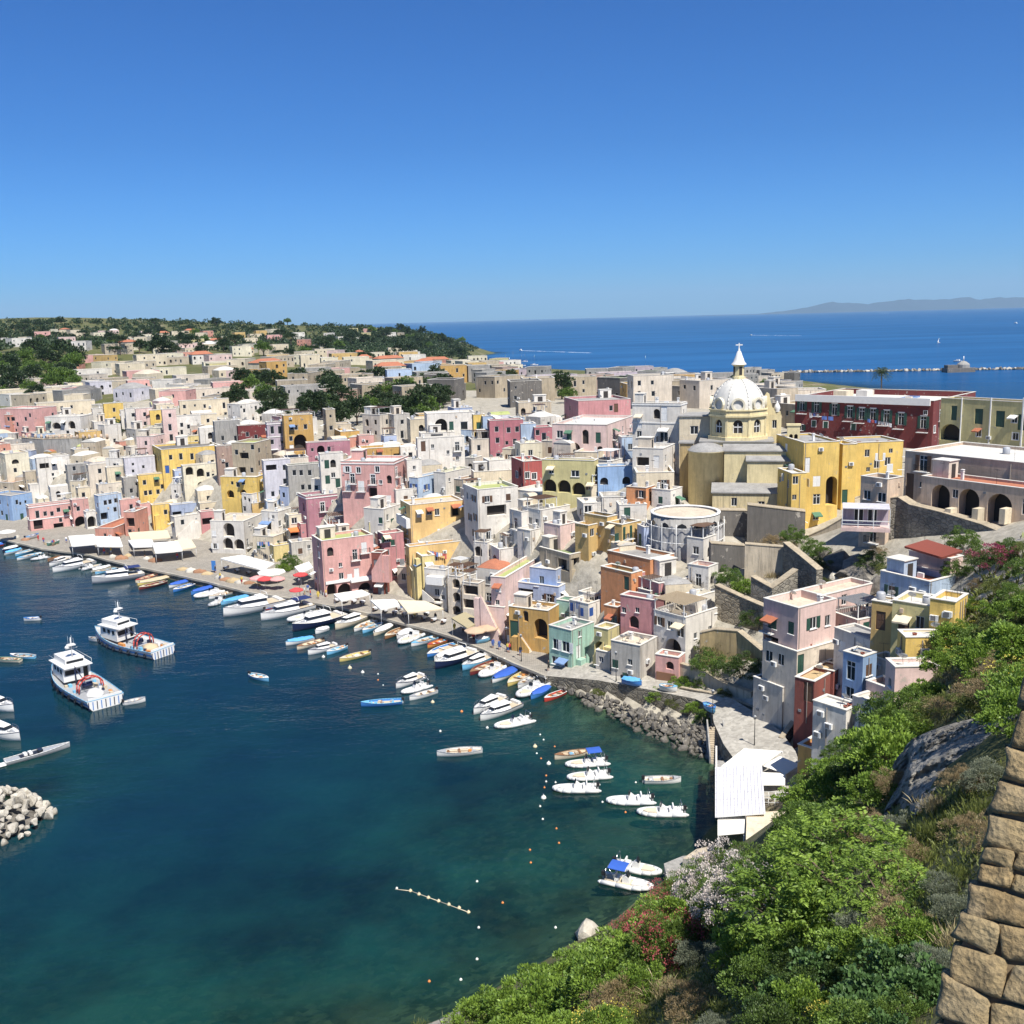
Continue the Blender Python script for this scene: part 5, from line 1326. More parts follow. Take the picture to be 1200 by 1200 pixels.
# drum: octagon with proud pilasters and cornice
rO = 33.5 * mpp
zd0, zd1 = cz_(509), cz_(486)
oct_ = lambda r, off=math.pi / 8: [(r * math.cos(off + k * math.pi / 4), r * math.sin(off + k * math.pi / 4)) for k in range(8)]
ap = rO * math.cos(math.pi / 8)
side = 2 * rO * math.sin(math.pi / 8)
db = MB(); DH = zd1 - zd0
for k in range(8):
 a = k * math.pi / 4 - math.pi / 2
 n = Vector((math.cos(a), math.sin(a), 0)); u_ = Vector((-math.sin(a), math.cos(a), 0))
 fn = (lambda n, u_: lambda u, v, w: tuple(n * (ap - w) + u_ * (u - side / 2) + Vector((0, 0, zd0 + v))))(n, u_)
 cut_face(db, fn, side, DH, [dict(u0=side/2 - .85, u1=side/2 + .85, v0=DH * .2, v1=DH * .86, k='n', arch=True, dep=.35, back=1)])
 wn_ = MB().box((-.85, -.04, 0), (-.72, .04, DH * .4)).box((.72, -.04, 0), (.85, .04, DH * .4)).box((-.06, -.04, 0), (.06, .04, DH * .5)).box((-.85, -.04, DH * .28), (.85, .04, DH * .33))
 w_ = wn_.build('window', [WOODW], church, tuple(n * (ap - .28) + Vector((0, 0, zd0 + DH * .2))), (0, 0, a + math.pi / 2))
 MB().box((-.22, -.12, 0), (.22, .3, DH)).build('pilaster', [CC], church, tuple(Vector((math.cos(a + math.pi/8), math.sin(a + math.pi/8), 0)) * (rO - .05) + Vector((0, 0, zd0))), (0, 0, a + math.pi / 8 + math.pi / 2))
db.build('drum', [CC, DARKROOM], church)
MB().prism(oct_(rO + .45), zd1, zd1 + .35).prism(oct_(rO + .2), zd1 + .352, cz_(479)).prism(oct_(rO + .42), cz_(479) + .002, zD0 + .05).build('drum_cornice', [CC], church)
MB().prism(oct_(rO + .5), cz_(517), zd0).build('drum_base', [CC], church)
for k in range(8):
 a = k * math.pi / 4 - math.pi / 2
 n = Vector((math.cos(a), math.sin(a), 0))
 ring = MB(); prof = []
 for i in range(17):
  t = 2 * math.pi * i / 16; prof.append((math.cos(t), math.sin(t)))
 ring.grid([[(x * 1.25, -.18, z * 1.25) for x, z in prof], [(x * 1.25, .6, z * 1.25) for x, z in prof]], 0)
 ring.grid([[(x * 1.25, -.18, z * 1.25) for x, z in prof], [(x * .9, -.18, z * .9) for x, z in prof]], 0)
 ring.grid([[(x * .9, -.18, z * .9) for x, z in prof], [(x * .9, .15, z * .9) for x, z in prof]], 0)
 ring.poly([(x * .9, .15, z * .9) for x, z in prof[:-1]], 1)
 ring.build('oculus', [PL['palecream'], DOME], church, tuple(n * (rD + .05) + Vector((0, 0, zD0 + .95))), (0, 0, a + math.pi / 2))
# lantern
zl0, zl1, zl2 = zD1, cz_(427), cz_(412)
MB().lathe([(1.25, -.2), (1.25, .25), (.95, .3), (.95, zl1 - zl0 - .25), (1.12, zl1 - zl0 - .2), (1.3, zl1 - zl0)], 0, 8, (0, 0, zl0), False).build('lantern', [CC], church)
for k in range(4):
 a = k * math.pi / 2 - math.pi / 2 + .39
 MB().box((-.28, -.03, 0), (.28, .03, 1.5)).build('lantern_window', [DARKROOM], church, (math.cos(a) * .92, math.sin(a) * .92, zl0 + .6), (0, 0, a + math.pi / 2))
MB().lathe([(1.38, 0), (1.32, .12), (1.0, .5), (.86, 1.0), (.64, 1.5), (.35, zl2 - zl1), (.14, zl2 - zl1 + .25), (.2, zl2 - zl1 + .45), (0, zl2 - zl1 + .6)], 0, 16, (0, 0, zl1)).build('lantern_cap', [TRIM], church)
zc = zl2 + .5; zc1 = cz_(402)
MB().box((-.09, -.06, zc), (.09, .06, zc1)).box((-.62, -.05, zc + (zc1 - zc) * .58), (-.09, .05, zc + (zc1 - zc) * .58 + .2)).box((.09, -.05, zc + (zc1 - zc) * .58), (.62, .05, zc + (zc1 - zc) * .58 + .2)).build('cross', [TRIM], church)
def cbox(name, px0, px1, pyt, zb, y0, y1, mat=None, roof=True, ops=(), slope=0.0):
 x0, x1 = cX(px0), cX(px1); z1 = cz_(pyt, (px0 + px1) / 2)
 b = MB()
 o2 = []
 for (kx, ky, w, h, arch) in ops:
  u = cX(kx) - x0; v = cz_(ky, kx) - zb
  o2.append(dict(u0=u - w/2, u1=u + w/2, v0=v - h/2, v1=v + h/2, k='n', arch=arch, dep=.3, back=1))
 cut_face(b, lambda u, v, n: (x0 + u, y0 + n, zb + v), x1 - x0, z1 - zb, o2)
 b.poly([(x0, y0, zb), (x0, y1, zb), (x0, y1, z1 + slope), (x0, y0, z1)]); b.poly([(x1, y0, zb), (x1, y1, zb), (x1, y1, z1 + slope), (x1, y0, z1)])
 b.poly([(x0, y1, zb), (x1, y1, zb), (x1, y1, z1 + slope), (x0, y1, z1 + slope)])
 b.build(name, [mat or CC, DARKROOM], church)
 if roof:
  e = .25
  r = MB(); r.prism([(x0 - e, y0 - e), (x1 + e, y0 - e), (x1 + e, y1 + e), (x0 - e, y1 + e)], 0, .2, 0, lambda u, v, w: (u, v, z1 + .004 + w + slope * (v - y0) / max(.1, y1 - y0)))
  r.build('roof', [ROOFG], church)
 for (kx, ky, w, h, arch) in ops:
  if not arch:
   wo = link('window', WM, church, (cX(kx), y0 + .15, cz_(ky, kx) - h/2), None, (w, 1, h)); link('pane', PANE, wo)
cbox('crossing_block', 822, 905, 514, -8, -5.6, 8)
cbox('transept', 850, 928, 521, -8, -8.5, -5.7, slope=.8)
cbox('transept_wing', 876, 928, 530, -10, -10.5, -8.6, slope=.5, ops=((921, 540, 1.6, 2.4, True),))
cbox('wing_left', 795, 832, 490, -6, 1.0, 8, PL['cream'], ops=((813, 506, 1.5, 1.6, False),))
cbox('sacristy', 838, 909, 562, -14, -14.5, -10.6, PL['stucco'], ops=((862, 572, .95, 1.5, False), (892, 575, 1.1, 1.6, False)), slope=.9)
cbox('buttress', 798, 813, 517, -10, -5.5, -2.0, PL['brownyellow'])
# apse: half cylinder with shallow half-dome
xa = cX(829.5); ra = 20.5 * mpp
za = cz_(524, 829); zb_ = -16
MB().lathe([(ra, zb_), (ra, za), (ra + .18, za + .003), (ra + .18, za + .25)], 0, 32, (xa, -7.2, 0)).build('apse', [PL['apse']], church)
MB().lathe([(ra + .1, .25), (ra * .85, .9), (ra * .5, 1.4), (0.01, 1.6)], 0, 32, (xa, -7.2, za)).build('apse_roof', [ROOFG], church)
# facade gable with volutes seen from behind, finials and the bell-cote
gx0, gx1 = cX(895), cX(915)
zg = lambda py: cz_(py, 905)
prof = [(gx0, zg(507)), (gx0, zg(466)), (gx0 + .5, zg(460)), (gx0 + 1.0, zg(462)), (gx0 + 1.25, zg(471)), (gx0 + 1.6, zg(478)), (gx0 + 2.4, zg(482)), (gx1, zg(483)), (gx1, zg(507))]
MB().prism(prof, 2.0, 2.7, 0, lambda u, v, w: (u, w, v)).build('facade_gable', [CC], church)
MB().lathe([(.45, 0), (.45, .3), (.6, .7), (.4, 1.3), (.12, 1.7), (.16, 1.9), (0, 2.05)], 0, 12, ((gx0 + gx1) / 2 + .9, 2.3, zg(483))).build('finial', [TRIM], church)
cbox('facade_block', 896, 916, 486, -6, 1.5, 3.6, ops=((908, 497, .8, 1.6, False),), roof=False)
bx0, bx1 = cX(920), cX(934); zq = lambda py: cz_(py, 927)
bb = MB(); bw = bx1 - bx0
cut_face(bb, lambda u, v, n: (bx0 + u, -8.2 + n, zq(530) + v), bw, zq(492) - zq(530), [dict(u0=.35, u1=bw/2 - .12, v0=2.2, v1=4.6, k='n', arch=True, dep=.6, back=1), dict(u0=bw/2 + .12, u1=bw - .35, v0=2.2, v1=4.6, k='n', arch=True, dep=.6, back=1)])
bb.box((bx0 + .001, -7.55, zq(530)), (bx1 - .001, -7.2, zq(492))).box((bx0 - .15, -8.35, zq(492) + .003), (bx1 + .15, -7.1, zq(490)))
bb.build('bell_cote', [CC, DARKROOM], church)
# --- house behind scaffolding and sheets
def sheet_mat(t, m):
 g = t.new('ShaderNodeNewGeometry').outputs['Position']
 col = t.mix(t.ramp(t.noise(t.scaled(g, (1, 1, .3)), 1.2, 5), [(0.35, 0), (0.65, 1)]), (0.24, 0.24, 0.245), (0.42, 0.41, 0.40))
 t.bsdf(col, 0.9)
SHEET = mat_new('scaffold_sheet', sheet_mat)
pc = atd(803, 600, 164.5); r0 = 5.7
zt1, zt0 = atd(803, 606, 160).z, atd(803, 662, 160).z - 1
sc = empty('scaffolded_house', (pc.x, pc.y, zt0 - 2), 0, 'round house wrapped in grey scaffold sheets below the church apse', 'house')
HH = zt1 - zt0
b = MB(); seg = 90; rows = []
for j in range(13):
 v = j / 12; z = 2 + HH * (0.86 * v)
 rows.append([((r0 + .35 + .22 * math.sin(i * .9 + 1.3 * math.sin(j * .35)) * (1 - .5 * v) + .08 * math.sin(i * 2.3)) * math.cos(math.pi + math.pi * i / seg), (r0 + .35 + .22 * math.sin(i * .9 + 1.3 * math.sin(j * .35)) * (1 - .5 * v)) * math.sin(math.pi + math.pi * i / seg), z - (.5 * abs(math.sin(i * .21)) if j == 12 else 0)) for i in range(seg + 1)])
b.grid(rows, 0); b.build('sheet', [SHEET], sc)
MB().lathe([(r0, 0), (r0, HH + 2), (r0 - .4, HH + 2.01), (r0 - .4, HH + 1.75)], 0, 40).lathe([(r0 - .4, HH + 1.75), (.01, HH + 1.75)], 1, 40).build('wall', [PL['grey'], ROOF['cream']], sc)
for k in range(6):
 a = math.pi + (k + .5) * math.pi / 6
 MB().prism([(-.9, 0), (.9, 0), (.9, .8), (.64, 1.4), (0, 1.7), (-.64, 1.4), (-.9, .8)], -.02, .05, 0, lambda u, v, w: (u, w, v)).build('window', [GLASS], sc, (math.cos(a) * (r0 + .03), math.sin(a) * (r0 + .03), HH + .0 - .6), (0, 0, a + math.pi / 2))
for z in (HH * .55 + 2, HH * .82 + 2):
 pts = [((r0 + .75) * math.cos(math.pi + math.pi * i / 24), (r0 + .75) * math.sin(math.pi + math.pi * i / 24), z) for i in range(25)]
 MB().path(pts, .06, 0, 5).build('scaffold_rail', [WOODW], sc)
for i in range(9):
 a = math.pi + math.pi * i / 8
 MB().tube(((r0 + .8) * math.cos(a), (r0 + .8) * math.sin(a), 0), ((r0 + .8) * math.cos(a), (r0 + .8) * math.sin(a), HH * .9 + 2), .05, .05, 0, 5).build('scaffold_pole', [WOODW], sc)
MB().lathe([(r0 + .1, 0), (r0 + .1, .15), (r0 - .45, .15), (r0 - .45, 0)], 0, 40, (0, 0, HH + 2.015)).build('coping', [TRIM], sc)
# veranda with white frame and the dark overhanging rock under it
vp = atd(1014, 616, 137); vr = empty('glazed_veranda', vp, R(-18), 'white framed veranda hanging over the dark boulder', 'veranda')
MB().box((-3.2, -1.8, -.5), (3.2, 2.5, 0)).build('floor', [PL['palepink']], vr)
MB().box((-3.0, .6, 0), (3.0, 2.4, 2.6)).build('room', [PL['lilac']], vr)
MB().box((-3.1, -1.6, 2.62), (3.1, 2.5, 2.75)).build('roof', [PL['lavender']], vr)
for x in (-3.1, -1, 1, 3.1): MB().box((x - .05, -1.75, 0), (x + .05, -1.65, 2.6)).build('post', [WOODW], vr)
MB().box((-3.15, -1.76, .95), (3.15, -1.64, 1.05)).box((-3.15, -1.76, .45), (3.15, -1.66, .52)).build('railing', [WOODW], vr)
for x in (-.9, .9): wo = link('window', WM, vr, (x, .57, .3), None, (1.3, 1, 2.0)); link('pane', PANE, wo)
# --- houses packed between the ones above, and the far town
import re
def short(label):
 return re.split(r' (?:with|beside|between|above|below|behind|under|at|over|in|on|left|right|tucked|squeezed|next|standing|against|and|along|of) ', label)[0]
named = [(h['c'] + (h['dR'] * h['W'] + h['dL'] * h['D']) * .5, short(h['root']['label'])) for h in HOUSES if h['root'].get('label')]
def foot(h):
 return h['c'] + (h['dR'] * h['W'] + h['dL'] * h['D']) * .5, math.hypot(h['W'], h['D']) / 2
occ = [foot(h) for h in HOUSES]
occ += [(Vector((pc.x, pc.y, 0)), 8.5), (Vector((cx.x, cx.y, 0)), 15.0)]
rnd = random.Random(77)
CNAME = {'white': 'white', 'offwhite': 'off-white', 'cream': 'cream', 'palecream': 'pale cream', 'dirtywhite': 'stained white', 'palepink': 'pale pink', 'pink': 'pink', 'beige': 'beige', 'yellow': 'yellow', 'mustard': 'mustard yellow', 'lavender': 'lavender white', 'paleblue': 'pale blue', 'salmon': 'salmon', 'grey': 'grey', 'tuff': 'tuff-brown', 'rose': 'rose', 'straw': 'straw yellow', 'taupe': 'taupe', 'darkgrey': 'dark grey', 'ochre': 'ochre', 'darkred': 'dark red', 'brownpink': 'brownish pink', 'periwinkle': 'periwinkle'}
RNAME = {'white': 'white roof', 'cream': 'cream roof', 'grey': 'grey roof', 'lime': 'mossy green roof', 'green': 'green roof', 'terra': 'terracotta roof', 'dark': 'dark roof', 'sand': 'sandy roof'}
REG = [(0,615,60,600),(60,622,240,610),(240,655,360,640),(360,668,560,690),(560,700,700,740),(700,740,800,760)]
def slope_lo(px):   # lowest pixel row of the packed houses
 xs = [0, 100, 200, 300, 360, 440, 520, 600, 660, 720, 790, 830]; ys = [603, 609, 612, 636, 655, 675, 697, 722, 742, 750, 745, 700]
 return float(np.interp(px, xs, ys))
def slope_hi(px):
 xs = [0, 100, 200, 300, 400, 480, 560, 640, 700, 790, 830]; ys = [505, 500, 490, 495, 518, 512, 505, 500, 510, 595, 665]
 return float(np.interp(px, xs, ys))
nf = 0
for (target, wr_, hr_, tries, ov) in ((70, (4.5, 7.5), (4.5, 8.0), 6000, .38), (190, (2.8, 4.6), (2.8, 5.0), 15000, .46)):
 while nf < target and tries > 0:
  tries -= 1
  px = rnd.uniform(-5, 830); py = rnd.uniform(slope_hi(px), slope_lo(px))
  p = cast(px, py, 420)
  if p is None or in_poly(p.x, p.y, quay_poly) or in_poly(p.x, p.y, path_poly): continue
  w = rnd.uniform(*wr_); d = rnd.uniform(*wr_) * .9; hh = rnd.uniform(*hr_)
  a = rnd.choice((8, 15, 25, 45, 60))
  cc = Vector((p.x, p.y + d * .4, 0)); rr_ = math.hypot(w, d) / 2
  if any((cc - o[0]).to_2d().length < (rr_ * .6 + o[1] * .6) for o in occ): continue
  mp = m_per_px(p); bx = (px - w * .7 / mp, px + w * .7 / mp, py - hh / mp - 3, py)
  bad = False
  for hb in HOUSES:
   if hb['y'] > p.y + 1:
    q = hb['box']; ox_ = min(bx[1], q[1]) - max(bx[0], q[0]); oy_ = min(bx[3], q[3]) - max(bx[2], q[2])
    if ox_ > 3 and oy_ > max(5, (q[3] - q[2]) * ov): bad = True; break
  if bad: continue
  col = rnd.choice(['white'] * 6 + ['offwhite'] * 5 + ['cream'] * 5 + ['palecream', 'dirtywhite', 'dirtywhite', 'dirtywhite', 'palepink', 'pink', 'beige', 'beige', 'mustard', 'lavender', 'paleblue', 'salmon', 'grey', 'straw', 'tuff', 'periwinkle'])
  roof = rnd.choice(['white'] * 4 + ['cream'] * 4 + ['grey', 'grey', 'lime', 'terra'])
  vault = rnd.choice((0, 0, 0, 0, 0, 1, 2)); yt = py - hh / mp
  nn = min(named, key=lambda q: (q[0] - cc).length)[1]
  lab = '%s %s %s packed beside the %s' % (CNAME[col], 'vaulted house with' if vault else 'cottage with', RNAME[roof], nn)
  hi = H(' '.join(lab.split()[:16]), col, px, py, yt, px - 5, px + 5, a, roof, D=p.y, auto=.85, depth=d, width=w, vault=vault, group='cottages packed on the slope')
  hi['box'] = bx
  if vault == 0 and rnd.random() < .3 and p.y < 300: roof_pergola(hi, .1, .9, .1, .8, 2.2, rnd.choice((WOODB, WOODW, WOODB)), rnd.random() < .7)
  occ.append(foot(hi)); nf += 1
print('fillers', nf)
def scatter(n, boxfn, cols, roofs, wr, hr, label, group, mind=.75, seed=1, far=1700, dens=.55):
 rnd = random.Random(seed); k = 0; t = 0
 while k < n and t < n * 60:
  t += 1
  px, py = boxfn(rnd)
  p = cast(px, py, far)
  if p is None or p.z < 2.5: continue
  w = rnd.uniform(*wr); d = rnd.uniform(7, 11); hh = rnd.uniform(*hr)
  cc = Vector((p.x, p.y + d * .5, 0)); rr_ = math.hypot(w, d) / 2
  if any((cc - o[0]).to_2d().length < (rr_ + o[1]) * mind for o in occ): continue
  col = rnd.choice(cols); roof = rnd.choice(roofs); vault = 3 if roof == 'terra' else (2 if rnd.random() < .05 and w < 12 else 0)
  mp = m_per_px(p)
  sz = 'broad' if w > (wr[0] + wr[1]) / 2 else 'narrow'
  tl = 'two-storey' if hh > (hr[0] + hr[1]) / 2 else 'low'
  lab = '%s %s %s house with %s %s' % (sz, tl, CNAME.get(col, col), RNAME[roof], label)
  H(lab, col, px, py, py - hh / mp, px - 5, px + 5, rnd.choice((5, 12, 25, 45, 70)), roof, D=p.y, auto=dens, near=False, depth=d, width=w, vault=vault, group=group, clutter=False)
  occ.append((cc, rr_)); k += 1
 print(label, k, t)
WARM = ['cream'] * 4 + ['palecream'] * 3 + ['white'] * 3 + ['palepink'] * 2 + ['pink', 'straw', 'beige', 'beige', 'salmon', 'mustard']
RF = ['cream'] * 6 + ['white'] * 4 + ['grey'] * 3 + ['terra', 'sand']
scatter(46, lambda r: (lambda x: (x, r.uniform(452, 480)))(r.uniform(-10, 300)), ['cream', 'white', 'offwhite', 'palepink', 'beige', 'grey', 'lavender', 'pink', 'cream'], ['white', 'cream', 'grey', 'grey', 'dark'], (8, 18), (3.5, 6), 'in the flat town behind the harbour', 'houses of the flat town', .62, 5)
scatter(70, lambda r: (r.uniform(85, 480), r.uniform(414, 450)), WARM, RF, (9, 20), (4, 7.5), 'in the sunlit town below the hill', 'houses below the hill', .6, 6)
scatter(46, lambda r: (r.uniform(-10, 400), r.uniform(390, 414)), WARM, RF, (10, 20), (4, 8), 'among the trees on the hill', 'houses on the wooded hill', .9, 7)
scatter(10, lambda r: (r.uniform(390, 480), r.uniform(390, 400)), WARM, RF, (10, 18), (4, 8), 'on the headland ridge', 'houses on the headland', .9, 8)
scatter(16, lambda r: (r.uniform(480, 600), r.uniform(424, 440)), WARM, RF, (9, 18), (4, 7), 'near the far shore', 'houses near the far shore', .7, 18)
scatter(36, lambda r: (r.uniform(270, 600), r.uniform(443, 478)), ['grey', 'tuff', 'tuff', 'darkgrey', 'lavender', 'offwhite', 'ochre', 'brownpink', 'paleblue'], ['grey', 'dark', 'grey', 'dark', 'cream'], (9, 18), (5, 8.5), 'toned for cloud shade around the dark grove', 'houses around the grove', .72, 9)  # greys and dark roofs put a cloud's shade over this band into the colour
scatter(46, lambda r: (r.uniform(590, 935), r.uniform(447, 480)), ['grey', 'tuff', 'darkgrey', 'darkgrey', 'ochre', 'brownpink', 'lilac', 'offwhite', 'grey', 'tuff', 'beige'], ['grey', 'dark', 'dark', 'green', 'grey', 'cream'], (9, 20), (6, 9.5), 'toned for cloud shade between church and far shore', 'houses toward the far shore', .66, 10)  # same band: cloud shade is mixed into these wall and roof colours
scatter(16, lambda r: (r.uniform(872, 965), r.uniform(458, 505)), ['grey', 'lilac', 'tuff', 'offwhite', 'beige', 'ochre'], ['grey', 'dark', 'cream'], (7, 13), (5, 9), 'between the church and the dark red palazzo', 'houses beside the palazzo', .6, 12, 330)
# --- lived-in clutter on roofs and walls
ANT = MB().tube((0, 0, 0), (0, 0, 2.2), .02, .02, 0, 4).tube((-.5, 0, 2.1), (.5, 0, 2.1), .012, .012, 0, 4)
for k in range(5): ANT.tube((-.4 + k * .2, -.3, 2.1), (-.4 + k * .2, .3, 2.1), .01, .01, 0, 3)
ANT = ANT.mesh('antenna', [IRON])
VENT = MB().box((-.2, -.06, 0), (.2, .0, .3)).mesh('vent', [WOODY]); METER = MB().box((-.18, -.16, 0), (.18, 0, .5)).mesh('meter_box', [PL['taupe']])
rgp = np.random.RandomState(3); _w = rgp.normal(size=(46, 3)); _w[:, 2] = np.abs(_w[:, 2])
POTM = MB().lathe([(0, 0), (.16, 0), (.24, .36), (.27, .40), (.2, .40)], 0, 9).mesh('plant_pot', [PL['terracotta']])
AWC = [CANVAS, CANVASC, plain('green_canvas', (.07, .16, .1), .9), plain('striped_blue_canvas', (.16, .25, .42), .9), plain('rust_canvas', (.35, .12, .06), .9)]
AWM = []
for mt in AWC:
 b = MB(); rows = [[(-.5 + i / 5, -1.25 * t, -.45 * t - .03 * math.sin(i * 1.9)) for i in range(6)] for t in (0, .5, 1)]
 b.grid(rows, 0); b.grid([rows[2], [(p[0], p[1], p[2] - .18) for p in rows[2]]], 0); AWM.append(b.mesh('awning', [mt]))
hutm = {}
er = random.Random(5); nl = 0
for h in list(HOUSES):
 if h['y'] > 345 or h['H'] < 2.5: continue
 root, (ox, oy), zb = h['root'], h['off'], h['zb']; W, D_, Hh, ph = h['W'], h['D'], h['H'], h['ph']
 if h['vault'] == 0 and ph < 1.2:
  zz = zb + Hh - ph
  if W > 4.2 and D_ > 3.8 and er.random() < .42 and 'stepped' not in (root.get('label') or ''):
   col = er.choice([h['col'], 'white', 'offwhite'])
   if col not in hutm: hutm[col] = MB().box((0, 0, 0), (1, 1, 1)).box((-.06, -.06, 1.001), (1.06, 1.06, 1.05), 1).box((.3, -.02, 0), (.7, .001, .82), 2).mesh('roof_room', [PL[col], COPING, DARKROOM])
   w, d = er.uniform(1.7, min(3.4, W * .5)), er.uniform(1.6, min(2.6, D_ * .45))
   link('roof_room', hutm[col], root, (ox + er.uniform(.3, W - w - .35), oy + D_ - d - .3, zz), None, (w, d, er.uniform(2.0, 2.6)))
  for k in range(er.randint(1, 4)):
   u, v, r = ox + er.uniform(.5, max(.6, W - .5)), oy + er.uniform(.4, max(.5, D_ - .5)), er.random()
   if r < .3: link('antenna', ANT, root, (u, v, zz), (0, 0, er.uniform(0, 3)))
   elif r < .45: link('chimney', CHIM, root, (u, v, zz), None, (.7, .7, er.uniform(.7, 1.2)))
   elif r < .6: link('satellite_dish', DISH, root, (u, v, zz + .95), (R(-50), 0, er.uniform(-1.2, -.2) - root.rotation_euler.z))
   elif r < .9: link('plant_pot', POTM, root, (u, oy + .5, zz))
   else: link('water_tank', TANK, root, (u, v, zz))
 for face, ops, L in (('r', h['opsR'], W), ('l', h['opsL'], D_)):
  for k in range(er.randint(1, 4)):
   if L < 2: break
   u, v = er.uniform(.5, L - .5), er.uniform(h['vis0'] + .6, max(h['vis0'] + .8, Hh - ph - .6))
   if any(o['u0'] - .35 < u < o['u1'] + .35 and o['v0'] - .6 < v < o['v1'] + .3 for o in ops): continue
   loc = (ox + u, oy - .005, zb + v) if face == 'r' else (ox - .005, oy + u, zb + v); rz = (0, 0, 0) if face == 'r' else (0, 0, -math.pi / 2); r = er.random()
   if r < .3: link('air_conditioner', ACU, root, (loc[0] - (.18 if face == 'l' else 0), loc[1] - (.18 if face == 'r' else 0), loc[2]), rz)
   elif r < .6: link('vent', VENT, root, loc, rz)
   elif r < .8: link('meter_box', METER, root, loc, rz)
   else: link('drainpipe', PIPE, root, (loc[0] - (.06 if face == 'l' else 0), loc[1] - (.06 if face == 'r' else 0), zb + h['vis0']), None, (1, 1, max(.5, Hh - h['vis0'] - .3)))
  for o in ops:
   if o['k'] in 'wbgd' and er.random() < .14:
    u = (o['u0'] + o['u1']) / 2; v = o['v1'] + .12
    link('awning', er.choice(AWM), root, (ox + u, oy, zb + v) if face == 'r' else (ox, oy + u, zb + v), (0, 0, 0) if face == 'r' else (0, 0, -math.pi / 2), (o['u1'] - o['u0'] + .5, 1, 1))
# --- plants
def leaf_mat(name, dark, light, trans=0.25, rough=0.55, hue=0.0):
 def fn(t, m):
  tone = t.new('ShaderNodeAttribute', attribute_name='tone').outputs['Fac']
  oi = t.new('ShaderNodeObjectInfo').outputs['Random']
  k = t.math('ADD', t.math('MULTIPLY', tone, 0.8), t.math('MULTIPLY', oi, 0.2))
  col = t.mix(k, dark, light)
  p = t.bsdf(col, rough)
  tr = t.new('ShaderNodeBsdfTranslucent'); t.l.new(t.mix(0.5, col, light), tr.inputs['Color'])
  mx = t.new('ShaderNodeMixShader'); mx.inputs[0].default_value = trans
  t.l.new(p.outputs[0], mx.inputs[1]); t.l.new(tr.outputs[0], mx.inputs[2]); t.l.new(mx.outputs[0], t.out.inputs['Surface'])
 return mat_new(name, fn)
LF = {'bright': leaf_mat('leaf_bright', (0.05, 0.11, 0.015), (0.29, 0.42, 0.06)), 'dark': leaf_mat('leaf_dark', (0.016, 0.04, 0.01), (0.11, 0.17, 0.03)),
 'mid': leaf_mat('leaf_mid', (0.035, 0.08, 0.015), (0.20, 0.30, 0.05)), 'silver': leaf_mat('leaf_silver', (0.09, 0.11, 0.065), (0.27, 0.29, 0.20)),
 'dry': leaf_mat('leaf_dry', (0.14, 0.10, 0.045), (0.42, 0.32, 0.17)), 'olive': leaf_mat('leaf_olive', (0.05, 0.07, 0.015), (0.22, 0.25, 0.06)),
 'straw': leaf_mat('leaf_straw', (0.22, 0.17, 0.08), (0.50, 0.42, 0.24)), 'fig': leaf_mat('leaf_fig', (0.03, 0.075, 0.02), (0.13, 0.23, 0.07)), 'far': leaf_mat('leaf_far', (0.014, 0.032, 0.010), (0.055, 0.090, 0.026), 0.15)}
FLOW = {'white': leaf_mat('petal_white', (0.55, 0.46, 0.42), (0.80, 0.74, 0.68), 0.3), 'red': leaf_mat('petal_red', (0.30, 0.05, 0.06), (0.55, 0.14, 0.15), 0.3), 'magenta': leaf_mat('petal_magenta', (0.22, 0.03, 0.07), (0.45, 0.10, 0.17), 0.3), 'yellow': leaf_mat('petal_yellow', (0.6, 0.5, 0.05), (0.7, 0.62, 0.15), 0.3)}
BARK = plain('bark', (0.11, 0.08, 0.055), 0.9, 0, 0.25, 4.0, 0.4)
def leaves_mesh(name, centers, dirs, L, Wd, tone, mat, bend=0.25):
 """one two-triangle leaf at each centre pointing along its direction; arrays from numpy"""
 n = len(centers)
 d = dirs / np.linalg.norm(dirs, axis=1, keepdims=True)
 rg = np.random.RandomState(n)
 side = np.cross(d, rg.normal(size=(n, 3))); side /= np.linalg.norm(side, axis=1, keepdims=True) + 1e-9
 nor = np.cross(d, side)
 L = L if isinstance(L, np.ndarray) else np.full(n, L)
 L = (L * rg.uniform(.7, 1.25, n))[:, None]; W2 = L * Wd * .5
 v = np.empty((n, 4, 3))
 v[:, 0] = centers; v[:, 1] = centers + d * L * .5 + side * W2 + nor * L * bend * .3; v[:, 2] = centers + d * L - nor * L * bend * .3; v[:, 3] = centers + d * L * .5 - side * W2 + nor * L * bend * .3
 me = bpy.data.meshes.new(name)
 me.vertices.add(n * 4); me.vertices.foreach_set('co', v.ravel().astype(np.float32))
 me.loops.add(n * 4); me.loops.foreach_set('vertex_index', np.arange(n * 4, dtype=np.int32))
 me.polygons.add(n); me.polygons.foreach_set('loop_start', np.arange(0, n * 4, 4, dtype=np.int32)); me.polygons.foreach_set('loop_total', np.full(n, 4, dtype=np.int32))
 a = me.attributes.new('tone', 'FLOAT', 'FACE'); a.data.foreach_set('value', np.clip(tone, 0, 1).astype(np.float32))
 me.materials.append(mat); me.update(calc_edges=True); me.validate()
 return me
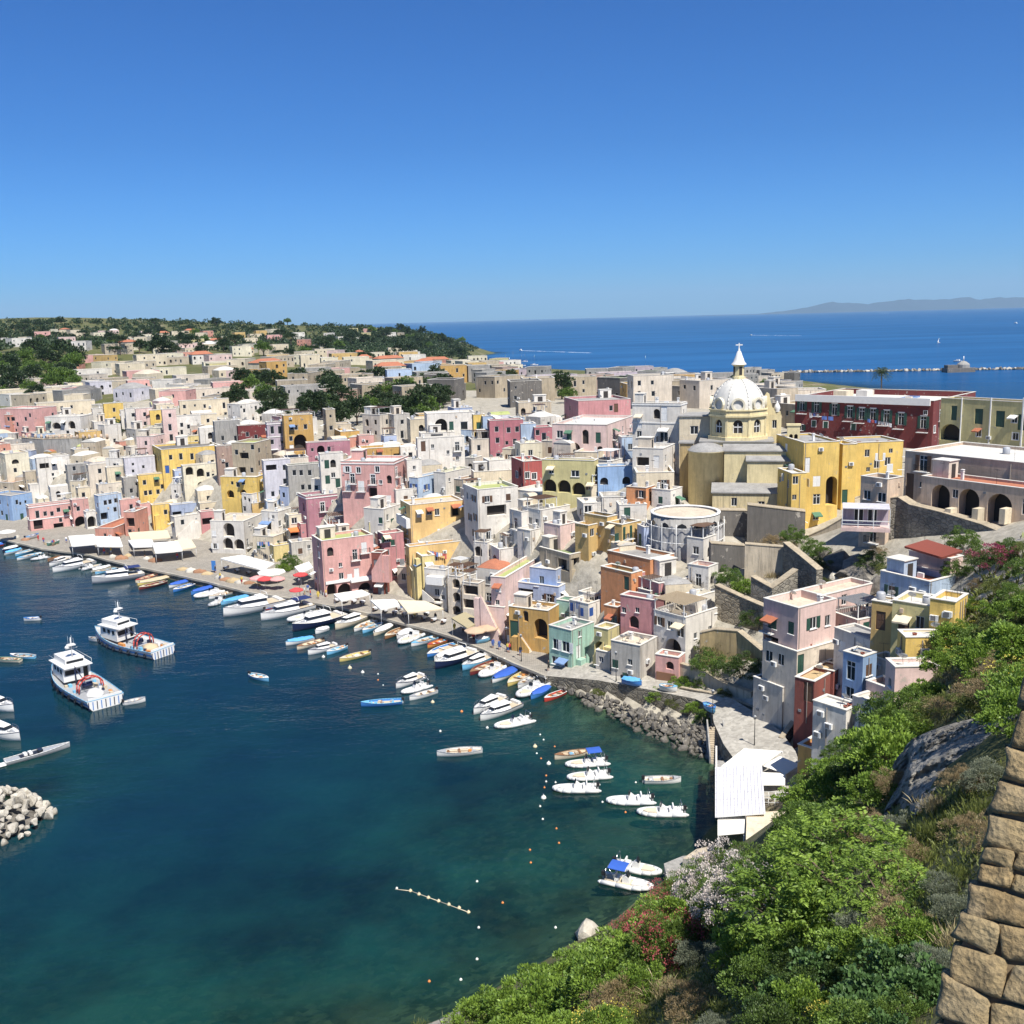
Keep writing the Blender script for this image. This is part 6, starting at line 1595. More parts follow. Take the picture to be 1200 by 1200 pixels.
def clump_points(rg, n_clump, per, R3, csize, low=-0.15, hollow=.45):
 """leaf positions on clumps spread through an uneven crown; returns centres, outward directions, tone"""
 C, Dd, T = [], [], []
 for k in range(n_clump):
  while True:
   u = rg.normal(size=3); u /= np.linalg.norm(u)
   if u[2] > low: break
  rad = rg.uniform(hollow, 1.0) ** .6
  wob = 1 + .22 * math.sin(3 * math.atan2(u[1], u[0]) + n_clump) + rg.uniform(-.12, .12)
  cc = u * R3 * rad * wob
  cs = csize * rg.uniform(.6, 1.3)
  w = rg.normal(size=(per, 3)); w /= np.linalg.norm(w, axis=1, keepdims=True)
  w[:, 2] = np.where(w[:, 2] < -.3, -w[:, 2], w[:, 2])
  p = cc + w * cs * rg.uniform(.55, 1.0, (per, 1)) * np.array([1, 1, .75])
  d = w * .7 + u * .5 + rg.normal(size=(per, 3)) * .45 + np.array([0, 0, .15])
  C.append(p); Dd.append(d); T.append(np.clip(rg.normal(.45 + rg.uniform(-.18, .18), .2, per), 0, 1))
 return np.concatenate(C), np.concatenate(Dd), np.concatenate(T)
def stem_mesh(name, rg, h, r, n=5, spread=1.0):
 b = MB()
 for k in range(n):
  a = rg.uniform(0, 6.28); p = Vector((0, 0, 0)); rr_ = r * rg.uniform(.6, 1)
  d = Vector((math.cos(a) * spread * rg.uniform(.2, .6), math.sin(a) * spread * rg.uniform(.2, .6), 1))
  for s in range(4):
   q = p + d * (h / 4) + Vector(rg.uniform(-.08, .08, 3) * h)
   b.tube(p, q, rr_, rr_ * .72, 0, 5, False); p = q; rr_ *= .72
 return b.mesh(name, [BARK])
PLANT = {}
def make_plant(key, name, cat, mat, R3, nc, per, cs, L, Wd, flowers=None, seed=1, stem=(1.2, .05, 5), partname='foliage', low=-.15):
 rg = np.random.RandomState(seed)
 R3 = np.array(R3)
 C, Dd, T = clump_points(rg, nc, per, R3, cs, low)
 lift = np.array([0, 0, R3[2] * .55]); C = C + lift
 keep = C[:, 2] > -.2
 fm = leaves_mesh(partname, C[keep], Dd[keep], L, Wd, T[keep], mat)
 out = [(partname, fm)]
 out.append(('stem', stem_mesh('stem', rg, R3[2] * 1.1, stem[1], stem[2], R3[0] / R3[2])))
 if flowers:
  fmat, nf, fl = flowers
  C2, D2, T2 = clump_points(rg, max(6, nc // 2), nf, R3 * 1.04, cs * 1.08, .0, .75)
  out.append(('flowers', leaves_mesh('flowers', C2 + lift, D2, fl, .9, T2, fmat, .5)))
 PLANT[key] = (name, cat, out, float(R3[2] * 1.55))
make_plant('shrub1', 'shrub', 'bush', LF['bright'], (1.9, 1.9, 1.3), 60, 110, .42, .17, .5, seed=1)
make_plant('shrub2', 'shrub', 'bush', LF['bright'], (2.1, 1.7, 1.5), 70, 110, .45, .19, .5, seed=2)
make_plant('dark1', 'shrub', 'bush', LF['mid'], (1.8, 1.8, 1.5), 60, 120, .42, .13, .5, seed=3)
make_plant('dark2', 'shrub', 'bush', LF['dark'], (1.7, 1.9, 1.4), 60, 120, .40, .13, .5, seed=4)
make_plant('olive1', 'shrub', 'bush', LF['olive'], (1.6, 1.6, 1.0), 55, 110, .38, .12, .35, seed=5)
make_plant('dry1', 'dry_bush', 'bush', LF['dry'], (1.4, 1.4, .9), 55, 110, .34, .14, .14, seed=6)
make_plant('silver1', 'silver_bush', 'bush', LF['silver'], (1.3, 1.3, .8), 60, 130, .32, .13, .2, seed=7)
make_plant('oleander_w', 'oleander', 'bush', LF['mid'], (1.9, 1.9, 1.5), 60, 100, .42, .16, .25, (FLOW['white'], 110, .085), seed=8)
make_plant('oleander_r', 'oleander', 'bush', LF['mid'], (1.6, 1.6, 1.5), 55, 100, .40, .16, .25, (FLOW['red'], 60, .08), seed=9)
make_plant('oleander_m', 'oleander', 'bush', LF['dark'], (2.6, 2.6, 1.8), 60, 100, .5, .17, .3, (FLOW['magenta'], 90, .12), seed=10)
make_plant('fig1', 'fig_bush', 'bush', LF['fig'], (1.7, 1.7, 1.2), 50, 60, .45, .26, .75, seed=11)
make_plant('yflow', 'shrub', 'bush', LF['bright'], (1.5, 1.5, 1.0), 50, 110, .36, .13, .4, (FLOW['yellow'], 20, .07), seed=12)
def make_grass(key, mat, n, h, r, seed):
 rg = np.random.RandomState(seed)
 C = np.column_stack([rg.normal(size=n) * r * .5, rg.normal(size=n) * r * .5, np.zeros(n)])
 Dd = np.column_stack([rg.normal(size=n) * .35 + C[:, 0] * .4, rg.normal(size=n) * .35 + C[:, 1] * .4, np.ones(n)])
 PLANT[key] = ('grass_tuft', 'grass', [('blades', leaves_mesh('blades', C, Dd, rg.uniform(.5, 1.1, n) * h, .05, rg.uniform(0, 1, n), mat, .4))], h)
make_grass('grass_s', LF['straw'], 420, .9, .9, 21); make_grass('grass_o', LF['olive'], 420, .7, .9, 22); make_grass('grass_d', LF['dry'], 380, .8, .9, 23)
# tree with feathery compound leaves (near, on the slope)
rg = np.random.RandomState(31)
C, Dd, T = [], [], []
for k in range(330):
 u = rg.normal(size=3); u[2] = abs(u[2]) - .25; u /= np.linalg.norm(u)
 c0 = u * np.array([2.9, 2.9, 2.2]) * rg.uniform(.45, 1.0) ** .5
 d0 = u * .8 + rg.normal(size=3) * .5 + np.array([0, 0, -.15]); d0 /= np.linalg.norm(d0)
 sd_ = np.cross(d0, [0, 0, 1]); sd_ /= np.linalg.norm(sd_) + 1e-6
 LL = rg.uniform(.5, .85); tn = rg.uniform(.15, .85)
 for i in range(11):
  t = (i + 1) / 11
  pp = c0 + d0 * LL * t + np.array([0, 0, -.25 * LL * t * t])
  for s in (-1, 1):
   C.append(pp); Dd.append(sd_ * s + d0 * .45 + np.array([0, 0, -.25])); T.append(tn + rg.uniform(-.15, .15))
C = np.array(C) + np.array([0, 0, 2.6]); Dd = np.array(Dd); T = np.array(T)
tb = MB(); rgt = np.random.RandomState(5)
tb.tube((0, 0, -.5), (.1, .1, 1.6), .16, .12, 0, 7, False)
for k in range(9):
 a = k * .7; p = Vector((.1, .1, 1.0 + .1 * k)); q = Vector((math.cos(a) * 1.5, math.sin(a) * 1.5, 2.4 + .2 * (k % 3))); r_ = Vector((math.cos(a + .3) * 2.4, math.sin(a + .3) * 2.4, 3.2 + .3 * (k % 2)))
 tb.tube(p, q, .07, .045, 0, 5, False); tb.tube(q, r_, .045, .02, 0, 5, False)
PLANT['feather'] = ('feathery_tree', 'tree', [('crown', leaves_mesh('crown', C, Dd, .21, .34, T, LF['bright'], .2)), ('trunk', tb.mesh('trunk', [BARK]))], 4.5)
# far trees
for i, (mt, R3, nm) in enumerate(((LF['far'], (3.4, 3.4, 3.0), 'broad_tree'), (LF['far'], (2.8, 3.2, 3.6), 'broad_tree'), (LF['mid'], (3.2, 3.0, 2.4), 'broad_tree'))):
 rg = np.random.RandomState(50 + i)
 C, Dd, T = clump_points(rg, 46, 42, np.array(R3), .95, -.3, .4)
 tb = MB(); tb.tube((0, 0, -1.5), (.1, 0, 2.2), .32, .22, 0, 7, False)
 for k in range(6):
  a = k * 1.05; tb.tube((.1, 0, 1.8), (math.cos(a) * 1.7, math.sin(a) * 1.7, 3.8 + .3 * (k % 2)), .15, .05, 0, 5, False)
 PLANT['tree%d' % i] = (nm, 'tree', [('crown', leaves_mesh('crown', C + np.array([0, 0, 3.6]), Dd, .62, .55, T, mt)), ('trunk', tb.mesh('trunk', [BARK]))], 6.5)
rg = np.random.RandomState(60)   # umbrella pine
C, Dd, T = clump_points(rg, 50, 40, np.array((4.2, 4.2, 1.3)), .9, -.1, .3)
tb = MB(); tb.tube((0, 0, -1.5), (.2, 0, 5.6), .3, .2, 0, 7, False)
for k in range(7): tb.tube((.2, 0, 4.6), (math.cos(k * .9) * 2.4, math.sin(k * .9) * 2.4, 6.4), .12, .05, 0, 5, False)
PLANT['pine'] = ('umbrella_pine', 'tree', [('crown', leaves_mesh('crown', C + np.array([0, 0, 6.2]), Dd, .6, .3, T, LF['far'])), ('trunk', tb.mesh('trunk', [BARK]))], 8)
def put(key, p, s, rz, label, group=None, tilt=0.0, sz=1.0):
 name, cat, parts, h = PLANT[key]
 r = empty(name, p, rz, label, cat, group)
 r.scale = (s, s, s * sz)
 for pn, me in parts: link(pn, me, r)
 return r
# --- bushes of the slope below the look-out: (plant, pixel, metres across, label)
VR = random.Random(5)
SLOPE = [(480,1206),(560,1200),(640,1152),(700,1110),(760,1072),(800,1054),(850,1036),(905,1008),(932,926),(985,884),(1055,858),(1090,814),(1120,732),(1150,672),(1205,632),(1205,830),(1178,905),(1140,1050),(1095,1205)]
class _P2:
 def __init__(s, x, y): s.x = x; s.y = y
slope_px = [_P2(*a) for a in SLOPE]
CLIFF = [_P2(*a) for a in [(1040,960),(1050,905),(1062,868),(1090,845),(1190,835),(1185,905),(1160,915),(1085,945),(1080,985)]]
def kind_at(px, py):
 r = VR.random()
 if py < 720 and px > 1150: return 'oleander_m' if r < .25 else 'olive1' if r < .6 else 'dark1'
 if px > 1090 and py < 860: return VR.choice(['dark1', 'shrub1', 'olive1', 'dry1', 'shrub2', 'dark1', 'shrub1', 'yflow'])
 if px > 980 and py < 900: return VR.choice(['dark1', 'shrub1', 'dark1', 'shrub2', 'shrub1'])
 if px < 990 and py < 1000: return VR.choice(['dark1', 'dark2', 'shrub1', 'dark1'])
 if 720 < px < 810 and 1060 < py < 1150 and r < .8: return 'oleander_r'
 if 785 < px < 905 and 1000 < py < 1100 and r < .85: return 'oleander_w'
 if px < 770 and py < 1180: return VR.choice(['shrub1', 'shrub2', 'shrub1'])
 if px < 700: return VR.choice(['shrub1', 'shrub2', 'grass_o'])
 if px < 880 and py > 1110: return VR.choice(['grass_s', 'grass_s', 'grass_o', 'silver1', 'dry1', 'yflow', 'grass_s'])
 if px < 960 and py > 1150: return VR.choice(['dark1', 'shrub1', 'fig1', 'dark2'])
 if px > 1085: return VR.choice(['silver1', 'dry1', 'silver1', 'grass_o', 'olive1', 'grass_s'])
 if px > 1000 and 960 < py < 1030: return VR.choice(['dry1', 'silver1', 'shrub1', 'olive1'])
 if px > 960 and py > 1110: return VR.choice(['fig1', 'fig1', 'dark1', 'yflow', 'shrub1'])
 if px > 1000 and py > 1030: return VR.choice(['grass_d', 'dry1', 'silver1', 'shrub1', 'grass_s', 'olive1'])
 return VR.choice(['shrub1', 'dark1', 'shrub2', 'dark2'])
LBL = {'shrub1': 'bright green leafy shrub', 'shrub2': 'broad bright green shrub', 'dark1': 'mid green dense shrub', 'dark2': 'dark green dense shrub', 'olive1': 'olive green scrubby bush', 'dry1': 'dry brown bush', 'silver1': 'silvery grey-green bush', 'oleander_w': 'white flowering oleander', 'oleander_r': 'red flowering oleander', 'oleander_m': 'magenta flowering oleander', 'fig1': 'fig bush with big leaves', 'yflow': 'green bush with small yellow flowers', 'grass_s': 'straw-coloured grass tuft', 'grass_o': 'olive green grass tuft', 'grass_d': 'dry brown grass tuft'}
def zone(px, py):
 if py < 760: return 'on the slope beside the yellow terrace house'
 if py < 900: return 'on the slope above the pink flat-roofed house'
 if px > 1080: return 'beside the tan stone wall'
 if px < 700: return 'on the bank above the shallow cobbles'
 if px < 900 and py < 1100: return 'above the small concrete pier'
 if px < 900: return 'on the grassy foot of the slope'
 if py < 1000: return 'beside the white restaurant roof'
 return 'around the feathery tree on the slope'
pts_px = []
def slope_bush(px, py, key=None, mul=1.0):
 p = cast(px, py, 140, 4.0)
 if p is None: return
 key = key or kind_at(px, py)
 dist = (p - CAM).length
 base = {'grass_s': .9, 'grass_o': .9, 'grass_d': .9}.get(key, 1.0)
 s = base * mul * .84 * min(1.15, max(.32, dist / 52)) * VR.uniform(.75, 1.2)
 r = put(key, (p.x, p.y, p.z - .12 * s), s, VR.uniform(0, 6.28), LBL[key] + ' ' + zone(px, py), 'plants of the slope below the look-out', 0, VR.uniform(.85, 1.2))
 r.rotation_euler = (VR.uniform(-.15, .15), VR.uniform(-.15, .15), VR.uniform(0, 6.28))
for (px, py) in [(VR.uniform(480, 1205), VR.uniform(630, 1240)) for _ in range(9000)]:
 if not in_poly(px, py, slope_px) and not (py >= 1190 and 560 < px < 1100): continue
 if in_poly(px, py, CLIFF): continue
 sp = 21 if py < 900 else 25 if py < 1050 else 29
 if any((px - a) ** 2 + (py - b) ** 2 < sp * sp for a, b in pts_px): continue
 pts_px.append((px, py)); slope_bush(px, py)
for (a, b, k) in ((830,1062,'oleander_w'),(862,1048,'oleander_w'),(845,1082,'oleander_w'),(880,1072,'oleander_w'),(812,1062,'oleander_w'),(868,1090,'oleander_w'),(770,1098,'oleander_r'),(790,1112,'oleander_r'),(756,1090,'oleander_r'),(780,1130,'oleander_r'),(1085,850,'olive1'),(1110,846,'dry1'),(1140,840,'olive1'),(1065,872,'dark1'),(1050,900,'dry1'),(1048,930,'dry1')): slope_bush(a, b, k, .95)
print('slope plants', len(pts_px))
for (px, py, s) in ((985, 1030, .85), (930, 1075, .8), (1035, 1035, .6)):
 p = cast(px, py + 45, 120, 4.0)
 put('feather', (p.x, p.y, p.z - .2), s * (p - CAM).length / 42, VR.uniform(0, 6), 'feathery-leaved green tree leaning out from the steep slope', 'feathery trees on the slope')
# ground cover between the bushes: one carpet of short blades and small leaves
rg = np.random.RandomState(99)
cc_, dd_, tt_, ll_ = [], [], [], []
for _ in range(26000):
 px, py = rg.uniform(470, 1200), rg.uniform(620, 1215)
 if not in_poly(px, py, slope_px): continue
 if in_poly(px, py, CLIFF): continue
 p = None
 d = ray(px, py); h_ = math.hypot(d.x, d.y); r = 5.0
 while r < 130:
  q = CAM + d * (r / h_)
  if q.z < ground(q.x, q.y): p = q; break
  r *= 1.03
 if p is None: continue
 for k in range(3):
  x, y = p.x + rg.normal() * .4, p.y + rg.normal() * .5
  cc_.append((x, y, ground(x, y) - .02)); dd_.append(rg.normal(size=3) * .5 + np.array([0, 0, 1])); tt_.append(rg.uniform()); ll_.append(max(.10, r / 150))
gm = leaves_mesh('ground_cover', np.array(cc_), np.array(dd_), np.array(ll_), .28, np.array(tt_), LF['olive'], .3)
tag(link('ground_cover', gm), 'low olive and straw scrub covering the slope', 'ground cover', None, 'stuff')
# --- far trees
TR = random.Random(8)
def grove(n, fx, keys, smin, smax, label, group, far=1750, mind=3.0):
 k = 0; t = 0; used = []
 while k < n and t < n * 40:
  t += 1
  px, py = fx(TR); p = cast(px, py, far)
  if p is None or p.z < 2: continue
  s = TR.uniform(smin, smax)
  if any((p - q).length < mind * (s + a) * .9 for q, a in used): continue
  if any((o[0] - Vector((p.x, p.y, 0))).length < o[1] * .8 + 1.2 for o in occ): continue
  used.append((p, s)); key = TR.choice(keys)
  put(key, (p.x, p.y, p.z - .3), s, TR.uniform(0, 6.28), label, group, 0, TR.uniform(.85, 1.2)); k += 1
 print(label, k)
T3 = ['tree0', 'tree1', 'tree0', 'tree2']
grove(70, lambda r: (lambda x: (x, r.uniform(452, 505 if 320 < x < 500 else 480)))(r.uniform(262, 520)), T3, .7, 1.35, 'dark green tree of the shady grove behind the village', 'trees of the dark grove', 800, 1.5)
grove(60, lambda r: (r.uniform(-8, 92), r.uniform(424, 474)), ['tree2', 'tree0', 'tree2'], .9, 1.6, 'leafy tree of the green wood beside the flat town', 'trees of the green wood', 1100, 1.1)
grove(70, lambda r: (r.uniform(-5, 560), r.uniform(380, 428)), T3 + ['pine'], 1.0, 2.0, 'rounded tree among the far hillside houses', 'trees on the far hill', 1750, 1.4)
grove(36, lambda r: (r.uniform(395, 548), r.uniform(390, 420)), T3, 1.1, 2.0, 'tree on the green headland cliff', 'trees on the headland', 1800, 1.2)
grove(14, lambda r: (r.uniform(570, 900), r.uniform(445, 480)), T3, .8, 1.3, 'dark tree between the grey houses behind the church', 'trees behind the church', 700, 1.5)
grove(12, lambda r: (r.uniform(105, 186), r.uniform(506, 512)), ['tree2', 'tree0'], .45, .75, 'round garden tree along the castle wall', 'garden trees above the castle wall', 500, 1.0)
for (px, py, s, lb) in ((42, 508, .5, 'small round tree in front of the pink palace'), (60, 510, .45, 'clipped green tree by the white villa'), (70, 512, .45, 'second clipped tree by the white villa')):
 p = cast(px, py + 3, 500); put('tree2', (p.x, p.y, p.z - .3), s, 0, lb)
# one mass of farther wood on the hill and headland
cc_, dd_, tt_ = [], [], []
rg = np.random.RandomState(4)
for _ in range(2600):
 if rg.uniform() < .55: px, py = rg.uniform(-10, 560), rg.uniform(376, 412)
 else: px, py = rg.uniform(385, 552), rg.uniform(386, 419)
 p = cast(px, py, 2200, 300)
 if p is None or p.z < 3 or p.y < 700: continue
 if any((o[0] - Vector((p.x, p.y, 0))).length < o[1] + 3 for o in occ[-300:] if abs(o[0].y - p.y) < 40): continue
 R_ = rg.uniform(2.5, 5.0)
 w = rg.normal(size=(46, 3)); w /= np.linalg.norm(w, axis=1, keepdims=True); w[:, 2] = np.abs(w[:, 2])
 cc_.append(np.array([p.x, p.y, p.z]) + w * R_ * rg.uniform(.6, 1, (46, 1))); dd_.append(w + rg.normal(size=(46, 3)) * .4); tt_.append(np.clip(rg.normal(.4 + rg.uniform(-.2, .2), .2, 46), 0, 1))
wm = leaves_mesh('woodland', np.concatenate(cc_), np.concatenate(dd_), 2.2, .7, np.concatenate(tt_), LF['far'])
tag(link('woodland', wm), 'far wood covering the hill and the headland as one mass', 'woodland', None, 'stuff')
# garden plants of the village
for (px, py, key, s, lb) in ((855, 690, 'dark1', 1.3, 'leafy shrub of the hanging garden under the rubble wall'), (872, 700, 'shrub1', 1.2, 'bright shrub of the hanging garden under the rubble wall'), (885, 735, 'dark2', 1.3, 'dark shrub on the garden ledge'), (838, 765, 'olive1', 1.7, 'round olive bush against the tan arched wall'), (832, 795, 'dark1', 1.5, 'dense green bush behind the barred garden wall'), (868, 795, 'dark2', 1.5, 'dark bush beside the ramp garden'), (800, 808, 'shrub1', .9, 'shrub at the end of the cane fence'), (815, 812, 'dark1', .8, 'shrub in the middle of the cane fence'), (850, 818, 'olive1', .8, 'low bush near the ramp end of the cane fence'), (930, 640, 'dark1', 1.2, 'green bush at the corner of the big yellow house'), (905, 640, 'dry1', 1.3, 'dry bush on the ledge above the beige wall'), (885, 637, 'grass_s', 1.6, 'dry golden grass on the ledge above the beige wall'), (925, 642, 'grass_s', 1.5, 'dry golden grass beside the yellow house corner'), (1130, 650, 'dark1', 1.3, 'shrub at the foot of the rock wall'), (1150, 665, 'olive1', 1.3, 'scrub bush near the end of the rock wall'), (1120, 680, 'dark1', 1.0, 'bush beside the red awning terrace'), (950, 668, 'dark1', 1.0, 'shrub above the pink stair parapet'), (700, 818, 'olive1', .8, 'bush on the sea wall rocks'), (770, 822, 'shrub1', .9, 'bush hanging over the sea wall'), (790, 828, 'olive1', .9, 'olive bush hanging over the sea wall'), (815, 838, 'shrub1', .9, 'bush on the corner of the sea wall'), (826, 850, 'dark1', .8, 'dark bush beside the landing stair'), (341, 668, 'dark1', 1.4, 'green bush behind the white quay parasol'), (333, 672, 'shrub1', 1.0, 'potted bush beside the blue quay door')):
 p = cast(px, py, 300)
 put(key, (p.x, p.y, p.z - .1), s, TR.uniform(0, 6), lb)
for (px, py, key, s) in ((955,655,'dark1',1.2),(972,668,'olive1',1.1),(1022,668,'dark2',1.2),(1040,676,'olive1',1.1),(1000,690,'dry1',1.1),(965,690,'olive1',1.0),(1028,652,'dry1',1.0),(940,676,'dark1',1.0),(1065,668,'olive1',1.1),(1090,672,'dark1',1.0),(915,700,'olive1',1.0),(905,676,'grass_s',1.3),(950,705,'grass_s',1.3),(985,705,'grass_o',1.3)):
 p = cast(px, py, 300); put(key, (p.x, p.y, p.z - .1), s, TR.uniform(0, 6), LBL[key] + ' among the boulders below the veranda', 'plants among the veranda boulders')
# date palm behind the dark red palazzo
pp = atd(1033, 445, 330); pz = ground(pp.x, pp.y)
palm = empty('palm_tree', (pp.x, pp.y, pz), 0, 'date palm behind the dark red palazzo', 'tree')
th = atd(1033, 436, 330).z - pz
b = MB()
for i in range(10): b.tube((0.1 * math.sin(i), 0, th * i / 10), (0.1 * math.sin(i + 1), 0, th * (i + 1) / 10), .34 - .012 * i, .30 - .012 * i, 0, 8, False)
b.build('trunk', [BARK], palm)
C, Dd = [], []
for k in range(46):
 a = k * 2.4; el = 1.25 - 1.75 * (k / 46); base = Vector((0, 0, th)); prev = base
 for i in range(1, 9):
  t = i / 8; q = base + Vector((math.cos(a) * math.cos(el) * 3.4 * t, math.sin(a) * math.cos(el) * 3.4 * t, math.sin(el) * 3.4 * t - 1.6 * t * t))
  dv = (q - prev).normalized(); sv = dv.cross(Vector((0, 0, 1))).normalized()
  for s in (-1, 1):
   for m in (0, .5): C.append(tuple(prev.lerp(q, m))); Dd.append(tuple(sv * s + dv * .7 + Vector((0, 0, -.3))))
  prev = q
link('crown', leaves_mesh('crown', np.array(C), np.array(Dd), .7, .16, np.random.RandomState(1).uniform(0, 1, len(C)), LF['far']), palm)
# --- boats (local frame: X to the bow, waterline at z = 0)
def gel(name, c, rough=0.35): return plain('boat_' + name, c, rough, 0, 0.10, 2.0)
BM = {'white': gel('white', (0.70, 0.69, 0.66)), 'cream': gel('cream', (0.62, 0.54, 0.40)), 'blue': gel('blue', (0.05, 0.19, 0.50)), 'sky': gel('sky', (0.16, 0.42, 0.62)), 'navy': gel('navy', (0.012, 0.02, 0.06)), 'red': gel('red', (0.42, 0.05, 0.035)), 'orange': gel('orange', (0.58, 0.24, 0.06)), 'wood': gel('wood', (0.26, 0.13, 0.06)), 'grey': gel('grey', (0.34, 0.35, 0.36)), 'yellow': gel('yellow', (0.62, 0.48, 0.16)), 'black': gel('black', (0.02, 0.02, 0.022)), 'tube': gel('tube', (0.60, 0.60, 0.58), 0.5), 'deck': gel('deck', (0.50, 0.42, 0.30), 0.7), 'green': gel('green', (0.10, 0.24, 0.18)), 'antifoul': gel('antifoul', (0.05, 0.09, 0.16), .6), 'maroon': gel('maroon', (0.16, 0.03, 0.03))}
CHROME = plain('steel', (0.6, 0.6, 0.6), 0.25, 1.0, 0.05)
TARP = {'blue': plain('tarp_blue', (0.03, 0.10, 0.42), 0.7, 0, .15), 'navy': plain('tarp_navy', (0.015, 0.03, 0.12), 0.7, 0, .15), 'white': plain('tarp_white', (0.6, 0.6, 0.58), 0.8, 0, .1), 'sky': plain('tarp_sky', (0.10, 0.34, 0.62), 0.7, 0, .15), 'tan': plain('tarp_tan', (0.48, 0.38, 0.24), 0.8, 0, .15)}
def shp(t, fine, stern=.75):
 """half-beam fraction along the hull, t = 0 stern .. 1 bow"""
 if t < .45: return stern + (1 - stern) * math.sin(t / .45 * math.pi / 2)
 return max(0.0, 1 - ((t - .45) / .55) ** fine)
def hull_rows(L, B, H, draft=.35, sheer=.35, fine=2.2, stern=.75, flare=.8, n=14, inset=0.0, zoff=0.0):
 rows = []
 for i in range(n + 1):
  t = i / n; x = -L / 2 + L * t
  hb = B / 2 * shp(t, fine, stern) - inset; hb = max(hb, .02)
  zs = H * (1 + sheer * max(0, (t - .3) / .7) ** 2) + zoff
  kd = -draft * (1 - max(0, (t - .6) / .4) ** 2)
  rows.append([(x, -hb, zs), (x, -hb * (.94), zs * .45), (x, -hb * flare * .9, 0.0), (x, -hb * .45, kd * .7), (x, 0, kd), (x, hb * .45, kd * .7), (x, hb * flare * .9, 0.0), (x, hb * .94, zs * .45), (x, hb, zs)])
 return rows
def hull_part(root, L, B, H, mat, rim=None, deck=None, depth=.3, **k):
 R1 = hull_rows(L, B, H, **k)
 b = MB().grid(R1, 0); b.poly([p for p in R1[0]], 0)
 hull = b.build('hull', [mat], root)
# gunwale: a rail following the sheer
 g = MB()
 for s in (0, -1):
  pts = [r[s] for r in R1]; g.path(pts, .045, 0, 5)
 g.tube(R1[0][0], R1[0][-1], .045, .045, 0, 5)
 g.build('gunwale', [rim or mat], hull)
 if deck is not None:
  R2 = [[(r[0][0], r[0][1] * .93, r[0][2] - depth), (r[-1][0], r[-1][1] * .93, r[-1][2] - depth)] for r in R1]
  d = MB().grid(R2, 0, False)
  if depth > .12:
   for s in (0, -1):
    d.grid([[r[s] for r in R1], [q[s] for q in R2]], 1)
  d.build('deck', [deck, mat], root)
 return R1
def outboard(root, x, z, y=0.0):
 o = MB().box((x - .32, y - .16, z + .05), (x + .05, y + .16, z + .5), 0).box((x - .22, y - .07, -.4), (x - .02, y + .07, z + .05), 1)
 return o.build('outboard_motor', [BM['black'], BM['grey']], root)
def bench(root, x, hb, z, mat): return MB().box((x - .14, -hb, z - .03), (x + .14, hb, z + .02)).build('bench', [mat], root)
def b_gozzo(root, L, c, c2, rnd):
 B = max(1.3, L * .34)
 hull_part(root, L, B, .52, BM[c], BM[c2], BM['deck'], .3, stern=.45 if rnd.random() < .6 else .75, fine=2.0)
 for x in (-L * .28, 0, L * .24): bench(root, x, B * .40 if x < L * .1 else B * .3, .42, BM[c2] if rnd.random() < .5 else BM['wood'])
 MB().prism([(L*.5 - .05, 0), (L * .3, B * .28), (L * .3, -B * .28)], .64, .69).build('foredeck', [BM[c2]], root)
 if rnd.random() < .7: outboard(root, -L / 2, .4)
 else:
  for s in (-1, 1): MB().tube((-L * .2, s * B * .2, .5), (L * .3, s * B * .12, .6), .03, .03).build('oar', [BM['wood']], root)
 for k in range(rnd.randint(2, 4)):
  x = rnd.uniform(-L * .35, L * .2); y = rnd.uniform(-B * .2, B * .2); s = rnd.uniform(.12, .24)
  MB().box((x - s, y - s, .22), (x + s, y + s, .22 + s * 1.4)).build('crate', [rnd.choice([BM['sky'], BM['orange'], BM['white'], BM['grey'], BM['deck']])], root)
def b_cover(root, L, c, c2, rnd):
 B = max(1.4, L * .34)
 hull_part(root, L, B, .55, BM[c], BM[c2] if c2 in BM else BM['white'], None, stern=.6)
 tm = TARP.get(c2, TARP['blue']); rows = []
 for i in range(11):
  t = i / 10; x = -L * .47 + L * .9 * t; hb = B / 2 * shp(min(1, t * .97), 2.2, .6) * 1.03 + .02; z0 = .55 * (1 + .35 * max(0, (t - .3) / .7) ** 2)
  rows.append([(x, hb * u, z0 + .02 + .38 * (1 - u * u) * (.6 + .4 * math.sin(math.pi * t)) + .05 * math.sin(i * 2.1 + u * 3)) for u in (-1, -.6, -.25, 0, .25, .6, 1)])
 MB().grid(rows, 0).build('cover', [tm], root)
 if rnd.random() < .6: outboard(root, -L / 2, .45)
